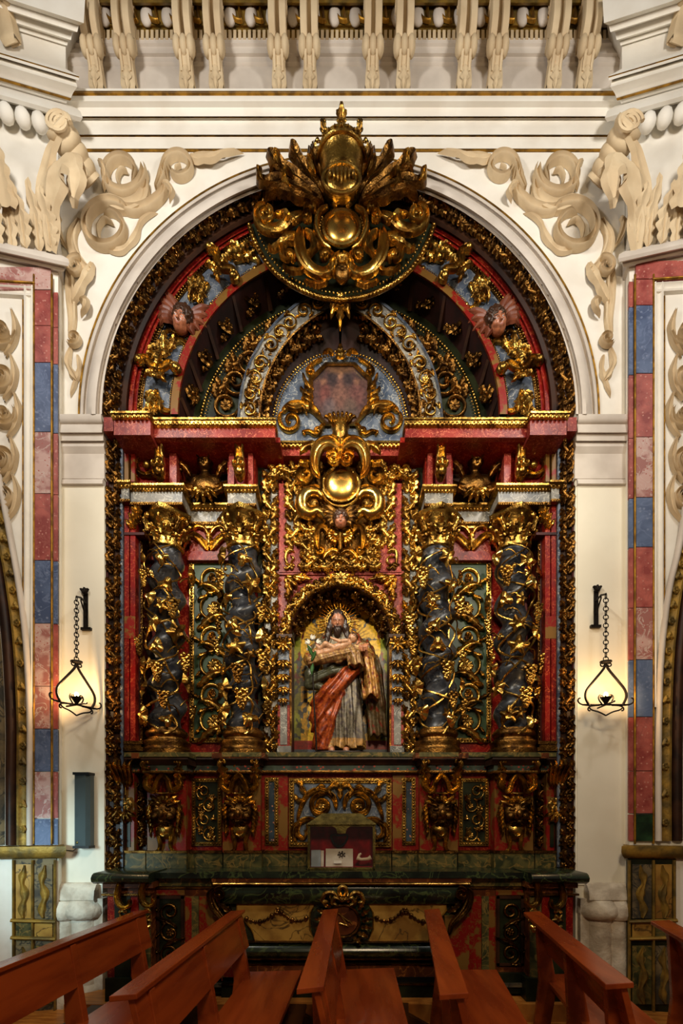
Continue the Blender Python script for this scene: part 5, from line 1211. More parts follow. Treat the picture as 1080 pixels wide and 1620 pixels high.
def g_tunic(X, Y, Z):
    cx = np.interp(Z, zk, [6, 6, 5, 3, 1, 0, 1, 1, 0, -1]); hw = np.interp(Z, zk, [33, 32, 29, 27, 28, 31, 34, 30, 19, 8]); hd = np.interp(Z, zk, [21, 20, 20, 20, 19, 18, 16, 14, 11, 7]); cy = np.interp(Z, zk, [-6, -6, -6, -4, -3, -2, -1, -1, -2, -4])
    ph = np.arctan2(X - cx, -(Y - cy)); fold = np.interp(Z, [0, 60, 130, 160], [3.0, 2.2, 1.0, .8]) * (np.sin(ph * 11 + Z * .02) + .5 * np.sin(ph * 19 - Z * .05))
    hem = 8 + 2.5 * np.sin(ph * 7)
    q = (np.sqrt(((X - cx) / hw) ** 2 + ((Y - cy) / hd) ** 2) - 1) * np.minimum(hw, hd) - fold * .8
    return np.maximum(np.maximum(q, hem - Z), Z - 191)
def fold(X, Z, dx, dz, f, amp, ph=0):     # folds that run along direction (dx, dz)
    p = X * dz - Z * dx; q = X * dx + Z * dz; return amp * (np.sin(p * f + .7 * np.sin(q * .045 + ph)) + .45 * np.sin(p * f * 1.83 + 1.1 + .5 * np.sin(q * .07)))
def g_mantle(X, Y, Z):      # orange cloak: shoulder, long fall on the right, swathe over the left leg
    d = chain(X, Y, Z, [(22, 4, 182), (40, 2, 164), (52, 4, 130), (58, 6, 80), (60, 8, 34)], [10, 13, 15, 15, 13], 6) + fold(X, Z, .12, -1, .5, 1.7)
    d = np.maximum(d, 30 + 3 * np.sin(X * .5) - Z)
    d = smin(d, chain(X, Y, Z, [(-22, 6, 182), (-36, 4, 166), (-42, 2, 148)], [9, 11, 9], 5) + fold(X, Z, -.5, -1, .6, .8), 3)
    e = chain(X, Y, Z, [(34, -18, 130), (10, -24, 116), (-16, -22, 92), (-30, -14, 52), (-31, -9, 8)], [6, 11, 15, 14, 12], 8) + fold(X, Z, -.62, -.78, .40, 2.0, 1)
    e = smin(e, chain(X, Y, Z, [(-12, -22, 106), (-34, -16, 80), (-40, -10, 52)], [9, 10, 8], 6) + fold(X, Z, -.72, -.7, .5, 1.3), 3)
    e = smin(e, chain(X, Y, Z, [(0, -22, 92), (-14, -20, 56), (-22, -14, 8)], [7, 9, 9], 6) + fold(X, Z, -.3, -.95, .5, 1.2), 3)
    d = np.minimum(d, e); return np.maximum(d, 4 - Z)
def g_green(X, Y, Z):       # grey-green lining over the hip and under the arm
    d = chain(X, Y, Z, [(-38, -6, 142), (-46, -8, 124), (-47, -8, 108), (-30, -16, 102)], [8, 9, 8, 6], 5); d = smin(d, chain(X, Y, Z, [(-40, -14, 114), (-10, -24, 124), (24, -20, 132)], [9, 8, 5], 5) + fold(X, Z, .95, .3, .55, 1.0), 3); return d
def g_sleeve(X, Y, Z):      # gilded sleeves
    d = chain(X, Y, Z, [(-38, -2, 158), (-47, -8, 148), (-46, -16, 140)], [9, 10, 8], 5) + fold(X, Z, .3, -1, .7, .8)
    e = chain(X, Y, Z, [(38, -4, 164), (45, -12, 148), (40, -20, 146)], [10, 9, 7], 5)
    f = chain(X, Y, Z, [(42, -18, 142), (47, -20, 112), (49, -20, 88)], [9, 12, 14], 4) + fold(X, Z, .1, -1, .5, 1.6)
    f = np.maximum(f, 84 + 4 * np.sin(X * .3) - Z); f = np.maximum(f, -caps(X, Y, Z, (48, -22, 92), (49, -24, 76), 6, 10))
    return np.minimum(np.minimum(d, e), f)
def g_plinth(X, Y, Z):
    return np.maximum(np.sqrt((X / 44) ** 2 + ((Y + 6) / 26) ** 2) * 26 - 26, np.abs(Z - .5) - 1.5)
def st_col(V, gi):
    x, y, z = V.T; col = np.zeros((len(V), 4)); r = np.random.default_rng(3)
    def C(a, al): return np.array(lin(a)[:3] + (al,))
    tab = [C((168, 112, 82), 0), C((46, 29, 20), 0), C((98, 90, 76), .8), C((150, 66, 24), .6), C((66, 66, 48), .4), C((158, 114, 54), .9), C((50, 36, 26), 0)]
    for i, c in enumerate(tab): col[gi == i] = c
    tn = gi == 2; pat = (np.sin(x * .35 + 2 * np.sin(z * .2)) * np.sin(z * .3 + np.sin(x * .25))) > .45; col[tn & pat] = C((70, 60, 58), .2); col[tn & (z < 22)] = C((150, 112, 60), 1); col[tn & (z > 140)] = C((112, 102, 82), .5)
    mn = gi == 3; col[mn & (x > 30)] = C((88, 66, 38), .6); col[mn & (x < -18) & (z > 140)] = C((98, 86, 64), .5); pat = (np.sin(x * .35 + z * .2 + 1.8 * np.sin(z * .16 + x * .1)) * np.sin(z * .3 - x * .2 + 1.5 * np.sin(x * .2))) > .42; col[mn & pat] = C((108, 36, 18), .2); col[mn & (x > 40) & (np.sin(z * .2 + x * .3) > .2)] = C((84, 70, 46), .6)
    pat = (np.sin(x * .5 + 1.5 * np.sin(z * .2)) * np.sin(z * .4 + np.sin(x * .3))) > .5; col[(gi == 5) & pat] = C((124, 60, 26), .5)
    sk = gi == 0; tmp = col[sk]; paint(V[sk], tmp, 0); col[sk] = tmp; return col
me = sculpt('figure', [g_skin, g_hair, g_tunic, g_mantle, g_green, g_sleeve, g_plinth], st_col, (-64, -46, -2), (76, 30, 226), 1.05, 1.2)
put(me, 'figure', st_, SU, SV, YS)
# infant
IH = (19, -36, 171)
def i_skin(X, Y, Z):
    d = ell(X, Y, Z, IH, (6.6, 6.6, 7.4)); d = smin(d, chain(X, Y, Z, [(12, -35, 163), (0, -36, 158), (-11, -35, 155)], [5.6, 6.2, 6.4], 3), 2)
    d = smin(d, chain(X, Y, Z, [(-11, -37, 156), (-22, -41, 160), (-31, -36, 154), (-35, -38, 159)], [5, 4.2, 3, 2.3], 2), 1.5)
    d = smin(d, chain(X, Y, Z, [(-11, -35, 153), (-22, -38, 150), (-33, -36, 147), (-37, -38, 151)], [5, 4.2, 3, 2.3], 2), 1.5)
    d = smin(d, chain(X, Y, Z, [(10, -39, 166), (0, -42, 164), (-10, -41, 168)], [3.2, 2.7, 2.1], 1.5), 1.2)
    for a in (-1, 0, 1): d = smin(d, caps(X, Y, Z, (-10, -41, 168), (-14.5, -42 + a, 170 + a * 1.4), 1.1, .8), .5)
    d = smin(d, ell(X, Y, Z, (IH[0] - 4.5, IH[1] - 5.5, IH[2] - .5), (1.6, 1.6, 1.4)), 1); return d
def i_hair(X, Y, Z): return ell(X, Y, Z, (IH[0] + 1.2, IH[1] + 1, IH[2] + 1.8), (7.2, 7, 7)) + .7 * np.sin(X * 1.3) * np.sin(Z * 1.3) * np.sin(Y * 1.3)
def i_col(V, gi):
    col = np.zeros((len(V), 4)); col[:] = lin((186, 140, 106))[:3] + (0,); col[gi == 1] = lin((74, 48, 26))[:3] + (0,); return col
put(sculpt('infant', [i_skin, i_hair], i_col, (-48, -56, 140), (36, -22, 190), .9, .8), 'infant', st_, SU, SV, YS)
def i_cloth(X, Y, Z):
    d = chain(X, Y, Z, [(-45, -28, 139), (-26, -34, 140), (-4, -36, 143), (18, -36, 150), (33, -32, 160)], [7, 8, 8.5, 8.5, 7], 4) + fold(X, Z, .97, .22, .6, .9)
    d = smin(d, chain(X, Y, Z, [(16, -36, 150), (22, -38, 140), (24, -38, 130)], [8, 10, 11], 3) + fold(X, Z, .1, -1, .6, 1.3), 3); return np.maximum(d, 128 + 2 * np.sin(X * .5) - Z)
def c_col(V, gi):
    col = np.zeros((len(V), 4)); col[:] = lin((150, 116, 70))[:3] + (.9,); m_ = np.sin(V[:, 0] * .7 + V[:, 2] * .4) > .6; col[m_] = lin((120, 84, 52))[:3] + (.3,); return col
put(sculpt('swaddling_cloth', [i_cloth], c_col, (-58, -56, 122), (48, -18, 176), 1.0, .8), 'swaddling_cloth', st_, SU, SV, YS)
# halo: disc ring and separate rays
g = G(); p = arc_pts(0, 0, 16, 0, 360, 40); V = []
tube3(g, [(a, 0, -b) for a, b in p[:-1]], 1.0, 6, True); tube3(g, [(a * 1.22, 0, -b * 1.22) for a, b in p[:-1]], .7, 6, True)
for i in range(24): a = i * pi / 12; ball(g, (17.8 * cos(a), -.5, 17.8 * sin(a)), 1.3, 6, 4)
halo = put(g.mesh('halo', 'gold_bright'), 'halo', st_, SU + HC[0], SV - HC[2] - 4, YS - .02)
g = G(); ribbon(g, [(0, 19), (0, 30), (0, 40)], (1.5, 1.1, .3), 1.2, 'ridge'); ray = g.mesh('ray', 'gold_bright')
g = G(); ribbon(g, spline([(0, 19), (.8, 24), (-.8, 30), (.4, 36)], 10), (1.2, 1, .3), 1.2, 'ridge'); ray2 = g.mesh('ray', 'gold_bright')
for i in range(33):
    a = -160 + i * 10; put((ray, ray2)[i % 2], 'ray', halo, SU + HC[0], SV - HC[2] - 4, YS - .02, a)
# lily staff
st2 = thing('lily_staff', 'thin dark staff topped with white lilies held by the statue', 'staff', P(505, SV, YS - .2))
g = G(); tube3(g, [P(501, 1192, YS - .2), P(496, 1100, YS - .22), P(493.5, 1030, YS - .225)], .008, 6); obj('pole', g.mesh('pole', 'iron'), st2)
for i, (u, v, r_) in enumerate(((494, 1012, -10), (489, 1019, 40), (501, 1018, -45), (492, 1027, 70))):
    g = G()
    for j in range(6):
        a = j * pi / 3; acanthus(g, (0, 0), 90 + 34 * cos(a), 15, 3.2, (0, 0, 60 * cos(a)), 1, (3 * sin(a), 5 * sin(a), 8 * sin(a)), 0)
    put(g.mesh('lily', 'lily'), 'lily', st2, u, v, YS - .225, r_, 1, .52)
for i, (u, v, r_) in enumerate(((494, 1038, 20), (492, 1046, -30), (495, 1050, 170))):
    g = G(); acanthus(g, (0, 0), 90, 20, 3, (0, 20, 60), 2, (0, 2, 4, 2), 0); put(g.mesh('leaf', 'stem_green'), 'leaf', st2, u, v, YS - .23, r_)
# ------------------------------------------------------------------ cherub heads
CF, CPn = head_parts((0, 0, 0), 10, .35)
def ch_skin(X, Y, Z): return CF(X, Y, Z)
def ch_hair(X, Y, Z):
    Y, Z = nod((0, 0, 0), .35, Y, Z)
    d = ell(X, Y, Z, (0, 1.2, 3.5), (12.2, 12.6, 12.8)); d = np.maximum(d, -ell(X, Y, Z, (0, -13, -4.5), (8.2, 8, 11.5))); return d + 1.3 * np.sin(X * .8) * np.sin(Z * .8 + 1) * np.sin(Y * .7)
def ch_col(V, gi):
    col = np.zeros((len(V), 4)); col[:] = lin((170, 108, 80))[:3] + (0,); tmp = col.copy(); CPn(V, tmp, 0); col = tmp; col[gi == 1] = lin((62, 38, 24))[:3] + (.3,); return col
CHEAD = sculpt('head', [ch_skin, ch_hair], ch_col, (-15, -17, -19), (15, 18, 21), .75, 1.0)
g = G()
for i in range(5): acanthus(g, (5, 4 - i * 2.5), 44 - i * 17, 32 - i * 3, 6, (10, -30, -70), 3, (0, 3 + i, 4 + i, 1), 0)
WING = g.mesh('wing', 'gold_old')
g = G()
for i in range(5): acanthus(g, (5, 4 - i * 2.5), 44 - i * 17, 32 - i * 3, 6, (10, -30, -70), 3, (0, 3 + i, 4 + i, 1), 0)
WINGS = g.mesh('wing', 'skin_dark')
def cherub(u, v, y, rot, s, label, wing=WINGS, wrot=0):
    t = thing('cherub_head', label, 'cherub', P(u, v, y), 'winged cherub heads')
    put(CHEAD, 'head', t, u, v, y - .05 * s, rot, 1, s)
    for mx in (1, -1): put(wing, 'wing', t, u, v, y, rot + wrot * mx, mx, s)
    g = G(); ribbon(g, vol((0, -2), 16, 16, 200, .9, 30), (2.4, 3, 3, 2.4), 4, 'leaf', 0, 9); put(g.mesh('collar', 'gold_old'), 'collar', t, u, v, y, rot, 1, s)
cherub(288, 507, 4.82, -18, 1.35, 'brown cherub head with wings on the left of the blue attic band')
cherub(785, 510, 4.82, 22, 1.35, 'brown cherub head with wings on the right of the blue attic band')
cherub(538.5, 822, 4.86, 0, .95, 'small dark cherub head below the oval boss of the central cartouche', WING)

# ---- dark gilt busts in the recesses between the two cornices
BHEAD = sculpt('head', [ch_skin, ch_hair, lambda X, Y, Z: chain(X, Y, Z, [(0, 3, -12), (0, 4, -22), (-14, 6, -28), (-20, 6, -36)], [6, 7, 9, 8], 4), lambda X, Y, Z: chain(X, Y, Z, [(0, 4, -22), (14, 6, -28), (20, 6, -36)], [7, 9, 8], 4), lambda X, Y, Z: ell(X, Y, Z, (0, 3, -36), (20, 11, 16))], lambda V, gi: np.zeros((len(V), 4)), (-32, -17, -54), (32, 20, 21), 1.0, 2.0, 'gold_old')
for k in (1, -1):
    m = (lambda u: u) if k > 0 else mirror_u; u = m(324); y = 4.92
    t = thing('carved_bust', 'dark gilt carved bust with curling foliage in the %s recess under the cornice' % ('left', 'right')[k < 0], 'carving', P(u, 795, y), 'carved busts under the cornice')
    put(BHEAD, 'bust', t, u, 731, y, 0, k, 1.05)
    g = G()
    for a in range(9): acanthus(g, (0, 4), 90 + (a - 4) * 26, 17, 4.5, (0, (a - 4) * 40, (a - 4) * 110), 5, (6, 12, 13, 6), 2)
    put(g.mesh('hair', 'gold_old'), 'hair', t, u, 724, y - .02, 0, k)
    for mx in (1, -1):
        g = G(); cscroll(g, (10, -38), 20, 74, 5, (-80, 160, 700), 6, 'chan', 2); acanthus(g, (8, -40), -30, 34, 7, (60, 160, 260), 6, (2, 6, 8, 2), 4); acanthus(g, (20, -20), 60, 36, 7, (0, -80, -260), 6, (2, 6, 8, 2), 4)
        put(g.mesh('foliage', 'gold_old'), 'foliage', t, u, 738, y + .02, 0, mx)
    g = G()
    for a in (-90, -60, -120, -35, -145): acanthus(g, (0, 0), a, 26, 6, (0, 0, (a + 90) * -2), 5, (2, 8, 10, 3), 3)
    put(g.mesh('leaf_skirt', 'gold'), 'leaf_skirt', t, u, 774, y, 0, k)
# ------------------------------------------------------------------ central cartouche
cc = thing('cartouche', 'gilt scroll cartouche with a shining oval boss above the niche', 'cartouche', P(538, 900, 4.95))
Y1 = 4.93
board('ground', cc, 'gold_old', 478, 740, 598, 880, 4.985, .05)
g = G(); ball(g, (0, 0, 0), 1, 36, 18, 27, 12, 26); bo = put(g.mesh('boss', 'gold_mirror', True, 180), 'boss', cc, 539, 768, Y1 - .02)
g = G(); tube3(g, [(28.5 * cos(a), -3, 27 * sin(a)) for a in np.linspace(0, 2 * pi, 48, endpoint=False)], 2.6, 8, True); put(g.mesh('boss_rim', 'gold'), 'boss_rim', cc, 539, 768, Y1 - .01)
g = G(); ribbon(g, vol((0, 0), 33, 33, 200, .39, 30), (2, 3.4, 2), 5, 'round', 2); put(g.mesh('boss_lip', 'gold_bright'), 'boss_lip', cc, 539, 771, Y1 - .02)
B = dict(y=Y1, mt='gold')
YT = 4.80
stroke(cc, 'scroll', [(538, 730), (534, 716), (520, 708), (506, 714), (499, 730), (499, 748), (506, 760)], (4, 7, 10, 10, 9, 7, 3), 9, YT, 'gold_bright', 'chan', (6, 8, 8, 4))
coil(cc, 'scroll', (527, 732), 11, 3, 160, -1.3, (4, 4.5, 4, 2.5), 7, YT, 'gold_bright', 'chan', 6)
stroke(cc, 'scroll', [(504, 722), (494, 712), (482, 714), (474, 722)], (5, 9, 8, 2), 8, YT, 'gold', 'leaf', (2, 8, 6, 2), 2)
coil(cc, 'scroll', (484, 757), 13, 4, 60, 1.4, (5, 6, 5, 3), 8, Y1, 'gold', 'chan', 4)
stroke(cc, 'leaf', [(490, 735), (480, 738), (472, 734)], (4, 7, 1), 7, YT + .05, 'gold', 'leaf', (2, 5, 4), 2)
stroke(cc, 'leaf', [(508, 776), (494, 776), (482, 784), (476, 780)], (3, 6, 5, 1), 7, Y1, 'gold', 'leaf', (2, 6, 4), 3)
stroke(cc, 'horn', [(512, 796), (502, 786), (488, 786), (479, 797), (480, 812), (490, 818), (502, 814), (512, 822), (518, 836)], (5, 8, 10, 11, 11, 10, 8, 6, 3), 11, Y1, 'gold_bright', 'round', (2, 6, 8, 10, 10, 8, 6, 4, 2))
g = G(); lathe(g, [(9, -6), (11, -2), (9, 2), (6, 0)], 16); put(g.mesh('horn_mouth', 'gold'), 'horn_mouth', cc, 494, 800, Y1 - .05, 60, 1); put(g.mesh('horn_mouth', 'gold'), 'horn_mouth', cc, mirror_u(494), 800, Y1 - .05, -60, -1)
stroke(cc, 'leaf', [(486, 800), (492, 806), (504, 804)], (2, 5, 2), 8, Y1 - .03, 'gold', 'leaf', 6, 2)
stroke(cc, 'scroll', [(534, 850), (522, 846), (512, 838), (504, 842), (502, 858), (504, 874)], (3, 6, 6, 5, 5, 3), 8, Y1, 'gold', 'chan', 3)
g = G()
for i in range(6): acanthus(g, (0, 0), 120 + i * 24, 17, 4.2, (0, 20, 40), 5, (6, 9, 8, 3), 0)
ball(g, (0, -9, 0), 5); me = g.mesh('shell', 'gold_bright'); put(me, 'shell', cc, 531, 852, Y1 - .01, 20); put(me, 'shell', cc, mirror_u(531), 852, Y1 - .01, -20, -1)
coil(cc, 'scroll', (507, 872), 8, 2, 90, 1.5, (3, 3, 2), 6, Y1, 'gold')
stroke(cc, 'leaf', [(540, 880), (528, 874), (516, 880), (510, 890)], (2, 5, 5, 1), 7, Y1, 'gold', 'leaf', (2, 5, 3), 3)
stroke(cc, 'leaf', [(538, 842), (538, 858), (538, 876)], (7, 6, 2), 7, Y1 - .02, 'gold', 'leaf', 4, 3, both=False)
stroke(cc, 'vase_stem', [(538, 700), (538, 715), (538, 738)], (12, 7, 3), 10, YT, 'gold_bright', 'leaf', 6, 2, both=False)
stroke(cc, 'scroll', [(536, 702), (526, 698), (514, 700), (508, 706)], (3, 5, 5, 2), 8, YT, 'gold', 'leaf', 4, 2)
for (u, v, r_) in ((490, 840, 40), (484, 868, 0), (512, 895, 80), (494, 858, 20), (480, 770, 10), (500, 738, 30)):
    put(UN_SM[0], 'carved_leaf', cc, u, v, Y1 + .03, r_, 1, .9); put(UN_SM[0], 'carved_leaf', cc, mirror_u(u), v, Y1 + .03, -r_, -1, .9)

# ------------------------------------------------------------------ crown cartouche over the arch
cr = thing('crown_cartouche', 'large gilt cartouche with round mirror and scrolls at the top of the arch', 'cartouche', P(540, 475, 4.62))
Y2 = 4.60; CM = 540
rim = [(394, 356), (402, 380), (418, 410), (440, 436), (470, 456), (505, 470), (540, 475)]
rl = [tuple(q) for q in spline(rim, 30)]; full = rl + [(2 * CM - u, v) for u, v in rl[::-1][1:]]
g = G(); fr_ = [P(u, v, 4.66) for u, v in full]; top = [P(540 + (u - 540) * .5, 330, 4.66) for u, v in full]; n = len(full)
g.add(fr_ + top + [(x, 4.69, z) for x, _, z in fr_], [(i, i + 1, n + i + 1, n + i) for i in range(n - 1)] + [(i, i + 1, 2 * n + i + 1, 2 * n + i) for i in range(n - 1)]); obj('fan_board', g.mesh('fan_board', 'green_dark', True, 30), cr)
g = G(); tube3(g, [P(u, v, 4.64) for u, v in full], .022, 8); obj('rim', g.mesh('rim', 'gold'), cr)
for dr, b_ in ((1.0, 2.6), (.93, 1.8)): bead_row(cr, [(540 + (u - 540) * dr, 330 + (v - 330) * dr) for u, v in full], 4.615, b_, 6.2)
g = G(); ball(g, (0, 0, 0), 1, 36, 16, 24, 9, 24); put(g.mesh('mirror', 'gold_mirror', True, 180), 'mirror', cr, 540, 363, Y2 - .01)
g = G(); tube3(g, [(28 * cos(a), -2, 27 * sin(a)) for a in np.linspace(0, 2 * pi, 48, endpoint=False)], 4, 8, True); put(g.mesh('mirror_frame', 'gold_bright'), 'mirror_frame', cr, 540, 363, Y2)
def cst(nm, pts, ws, h, mt='gold', prof='chan', lift=0, lobes=0, y=Y2, both=True): stroke(cr, nm, pts, ws, h, y, mt, prof, lift, lobes, both, cm=CM)
cst('frame_scroll', [(520, 334), (506, 342), (501, 360), (505, 378), (514, 394), (524, 404)], (2, 5, 6, 5, 5, 3), 8, 'gold_bright', 'round', 3)
for i in range(9):
    a = 130 + i * 14
bead_row(cr, [(510, 344), (505, 362), (509, 378), (517, 390)], Y2 - .05, 1.6, 4.4); bead_row(cr, [(570, 344), (575, 362), (571, 378), (563, 390)], Y2 - .05, 1.6, 4.4)
cst('scroll', [(478, 366), (474, 390), (478, 416), (492, 436), (512, 444), (526, 434), (527, 418), (518, 410)], (4, 9, 10, 9, 8, 7, 5, 3), 10, 'gold_bright', 'chan', (2, 6, 6, 6, 4))
coil(cr, 'scroll', (514, 413), 8, 2, 0, 1.2, (4, 4, 2.5), 8, Y2 - .02, 'gold', 'chan', 4, cm=CM)
cst('leaf', [(480, 372), (492, 384), (498, 402), (490, 414), (482, 408)], (3, 7, 8, 6, 2), 9, 'gold', 'leaf', (2, 6, 8, 8, 4), 3)
cst('leaf', [(494, 372), (500, 388), (508, 400)], (3, 6, 2), 8, 'gold', 'leaf', (2, 5, 3), 2)
cst('scroll', [(470, 380), (456, 384), (446, 396), (448, 412), (458, 420)], (4, 7, 6, 5, 3), 9, 'gold', 'chan', (2, 4, 3))
coil(cr, 'scroll', (457, 413), 9, 2, -60, 1.2, (4, 4, 2.5), 8, Y2 - .02, 'gold', 'chan', 3, cm=CM)
cst('scroll', [(482, 350), (462, 360), (448, 374), (432, 378), (416, 372), (408, 358), (412, 344), (424, 340)], (5, 8, 9, 8, 7, 6, 5, 3), 10, 'gold', 'chan', (4, 8, 8, 8, 8))
coil(cr, 'scroll', (421, 348), 11, 3, 90, -1.3, (5, 5, 4, 2.5), 8, Y2 - .06, 'gold', 'chan', 4, cm=CM)
cst('leaf', [(470, 362), (452, 352), (434, 352)], (4, 8, 2), 8, 'gold_bright', 'leaf', (4, 8, 6), 3, Y2 - .03)
cst('leaf', [(470, 388), (450, 392), (432, 404), (424, 396)], (4, 8, 6, 2), 8, 'gold', 'leaf', (2, 6, 4), 4)
cst('leaf', [(484, 430), (470, 436), (456, 434), (446, 424)], (3, 6, 5, 1), 7, 'gold', 'leaf', (1, 4, 3), 3)
cst('leaf', [(520, 446), (508, 456), (494, 456), (480, 448)], (3, 6, 5, 1), 7, 'gold_bright', 'leaf', (1, 4, 3), 3)
cst('scroll', [(500, 344), (490, 338), (486, 350), (492, 362)], (4, 7, 6, 3), 9, 'gold', 'chan', 6)
coil(cr, 'scroll', (487, 352), 8, 2, 60, 1.3, (3.5, 3.5, 2), 8, Y2 - .03, 'gold', 'chan', 4, cm=CM)
cst('scroll', [(536, 322), (530, 330), (522, 326)], (2, 4, 2), 7, 'gold', 'round', 4)
cst('scroll', [(540, 416), (530, 424), (526, 436), (530, 448)], (5, 7, 7, 3), 9, 'gold', 'chan', (8, 8, 6))
g = G(); ball(g, (0, -8, 0), 12, 14, 10, 1, .8, 1.1); ball(g, (-4.5, -16, 3), 2.5, 8, 5); ball(g, (4.5, -16, 3), 2.5, 8, 5); ball(g, (0, -18, -2), 2.6, 8, 5); put(g.mesh('mask', 'gold_old'), 'mask', cr, 541, 443, Y2 - .01)
g = G()
for a in (60, 90, 120): acanthus(g, (0, 6), a, 20, 6, (0, 0, (90 - a) * -3), 5, (8, 12, 14, 8), 3)
put(g.mesh('leaf', 'gold'), 'leaf', cr, 541, 438, Y2 - .01)
# dark leaves fanning out behind the crown
for pts, w_ in (([(514, 330), (480, 318), (450, 312), (424, 318), (408, 300)], 14), ([(512, 326), (478, 304), (450, 290), (432, 276), (440, 264)], 14), ([(514, 320), (492, 296), (474, 278), (466, 262), (474, 256)], 12), ([(516, 316), (506, 292), (496, 272), (490, 258)], 10), ([(510, 334), (476, 334), (446, 330), (420, 334)], 10), ([(470, 312), (452, 304), (438, 300), (428, 306)], 8)):
    cst('crest_leaf', pts, (w_ * .4, w_ * .9, w_, w_ * .9, w_ * .3), 11, 'gold_old', 'leaf', (2, 10, 16, 20, 12), 4, Y2 + .01)
for pts in ([(462, 322), (452, 312), (456, 300), (466, 304)], [(444, 288), (438, 276), (446, 268)], [(500, 300), (490, 286), (494, 274)], [(420, 312), (412, 302), (418, 294)]):
    cst('crest_leaf', pts, (3, 6, 5, 2), 8, 'gold', 'leaf', (14, 20, 22, 16), 2, Y2 - .02)
# crown
YK = 4.50; g = G()
lathe(g, [(8, -46), (20, -43), (28, -34), (32, -20), (33, -6), (35, 4), (38, 8), (38, 13), (35, 15), (37, 21), (33, 21)], 32); ct = put(g.mesh('crown', 'gold'), 'crown', cr, 540, 266, YK)
g = G(); tube3(g, [(29 * cos(a), 0, 24 * sin(a)) for a in np.linspace(0, 2 * pi, 40, endpoint=False)], 3, 8, True); o = put(g.mesh('front_ring', 'gold'), 'front_ring', ct, 540, 282, YK - .2)
g = G(); ball(g, (0, 0, 0), 1, 24, 12, 26, 7, 21)
for i in range(7): ribbon(g, spline([(-18 + i * 6, -16 + abs(i - 3) * 3), (-18 + i * 6, 0), (-18 + i * 6, 16 - abs(i - 3) * 3)], 14), (.8, 2.8, 2.9, 2.8, .8), 7, 'round', (0, 4, 5, 4, 0))
put(g.mesh('fluted_boss', 'gold'), 'fluted_boss', ct, 540, 284, YK - .19)
g = G(); tube3(g, [(38 * cos(a), 38 * sin(a), 0) for a in np.linspace(0, 2 * pi, 40, endpoint=False)], 3, 8, True); put(g.mesh('band', 'gold'), 'band', ct, 540, 258, YK)
g = G()
for i in range(24): a = 2 * pi * i / 24; ball(g, (39 * cos(a), 39 * sin(a), 0), 2.2, 6, 4)
q = put(g.mesh('bead_row', 'gold_bright'), 'bead_row', ct, 540, 250, YK); q['kind'] = 'stuff'
g = G(); acanthus(g, (0, 0), 90, 30, 8, (0, 0, 0), 3, (0, -2, 2, 8, 8), 4); 
for sx in (-1, 1): acanthus(g, (0, 8), 90 - sx * 40, 16, 4, (0, sx * 60, sx * -200), 3, (0, 1, 4, 4), 2)
ball(g, (0, -2, 30), 3.6); FLEUR = g.mesh('fleuron', 'gold')
for i in range(8):
    a = pi * i / 4; o = put(FLEUR, 'fleuron', ct, 0, 0, YK, loc=np.array(P(540, 252, YK)) + np.array([S(36, YK) * sin(a), -S(36, YK) * cos(a), 0]), s=1.0 if i % 2 == 0 else .8, euler=(0, 0, a))
# ------------------------------------------------------------------ predella (base storey of the altarpiece)
pr = thing('predella', 'red predella with green marbled shelf and base under the columns', 'altarpiece', P(538, 1372, 4.9))
def pb(nm, mt, u0, v0, u1, v1, y, d=.04, par=None): return board(nm, par or pr, mt, min(u0, u1), v0, max(u0, u1), v1, y, d)
pb('ground_board', 'red', 196, 1205, 880, 1350, 4.96, .1)
def shelf(u0, u1, y):
    u0, u1 = min(u0, u1), max(u0, u1)
    g = G(); hmould(g, u0, u1, y, [(1190, .03), (1197, .03), (1198, .02)], 5.3 - y); obj('shelf', g.mesh('shelf', 'green_marble', False), pr)
    g = G(); hmould(g, u0 + 2, u1 - 2, y, [(1198, .015), (1201, .02), (1205, -.01), (1210, -.03)], 5.25 - y); obj('shelf_moulding', g.mesh('shelf_moulding', 'brown_dark'), pr)
    g = G(); hmould(g, u0 + 5, u1 - 5, y + .04, [(1210, 0), (1219, 0)], 5.2 - y); obj('painted_strip', g.mesh('painted_strip', 'strip_pat', False), pr)
    g = G(); hmould(g, u0 + 4, u1 - 4, y + .03, [(1219, .012), (1221, .016), (1223, .012)], 5.2 - y); obj('gilt_fillet', g.mesh('gilt_fillet', 'gold_old'), pr)
mat('strip_pat', (60, 72, 60), (40, 40, 36), 9, .5, spots=(150, 60, 44), sscale=26, sthr=.26)
mat('dot_pat', (52, 66, 76), (40, 50, 60), 9, .5, spots=(176, 120, 96), sscale=30, sthr=.24)
shelf(408, 668, 4.87)
for k in (1, -1):
    m = (lambda u: u) if k > 0 else mirror_u
    shelf(m(196), m(226), 4.78); shelf(m(222), m(300), 4.66); shelf(m(296), m(356), 4.88); shelf(m(352), m(414), 4.68)
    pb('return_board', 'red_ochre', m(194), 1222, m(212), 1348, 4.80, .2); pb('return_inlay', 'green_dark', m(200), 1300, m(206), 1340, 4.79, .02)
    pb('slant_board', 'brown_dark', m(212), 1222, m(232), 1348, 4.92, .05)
    for (a, b) in ((233, 294), (352, 412)):
        pb('pier_block', 'red_ochre', m(a), 1223, m(b), 1348, 4.82, .2)
    pb('ochre_board', 'red_ochre', m(414), 1224, m(455), 1346, 4.935, .03)
    # base course: blocks of marbled green, one by one
    for (a, b, y) in ((194, 230, 4.76), (231, 295, 4.76), (296, 352, 4.88), (353, 414, 4.76), (415, 456, 4.87), (457, 496, 4.87), (497, 538, 4.87)):
        pb('base_block', 'green_marble', m(a + .4), 1350, m(b - .4), 1374, y, .25); pb('gilt_fillet', 'gold_old', m(a), 1346, m(b), 1350, y - .01, .2)
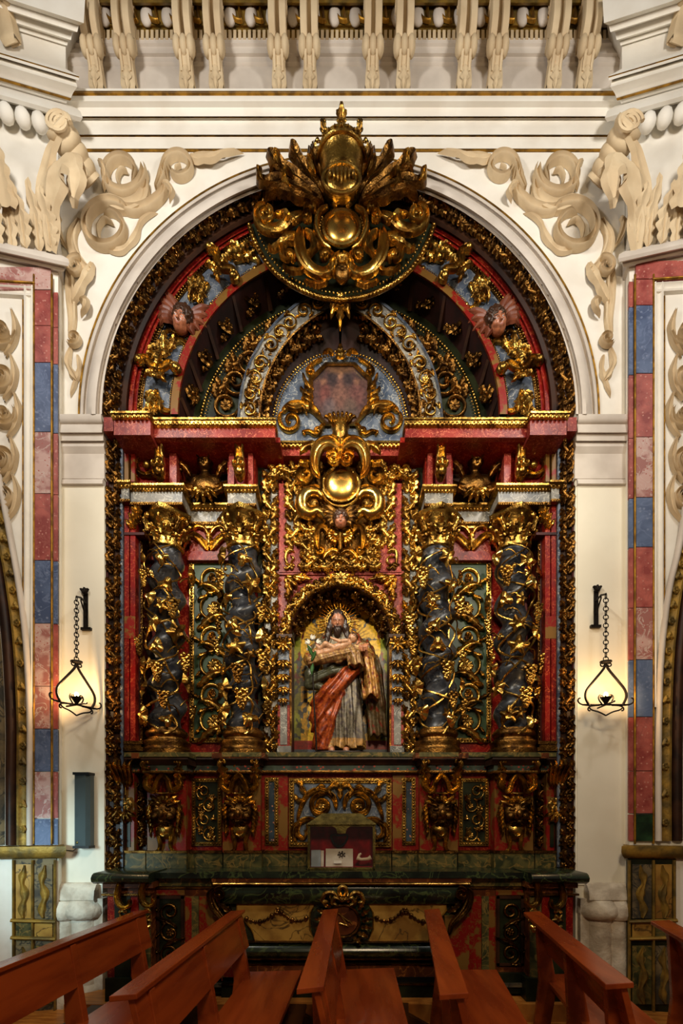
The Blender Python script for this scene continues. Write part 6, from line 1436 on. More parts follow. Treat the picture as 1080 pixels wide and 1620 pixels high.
# ---- small framed panels
def frame4(t, u0, v0, u1, v1, y, w, ground, mt='gold', b_=1.7, st_=4.4):
    board('ground', t, ground, u0, v0, u1, v1, y + .012, .02)
    for (a, b, c, d) in ((u0, v0, u0 + w, v1), (u1 - w, v0, u1, v1), (u0 + w, v0, u1 - w, v0 + w), (u0 + w, v1 - w, u1 - w, v1)): board('frame_rail', t, mt, a, b, c, d, y, .02)
    h = w / 2
    for p in ([(u0 + h, v0 + h), (u0 + h, v1 - h)], [(u1 - h, v0 + h), (u1 - h, v1 - h)], [(u0 + h, v0 + h), (u1 - h, v0 + h)], [(u0 + h, v1 - h), (u1 - h, v1 - h)]): bead_row(t, p, y - .002, b_, st_)
for k, sn in ((1, 'left'), (-1, 'right')):
    m = (lambda u: u) if k > 0 else mirror_u
    a, b = sorted((m(303), m(350)))
    t = thing('vine_relief', 'small dark framed relief of gilt vine tendrils on the %s of the predella' % sn, 'relief', P(m(326), 1338, 4.94), 'vine reliefs of the predella')
    frame4(t, a, 1231, b, 1338, 4.935, 6, 'green_dark')
    for i in range(4): put((SC_COIL, SC_ROSE)[i % 2], 'scroll', t, m(327 + (5 if i % 2 else -5)), 1252 + i * 23, 4.945, 160 * (i % 2), k if i % 2 else -k, .62)
    for i in range(6): put((LEAF, LEAF2)[i % 2], 'vine_leaf', t, m(327 + (11 if i % 2 else -11)), 1246 + i * 16, 4.935, 40 * i, k, .55)
    for i in range(3): put(GRP[i % 2], 'grape_cluster', t, m(327 + (-8 if i % 2 else 9)), 1262 + i * 26, 4.94, 0, 1, .55)
    a, b = sorted((m(419), m(440)))
    t = thing('bead_panel', 'narrow upright beaded panel with painted dots %s of the middle relief' % sn, 'relief', P(m(430), 1336, 4.92), 'narrow beaded panels'); frame4(t, a, 1230, b, 1337, 4.92, 6, 'dot_pat')
    g = G()
    # dark carved slip on the slanting return
    a, b = sorted((m(214), m(229))); t = thing('return_relief', 'narrow dark gilt relief on the slanting %s end of the predella' % sn, 'relief', P(m(222), 1338, 4.9), 'slanting reliefs'); board('ground', t, 'green_dark', a, 1240, b, 1338, 4.905, .02)
    for i in range(4): put(UN_OLD[i % 2], 'carved_leaf', t, m(221.5), 1254 + i * 24, 4.90, 0, k, .55)
mp = thing('middle_relief', 'gilt acanthus relief in a beaded frame behind the relic casket', 'relief', P(538, 1340, 4.93))
frame4(mp, 457, 1231, 619, 1340, 4.92, 8, 'greyblue', b_=2.1, st_=5)
def ms(nm, pts, ws, h, prof='chan', lift=0, lobes=0): stroke(mp, nm, pts, ws, h, 4.93, 'gold', prof, lift, lobes)
ms('scroll', [(532, 1282), (528, 1262), (512, 1250), (494, 1252), (482, 1264), (474, 1284), (470, 1300)], (3, 5, 5, 5, 5, 4, 2), 6)
coil(mp, 'scroll', (508, 1274), 19, 5, 60, 1.5, (4, 5, 4, 3), 6, 4.93); put(ROSE, 'rosette', mp, 508, 1274, 4.925, 0, 1, .7); put(ROSE, 'rosette', mp, mirror_u(508), 1274, 4.925, 0, 1, .7)
ms('leaf', [(486, 1258), (478, 1248), (476, 1240), (468, 1238)], (3, 6, 5, 2), 6, 'leaf', (1, 4, 3), 2); ms('leaf', [(480, 1268), (470, 1264), (466, 1256)], (3, 6, 2), 6, 'leaf', (1, 4, 2), 2)
ms('leaf', [(500, 1252), (506, 1244), (516, 1244)], (3, 5, 1), 6, 'leaf', 2, 2); ms('scroll', [(500, 1296), (484, 1296), (472, 1304), (470, 1318), (480, 1326), (486, 1318)], (3, 5, 5, 5, 4, 2), 6)
ms('leaf', [(476, 1300), (466, 1308), (464, 1322), (470, 1332)], (3, 6, 5, 2), 6, 'leaf', 2, 3); ms('leaf', [(488, 1300), (486, 1316), (478, 1330)], (3, 6, 2), 6, 'leaf', 2, 3)
ms('leaf', [(538, 1246), (528, 1242), (520, 1250), (526, 1262)], (4, 6, 5, 2), 6, 'leaf', 3, 2); stroke(mp, 'leaf', [(538, 1240), (538, 1252), (538, 1266)], (6, 7, 2), 6, 4.925, 'gold', 'leaf', 3, 2, both=False)
# ---- big gilt brackets under the columns
def br_mesh():
    out = {}
    g = G(); acanthus(g, (0, 0), 98, 42, 12, (0, 10, 60), 7, (6, 10, 14, 22, 24), 4); ribbon(g, vol((-3, 40), 6, 1.5, -60, 1.2, 16), (3, 3, 2), 6, 'round', 20); out['prong'] = g.mesh('prong', 'gold')
    g = G(); ribbon(g, spline([(-24, 6), (-26, -12), (-14, -20), (-8, -4), (0, 4), (8, -4), (14, -20), (26, -12), (24, 6)], 40), (4, 5, 5, 4, 5, 4, 5, 5, 4), 8, 'chan', 12); ribbon(g, [(-20, -22), (0, -24), (20, -22)], (2.5, 2.5, 2.5), 6, 'round', 12); ribbon(g, [(0, -4), (0, -24)], (3, 3), 6, 'round', 12); out['clasp'] = g.mesh('clasp', 'gold')
    g = G()
    for a in (90, 60, 120, 30, 150, 8, 172): acanthus(g, (0, -6), a, 18 if abs(a - 90) < 40 else 28, 5.5, (0, 0, (90 - a) * 2.5), 5, (8, 12, 12, 6), 2)
    out['palmette'] = g.mesh('palmette', 'gold')
    g = G(); ball(g, (0, -6, 0), 20, 18, 12, 1.05, .8, .85)
    for sx in (-1, 1): ball(g, (sx * 8, -18, 5), 5, 10, 6, 1.2, .8, .8); ball(g, (sx * 11, -17, -5), 6.5, 10, 6)
    ball(g, (0, -24, -1), 4.5, 10, 6, 1, 1, 1.5); [acanthus(g, (0, -9), -90 + a_, 16, 4.5, (0, 0, -a_), 4, (14, 18, 14, 8), 2) for a_ in (-64, -32, 0, 32, 64)]; [acanthus(g, (sx * 3, 8), 90 - sx * 55, 20, 4.5, (0, sx * -60, sx * -160), 4, (14, 18, 14, 8), 2) for sx in (-1, 1)]
    out['mask'] = g.mesh('mask', 'gold_old')
    g = G()
    for i in range(6): acanthus(g, (22, 20 - i * 7), -78 - i * 3, 30, 4.6, (0, 30, -60), 5, (4, 8, 8, 3), 3)
    out['mane'] = g.mesh('mane', 'gold')
    g = G(); lathe(g, [(3, -14), (8, -12), (14, -4), (15, 4), (12, 9), (13, 11)], 18); ribbon(g, spline([(-6, -4), (0, -8), (6, -4)], 10), (1.4, 2, 1.4), 3, 'round', 13); out['bowl'] = g.mesh('bowl', 'gold')
    g = G(); ribbon(g, turn_path((14, 22), -98, 56, (20, -30, 160, 640), 36), (4, 5, 4, 3.4, 2.4), 5, 'chan', (4, 4, 2)); out['tail'] = g.mesh('tail_scroll', 'gold')
    return out
BRK = br_mesh()
for i, (u, w_) in enumerate(((263, 'outermost left'), (381, 'left of the middle relief'), (mirror_u(381), 'right of the middle relief'), (mirror_u(263), 'outermost right'))):
    y = 4.81; t = thing('gilt_bracket', 'gilt mask bracket with pronged top under the columns, %s' % w_, 'bracket', P(u, 1338, y), 'gilt mask brackets')
    put(BRK['prong'], 'prong', t, u - 20, 1244, y, 4, 1, .95); put(BRK['prong'], 'prong', t, u + 20, 1244, y, -4, -1, .95); put(BRK['prong'], 'prong', t, u, 1226, y, 3, 1, .85)
    put(BRK['clasp'], 'clasp', t, u, 1232, y); put(BRK['palmette'], 'palmette', t, u, 1266, y); put(BRK['mask'], 'mask', t, u, 1286, y)
    for mx in (1, -1): put(BRK['mane'], 'mane', t, u, 1284, y, 0, mx, .95); put(BRK['tail'], 'tail_scroll', t, u, 1326, y, 0, mx, .85)
    put(BRK['bowl'], 'bowl', t, u, 1314, y)
for k, sn in ((1, 'left'), (-1, 'right')):
    u = 196 + 4 if k > 0 else mirror_u(200); y = 4.79; t = thing('gilt_bracket', 'small gilt shell bracket with hanging flower at the %s end of the predella' % sn, 'bracket', P(u, 1300, y), 'shell end brackets')
    g = G()
    for a in range(5): acanthus(g, (-8 + a * 4, -22), 90 + (2 - a) * 6, 44, 5, (0, 0, (2 - a) * 20), 6, (4, 8, 14, 24, 20), 2)
    put(g.mesh('shell', 'gold'), 'shell', t, u, 1224, y)
    g = G(); tube3(g, [(0, -4, 14), (0, -4, 30)], 1, 5); rosette(g, 12, 6, (0, -4, 0)); put(g.mesh('flower', 'gold'), 'flower', t, u, 1272, y)
    g = G()
    for a in (-90, -60, -120, -30, -150): acanthus(g, (0, 6), a, 22, 5, (0, 0, (a + 90) * -1), 5, (4, 8, 8, 3), 2)
    put(g.mesh('leaf_drop', 'gold'), 'leaf_drop', t, u, 1288, y)
# ------------------------------------------------------------------ altar table
al = thing('altar', 'painted marble-look altar with dark slab and ochre panels behind the pews', 'altar', P(538, 1560, 4.5))
def ab(nm, mt, u0, v0, u1, v1, y, d=.3): return board(nm, al, mt, min(u0, u1), v0, max(u0, u1), v1, y, d)
ZT = Zof(1381, 4.40)
g = G(); x0, x1 = Xof(322, 4.40), Xof(760, 4.40); g.box(x0, x1, 4.40, 5.0, ZT - .045, ZT + .012); obj('slab', g.mesh('slab', 'green_slab', False), al)
for k in (1, -1):
    m = (lambda u: u) if k > 0 else mirror_u
    xa, xb = sorted((Xof(m(232), 4.42), Xof(m(324), 4.42))); g = G(); g.box(xa, xb, 4.42, 5.0, ZT - .05, ZT); obj('slab', g.mesh('slab', 'green_slab', False), al)
    xa, xb = sorted((Xof(m(146), 4.28), Xof(m(236), 4.28))); g = G(); extrude_x(g, [(4.30, ZT + .01), (4.27, ZT - .005), (4.25, ZT - .03), (4.26, ZT - .06), (4.30, ZT - .08)], xa, xb, 4.72); obj('slab_corner', g.mesh('slab_corner', 'green_slab'), al)
    # outer pedestal
    ab('pedestal', 'brown_marble', m(170), 1404, m(240), 1590, 4.38, .5); ab('pedestal_cornice', 'brown_marble', m(162), 1396, m(242), 1405, 4.34, .5); ab('pedestal_band', 'gold_old', m(160), 1414, m(238), 1417, 4.345, .1)
    for (a, b, mt_) in ((170, 181, 'red'), (181, 206, 'green_dark'), (207, 219, 'red'), (220, 238, 'green_marble')): ab('inlay', mt_, m(a), 1418, m(b), 1560, 4.372, .02)
    ab('base_moulding', 'green_dark', m(166), 1548, m(244), 1592, 4.34, .3)
    for (a, c_) in ((192, 1408), (230, 1406)):
        g = G(); ribbon(g, turn_path((0, 14), -100, 64, (-60, 200, 700), 34), (3, 5, 5, 4, 2.5), 7, 'chan', 4); acanthus(g, (0, 10), 80, 18, 5, (0, 60, 160), 5, (4, 8, 8, 3), 3); put(g.mesh('gilt_console', 'gold'), 'gilt_console', al, m(a), c_, 4.35, 0, k)
        for i in range(3): put(LEAF if i % 2 else LEAF2, 'leaf', al, m(a + 2), 1440 + i * 14, 4.36, 30 * i, k, .8)
    # inner pedestal
    ab('pedestal', 'brown_marble', m(238), 1398, m(348), 1570, 4.50, .4); ab('pedestal_strip', 'green_marble', m(240), 1386, m(345), 1402, 4.49, .1); ab('pedestal_band', 'gold_old', m(240), 1403, m(342), 1406, 4.48, .1)
    ab('inlay', 'red_ochre', m(246), 1408, m(292), 1416, 4.49, .02)
    for (a, b, mt_) in ((293, 303, 'red_ochre'), (303, 314, 'green_marble'), (315, 344, 'red_ochre')): ab('inlay', mt_, m(a), 1418, m(b), 1548, 4.49, .02)
    a, b = sorted((m(248), m(290)))
    for (p0, q0, p1, q1) in ((a, 1418, a + 4, 1528), (b - 4, 1418, b, 1528), (a, 1418, b, 1422), (a, 1524, b, 1528)): ab('panel_frame', 'brown_dark', p0, q0, p1, q1, 4.48, .03)
    ab('panel_ground', 'green_dark', a, 1418, b, 1528, 4.492, .02)
    for i in range(3): put(SC_OLDC if i != 1 else SC_OLD, 'scroll', al, m(269), 1442 + i * 33, 4.485, 180 * (i % 2), k if i % 2 else -k, .82)
    for i in range(2): g = G(); acanthus(g, (-12, -8), 50, 44, 4, (-60, -60, 120), 4, (1, 3, 3, 1), 4); put(g.mesh('leaf', 'gold_old'), 'leaf', al, m(269), 1460 + i * 33, 4.486, 0, k if i else -k)
    ab('base_moulding', 'green_dark', m(238), 1540, m(350), 1572, 4.46, .2); ab('base_moulding', 'painted_old', m(236), 1556, m(352), 1562, 4.44, .2)
    # console at the end of the frontal
    coil(al, 'end_volute', (m(348), 1413), 10, 2, 60 if k > 0 else 120, 1.6 * k, (3.5, 3.5, 3, 2), 7, 4.42, 'gold_old', 'chan', 2, both=False)
    stroke(al, 'end_console', [(m(340), 1404), (m(334), 1414), (m(338), 1432), (m(350), 1448), (m(362), 1462), (m(368), 1480)], (4, 6, 7, 6, 5, 2), 8, 4.43, 'gold_old', 'chan', 2, both=False)
    stroke(al, 'end_leaf', [(m(350), 1428), (m(360), 1438), (m(372), 1442)], (3, 6, 1), 7, 4.42, 'gold_old', 'leaf', 3, 3, both=False)
    ab('ochre_field', 'red_ochre', m(334), 1450, m(372), 1552, 4.46, .1)
# frontal
g = G(); hmould(g, 336, 744, 4.44, [(1386, .03), (1396, .03), (1397, .0), (1400, .0)], .4); obj('cornice', g.mesh('cornice', 'brown_marble', False), al)
g = G(); hmould(g, 338, 742, 4.44, [(1397, .03), (1398.5, .036), (1400.5, .03)], .3); obj('gilt_fillet', g.mesh('gilt_fillet', 'gold'), al)
g = G(); hmould(g, 352, 726, 4.48, [(1400, .0), (1404, .035), (1412, .05), (1420, .04), (1428, .01), (1430, 0)], .3); obj('torus', g.mesh('torus', 'green_slab'), al)
ab('frontal_ground', 'green_slab', 366, 1428, 712, 1500, 4.53, .3)
for k in (1, -1):
    m = (lambda u: u) if k > 0 else (lambda u: 2 * 540 - u)
    pts = [(374, 1430), (498, 1430), (490, 1444), (490, 1470), (498, 1489), (404, 1489), (398, 1470), (374, 1440)]
    g = G(); V = [P(m(u), v, 4.505) for u, v in pts]; V2 = [(x, 4.55, z) for x, _, z in V]; n = len(pts); g.add(V + V2, [tuple(range(n))] + [(i, (i + 1) % n, n + (i + 1) % n, n + i) for i in range(n)]); obj('ochre_panel', g.mesh('ochre_panel', 'ochre_marble', False), al)
    g = G(); tube3(g, [P(m(u), v, 4.503) for u, v in pts], .008, 6, True); obj('panel_edge', g.mesh('panel_edge', 'gilt_line'), al)
    g = G(); sw = spline([(390, 1453), (404, 1458), (418, 1456), (430, 1448), (440, 1441), (450, 1447), (462, 1455), (476, 1456), (488, 1450)], 30)
    tube3(g, [P(m(u), v, 4.49) for u, v in sw], .009, 6)
    for i in range(0, len(sw), 2): x, _, z = P(m(sw[i][0]), sw[i][1], 4.485); ball(g, (x, 4.485, z), .014 + .008 * (i % 3 == 0), 7, 5)
    o = obj('garland', g.mesh('garland', 'gold_old'), al); put(ROSE_OLD, 'rosette', al, m(440), 1441, 4.49, 0, 1, .6)
g = G(); hmould(g, 372, 706, 4.48, [(1489, .0), (1491, .02), (1493, .0)], .2); obj('gilt_fillet', g.mesh('gilt_fillet', 'gold_old'), al)
g = G(); hmould(g, 372, 706, 4.50, [(1493, .0), (1498, .03), (1506, .045), (1513, .02), (1515, 0)], .3); obj('torus', g.mesh('torus', 'green_slab'), al)
for v in (1517, 1525):
    g = G(); hmould(g, 366, 712, 4.47, [(v - 1.5, 0), (v, .015), (v + 2, 0)], .2); obj('gilt_fillet', g.mesh('gilt_fillet', 'gold_old'), al)
ab('plinth', 'brown_marble', 362, 1528, 716, 1546, 4.47, .4); ab('plinth', 'black', 352, 1546, 726, 1556, 4.46, .4); ab('plinth', 'green_dark', 350, 1558, 728, 1592, 4.44, .4); ab('gilt_fillet', 'gold_old', 350, 1556, 728, 1559, 4.43, .1)
# medallion
md = thing('wreath_medallion', 'gilt ribboned wreath medallion on the altar front', 'medallion', P(543, 1490, 4.46))
g = G(); lathe(g, [(0.1, -1), (56, -1), (56, 0), (0.1, 6)], 36); V, Fc = g.merged(); V = np.stack([V[:, 0], -V[:, 2], V[:, 1]], 1); g = G(); g.add(V, Fc); put(g.mesh('dark_disc', 'green_slab', False), 'dark_disc', md, 543, 1455, 4.505, 0, 1, .84)
g = G(); lathe(g, [(0.1, 8), (22, 6), (24, 0)], 30); V, Fc = g.merged(); V = np.stack([V[:, 0], -V[:, 2], V[:, 1]], 1); g = G(); g.add(V, Fc); put(g.mesh('plaque', 'brown_marble'), 'plaque', md, 543, 1456, 4.49)
g = G(); tube3(g, [(25 * cos(a), -6, 25 * sin(a)) for a in np.linspace(0, 2 * pi, 40, endpoint=False)], 2.2, 7, True); put(g.mesh('plaque_rim', 'gold_old'), 'plaque_rim', md, 543, 1456, 4.49)
for i in range(16):
    a = -60 + i * 19; g = G() if i == 0 else g
    if i == 0: acanthus(g, (0, 0), 90, 18, 5, (0, -40, -80), 5, (2, 6, 7, 2), 3); WL = g.mesh('wreath_leaf', 'gold')
    put(WL, 'wreath_leaf', md, 543 + 29 * cos(radians(a)), 1456 - 29 * sin(radians(a)), 4.46, a - 60, 1, 1.05)
for pts in ([(541, 1420), (536, 1408), (542, 1402), (548, 1408), (543, 1420)], [(538, 1422), (526, 1412), (514, 1414), (510, 1424), (520, 1426)], [(548, 1422), (560, 1412), (570, 1414), (574, 1424), (566, 1428)], [(540, 1424), (530, 1420), (526, 1428), (534, 1432)], [(546, 1424), (556, 1420), (560, 1428), (552, 1432)]):
    stroke(md, 'ribbon', pts, (1.6, 3.4, 3.4, 3.2, 2), 3, 4.405, 'gold', 'ridge', 3, both=False)
put(ROSE, 'knot', md, 543, 1421, 4.395, 0, 1, .6)
for pts in ([(534, 1444), (552, 1458)], [(536, 1460), (551, 1465)], [(552, 1456), (556, 1461)], [(536, 1444), (551, 1466)]): stroke(md, 'monogram', pts, (1.6, 1.6), 2, 4.445, 'gold_bright', 'round', 0, both=False)
# ------------------------------------------------------------------ relic casket on the altar
mat('glass', (255, 255, 255), None, 5, .05)
nt = M['glass'].node_tree; N = nt.nodes; tr_ = N.new('ShaderNodeBsdfTransparent'); gl = N.new('ShaderNodeBsdfGlossy'); gl.inputs['Roughness'].default_value = .05; mx_ = N.new('ShaderNodeMixShader'); mx_.inputs[0].default_value = .06
nt.links.new(tr_.outputs[0], mx_.inputs[1]); nt.links.new(gl.outputs[0], mx_.inputs[2]); nt.links.new(mx_.outputs[0], N['Material Output'].inputs[0])
YR = 4.52; zb = ZT + .013; k_ = S(1, YR); cxr = Xof(540, YR); W2, H2, D2 = 52.5 * k_, 71 * k_, .22
rc = thing('relic_casket', 'glass-fronted brass casket lined with red velvet on the altar slab', 'casket', (cxr, YR, zb))
def cb(nm, mt, x0, x1, y0, y1, z0, z1): g = G(); g.box(cxr + x0, cxr + x1, YR + y0, YR + y1, zb + z0, zb + z1); return obj(nm, g.mesh(nm, mt, False), rc)
f_ = .022
cb('back_panel', 'velvet', -W2, W2, D2, D2 + .012, .01, H2); cb('floor_lining', 'velvet', -W2 + .003, W2 - .003, .02, D2, .008, .018); cb('side_panel', 'velvet', -W2, -W2 + .012, .02, D2, .01, H2); cb('side_panel', 'velvet', W2 - .012, W2, .02, D2, .01, H2); cb('top_panel', 'velvet', -W2, W2, .02, D2, H2 - .012, H2)
cb('frame_rail', 'brass_old', -W2 - .006, -W2 + f_ - .006, 0, .025, 0, H2); cb('frame_rail', 'brass_old', W2 - f_ + .006, W2 + .006, 0, .025, 0, H2); cb('frame_rail', 'brass_old', -W2, W2, 0, .025, 0, f_); cb('frame_rail', 'brass_old', -W2, W2, 0, .025, H2 - .012, H2 + .004)
cb('glass_pane', 'glass', -W2 + .014, W2 - .014, .012, .016, f_, H2 - .012)
g = G(); b0, b1, l0, l1 = .0, D2 + .012, .16, .16
V = [(-W2 - .012, -.012, H2), (W2 + .012, -.012, H2), (W2 + .012, b1, H2), (-W2 - .012, b1, H2), (-W2 - .012, -.012, H2 + .012), (W2 + .012, -.012, H2 + .012), (W2 + .012, b1, H2 + .012), (-W2 - .012, b1, H2 + .012), (-W2 * .58, .07, H2 + .105), (W2 * .58, .07, H2 + .105), (W2 * .58, b1 - .07, H2 + .105), (-W2 * .58, b1 - .07, H2 + .105)]
g.add([(a + cxr, b + YR, c + zb) for a, b, c in V], [(0, 1, 5, 4), (1, 2, 6, 5), (2, 3, 7, 6), (3, 0, 4, 7), (4, 5, 9, 8), (5, 6, 10, 9), (6, 7, 11, 10), (7, 4, 8, 11), (8, 9, 10, 11), (3, 2, 1, 0)]); lid_ = obj('lid', g.mesh('lid', 'brass_old', False), rc)
g = G(); 
for i in range(26): ball(g, (cxr - W2 * .35 + i * W2 * .7 / 25, YR + .03, zb + H2 + .052 + .006 * sin(i * 2.3)), .006, 6, 4)
q = obj('lid_tracery', g.mesh('lid_tracery', 'brass_old'), lid_); q['kind'] = 'stuff'
g = G(); V = [(-.095, H2), (.095, H2), (.05, H2 - .03), (.035, H2 - .075), (-.035, H2 - .075), (-.05, H2 - .03)]; g.add([(cxr + a, YR - .006, zb + b) for a, b in V] + [(cxr + a, YR + .006, zb + b) for a, b in V], [tuple(range(6))] + [(i, (i + 1) % 6, 6 + (i + 1) % 6, 6 + i) for i in range(6)]); obj('lock_plate', g.mesh('lock_plate', 'brass_old', False), lid_)
g = G(); rr = []
for x in np.linspace(-W2, W2, 40): ball(g, (cxr + x, YR - .002, zb + .01), .006, 6, 4); ball(g, (cxr + x, YR - .014, zb + H2 + .006), .006, 6, 4)
for z in np.linspace(.02, H2, 26): ball(g, (cxr - W2 + .005, YR - .002, zb + z), .006, 6, 4); ball(g, (cxr + W2 - .005, YR - .002, zb + z), .006, 6, 4)
q = obj('nail_row', g.mesh('nail_row', 'brass_old'), rc); q['kind'] = 'stuff'
for x in (-W2 + .04, W2 - .04):
    g = G(); ball(g, (cxr + x, YR + .03, zb - .001), .01, 8, 5); obj('foot', g.mesh('foot', 'brass_old'), rc)
def leanbox(nm, mt, label, cat, x0, x1, z0, z1, y0, lean, th=.006):
    g = G(); V = [(x0, y0, z0), (x1, y0, z0), (x1, y0 + lean, z1), (x0, y0 + lean, z1)]; V = [(cxr + a, YR + b, zb + c) for a, b, c in V]; V += [(a, b + th, c) for a, b, c in V]; g.add(V, [(0, 1, 2, 3), (7, 6, 5, 4), (0, 4, 5, 1), (1, 5, 6, 2), (2, 6, 7, 3), (3, 7, 4, 0)])
    o = obj(nm, g.mesh(nm, mt, False)); return tag(o, label, cat) if label else o
mat('paper_blue', (150, 160, 164), (136, 146, 150), 8, .8)
leanbox('booklet', 'paper_blue', 'pale blue folded booklet leaning inside the casket on the left', 'booklet', -W2 + .02, -.19, .02, .17, .09, .03)
leanbox('paper_sheet', 'paper', 'cream paper edge standing beside the blue booklet in the casket', 'paper', -.188, -.162, .02, .165, .10, .03)
cl_ = leanbox('embroidered_cloth', 'paper', 'cream cloth with a dark embroidered emblem in the middle of the casket', 'cloth', -.145, .105, .02, .18, .10, .05)
g = G()
for i in range(14): a = i * 2 * pi / 14; ball(g, (cxr + .0 + .03 * cos(a) * (.5 + .5 * (i % 2)), YR + .128, zb + .125 + .03 * sin(a) * (.5 + .5 * (i % 2))), .008, 6, 4)
q = obj('emblem', g.mesh('emblem', 'hair'), cl_); q['kind'] = 'stuff'
leanbox('name_slip', 'lily', 'small white slip in front of the embroidered cloth', 'label', -.07, -.0, .05, .075, .085, .008)
g = G()
tube3(g, [(cxr + .14, YR + .10, zb + .10), (cxr + .18, YR + .10, zb + .085), (cxr + .24, YR + .10, zb + .09), (cxr + .27, YR + .1, zb + .105)], [.02, .013, .015, .022], 8); tube3(g, [(cxr + .15, YR + .1, zb + .095), (cxr + .165, YR + .1, zb + .13), (cxr + .18, YR + .1, zb + .14)], [.012, .012, .008], 7)
tag(obj('bone_relic', g.mesh('bone_relic', 'stucco')), 'pale bone relic on red velvet at the right of the casket', 'relic')
g = G(); tube3(g, [(cxr - .02 + .075 * cos(a), YR + .19, zb + .27 + .05 * sin(a) + .02 * cos(2 * a)) for a in np.linspace(0, 2 * pi, 30, endpoint=False)], .009, 6, True); tag(obj('dark_strap', g.mesh('dark_strap', 'black')), 'dark leather strap loop hanging at the back of the casket', 'strap')
# ------------------------------------------------------------------ pews
PH = .97
def ground_pt(u, v, h): y = (EZ - h) * F / (v - HV); return np.array([(u - CX) / F * y, y])
def pew(far, near, label, name='pew'):
    a, b = ground_pt(*far, PH), ground_pt(*near, PH); d = b - a; L = np.linalg.norm(d); d /= L; s = np.array([-d[1], d[0]])   # s points to the seat side
    if s[0] < 0: s = -s
    t = thing(name, label, 'pew', (a[0], a[1], 0), 'wooden pews')
    def W(l, q, z): p = a + d * l + s * q; return (p[0], p[1], z)
    def prism(nm, poly, l0, l1, mt='wood', par=None):
        n = len(poly); V = [W(l0, q, z) for q, z in poly] + [W(l1, q, z) for q, z in poly]; g = G(); g.add(V, [tuple(range(n)), tuple(range(2 * n - 1, n - 1, -1))] + [(i, n + i, n + (i + 1) % n, (i + 1) % n) for i in range(n)])
        me = g.mesh(nm, mt, False); o = obj(nm, me, par or t); bm = o.modifiers.new('bevel', 'BEVEL'); bm.width = .004; bm.segments = 2; return o
    prism('top_rail', [(-.09, PH - .035), (.035, PH - .02), (.035, PH + .006), (-.09, PH - .008)], 0, L)
    prism('back_board', [(-.018, PH - .02), (.012, PH - .02), (.075, PH - .29), (.045, PH - .29)], .02, L - .02)
    prism('seat_board', [(.06, .425), (.50, .445), (.50, .48), (.06, .46)], -.02, L + .02)
    for i, l in enumerate((.14, L / 2, L - .2)):
        su = prism('support', [(-.06, 0), (.05, 0), (.12, .43), (.03, PH - .03), (-.035, PH - .03), (-.01, .45)], l, l + .055); prism('leg', [(.34, 0), (.44, 0), (.42, .43), (.33, .43)], l, l + .055); prism('foot_rail', [(-.08, 0), (.48, 0), (.48, .06), (-.08, .06)], l + .005, l + .05, par=su)
    prism('stretcher', [(.2, .3), (.24, .3), (.24, .4), (.2, .4)], .1, L - .1)
    kn = prism('kneeler', [(-.42, .17), (-.22, .17), (-.22, .2), (-.42, .2)], .06, L - .06, 'wood_dark')
    for l in (.14, L - .2): prism('kneeler_support', [(-.40, 0), (-.02, 0), (-.02, .05), (-.25, .17), (-.40, .17)], l, l + .05, 'wood_dark', kn)
pew((229, 1440), (-100, 1568), 'wooden pew with glossy seat nearest the left wall')
pew((381, 1440), (204, 1574), 'wooden pew in front of the left half of the altar')
pew((528, 1438), (500, 1562), 'wooden pew in the middle, in front of the wreath medallion')
pew((688, 1438), (728, 1572), 'wooden pew in front of the right half of the altar')
pew((846, 1442), (990, 1556), 'wooden pew reaching towards the right wall, fifth from the left')
pew((1050, 1456), (1300, 1590), 'wooden pew cut off by the right edge of the picture')
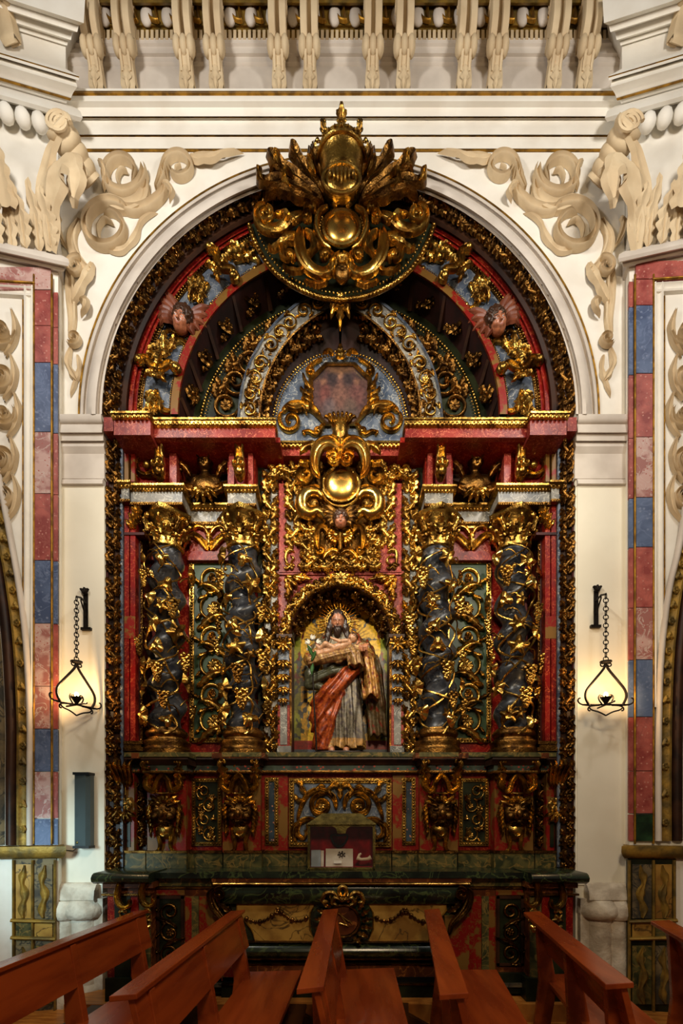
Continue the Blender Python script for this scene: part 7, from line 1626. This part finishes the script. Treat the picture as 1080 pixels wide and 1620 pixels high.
# ------------------------------------------------------------------ hanging lanterns
def lantern(ub, uc, vt, turn, sn, hw, bu):
    yw = YW - .015; yl = 4.46
    t = thing('hanging_lantern', 'black wrought iron lantern with lit bulb hanging on the %s jamb' % sn, 'lantern', P(uc, 1125, yl), 'wrought iron lanterns')
    def o3(g, nm, mt='iron', par=None): return obj(nm, g.mesh(nm, mt), par or t)
    g = G(); pbox(g, ub - 3.5, vt + 4, ub + 3.5, vt + 62, yw - .01, .02); pbox(g, ub - 8, vt + 58, ub + 8, vt + 62, yw - .03, .04); plate = o3(g, 'wall_plate')
    g = G()
    for dx in (-7, 0, 7): ribbon(g, spline([(0, -4), (dx * .6, 4), (dx, 8 if dx == 0 else 3)], 8), (2, 3, 1), 4, 'round', 2)
    put(g.mesh('finial', 'iron'), 'finial', t, ub, vt + 4, yw - .005)
    A = np.array(P(ub, vt + 20, yw - .02)); B = np.array(P(uc, vt + 10, yl)); g = G(); tube3(g, [A, (A + B) / 2 + np.array([0, 0, .02]), B], .009, 6); tube3(g, [np.array(P(ub, vt + 40, yw - .02)), (A + B) / 2 - np.array([0, 0, .01]), (A + B) / 2 + np.array([0, 0, .02])], .007, 6); o3(g, 'arm')
    vc = 1046; top = B[2]; bot = Zof(vc, yl); n = 16; step = (top - bot) / n
    for i in range(n):
        z = top - (i + .5) * step; r = step * .62; g = G()
        ring = [(r * .55 * cos(a), 0, r * 1.1 * sin(a)) if i % 2 else (0, r * .5 * cos(a), r * 1.1 * sin(a)) for a in np.linspace(0, 2 * pi, 14, endpoint=False)]
        if i % 2: ring = [(r * .95 * cos(a), 0, r * .95 * sin(a)) for a in np.linspace(0, 2 * pi, 14, endpoint=False)]
        c_, s_ = cos(turn), sin(turn); ring = [(x * c_ - y_ * s_, x * s_ + y_ * c_, z_) for x, y_, z_ in ring]
        tube3(g, [(B[0] + x, yl + y_, z + z_) for x, y_, z_ in ring], .0045, 5, True); o3(g, 'chain_link')
    k = S(1, yl); c0 = np.array([B[0], yl, bot]); c_, s_ = cos(turn), sin(turn)
    def R(x, z, y=0): return c0 + np.array([(x * c_ - y * s_) * k, (x * s_ + y * c_) * k, z * k])
    g = G(); lathe(g, [(2, 2), (9, 0), (9, -2), (3, -4), (2, -9)], 14, (0, 0, 0)); put(g.mesh('cap', 'iron'), 'cap', t, 0, 0, yl, loc=c0)
    for sx in (-1, 1):
        p = spline([(sx * 1, -6), (sx * 5, -14), (sx * hw * .62, -32), (sx * hw * .95, -46), (sx * hw, -58), (sx * hw * .82, -70)], 24); g = G(); tube3(g, [R(a, b) for a, b in p], .011, 6); o3(g, 'frame_bar')
        p = turn_path((sx * 2, -5), -90 + sx * 20, 16, (sx * 200, sx * 500), 14); g = G(); tube3(g, [R(a, b) for a, b in p], .006, 5); o3(g, 'cap_scroll')
        for (x0, z0, a0, L_, ks) in ((sx * hw * .6, -70, 0 if sx > 0 else 180, 34, (0, sx * 60, sx * 700)), (sx * hw * .3, -70, 0 if sx > 0 else 180, 26, (0, sx * -60, sx * -800)), (0, -86, 90 - sx * 60, 30, (0, sx * -60, sx * 300)), (sx * hw * .2, -68, 90 - sx * 30, 22, (sx * -80, sx * 500))):
            g = G(); tube3(g, [R(a, b) for a, b in turn_path((x0, z0), a0, L_, ks, 20)], .007, 5); o3(g, 'scroll')
    g = G(); tube3(g, [R(-hw * 1.15, -69), R(hw * 1.15, -69)], .008, 6); o3(g, 'cross_bar')
    g = G(); tube3(g, [R(0, -69, -hw * .8), R(0, -69, hw * .8)], .008, 6); o3(g, 'cross_bar')
    g = G(); lathe(g, [(2, -4), (3, 0), (7, 6), (8, 9), (5, 7)], 12)
    for i in range(6): a = i * pi / 3; ball(g, (8 * cos(a), 8 * sin(a), 9), 1.8, 6, 4)
    put(g.mesh('cup', 'iron'), 'cup', t, 0, 0, yl, loc=R(0, -66))
    g = G(); ball(g, (0, 0, 0), 3.2, 12, 8, 1, 1, 1.3); put(g.mesh('bulb', 'bulb', True, 180), 'bulb', t, 0, 0, yl, loc=R(0, -53))
    d = bpy.data.lights.new('lantern_light', 'POINT'); d.energy = LANT; d.color = (1, .62, .28); d.shadow_soft_size = .02; o = bpy.data.objects.new('lantern_light', d); COL.objects.link(o); o.parent = t; p = R(0, -53); o.location = np.array(p) - np.array(t.location) + np.array([0, -.04, .02])
LANT = 9.0
lantern(135, 121, 934, radians(62), 'left', 32, 0); lantern(943, 958, 930, 0.0, 'right', 32, 0)
# ------------------------------------------------------------------ column loudspeaker
t = thing('loudspeaker', 'slim grey column loudspeaker on the left jamb below the lantern', 'loudspeaker', P(130, 1342, YW - .05))
g = G(); x0, x1 = Xof(118, 4.58), Xof(142, 4.58); g.add([(x0, 4.58, Zof(1339, 4.58)), (x1 - .03, 4.56, Zof(1339, 4.58)), (x1, 4.59, Zof(1339, 4.58)), (x1, 4.66, Zof(1339, 4.58)), (x0, 4.66, Zof(1339, 4.58))] + [(x0, 4.58, Zof(1225, 4.58)), (x1 - .03, 4.56, Zof(1225, 4.58)), (x1, 4.59, Zof(1225, 4.58)), (x1, 4.66, Zof(1225, 4.58)), (x0, 4.66, Zof(1225, 4.58))],
    [(0, 1, 6, 5), (1, 2, 7, 6), (2, 3, 8, 7), (3, 4, 9, 8), (4, 0, 5, 9), (5, 6, 7, 8, 9), (4, 3, 2, 1, 0)]); obj('body', g.mesh('body', 'spk_grey', False), t)
for v0, v1 in ((1222, 1226), (1338, 1342)): g = G(); g.box(x0 - .004, x1 + .004, 4.552, 4.668, Zof(v1, 4.58), Zof(v0, 4.58)); obj('end_cap', g.mesh('end_cap', 'black', False), t)
g = G(); ball(g, (x0 + .025, 4.575, Zof(1333, 4.58)), .012, 10, 6, 1, .5, 1); obj('badge', g.mesh('badge', 'brass_old'), t)
g = G(); g.box(x0 + .04, x1 - .04, 4.64, YW - .004, Zof(1240, 4.58), Zof(1232, 4.58)); obj('wall_bracket', g.mesh('wall_bracket', 'black', False), t)
g = G(); tube3(g, [P(92, 1344, 4.69), P(104, 1345, 4.685), P(116, 1346, 4.68), P(122, 1341, 4.66)], .004, 5); obj('cable', g.mesh('cable', 'black'), t)
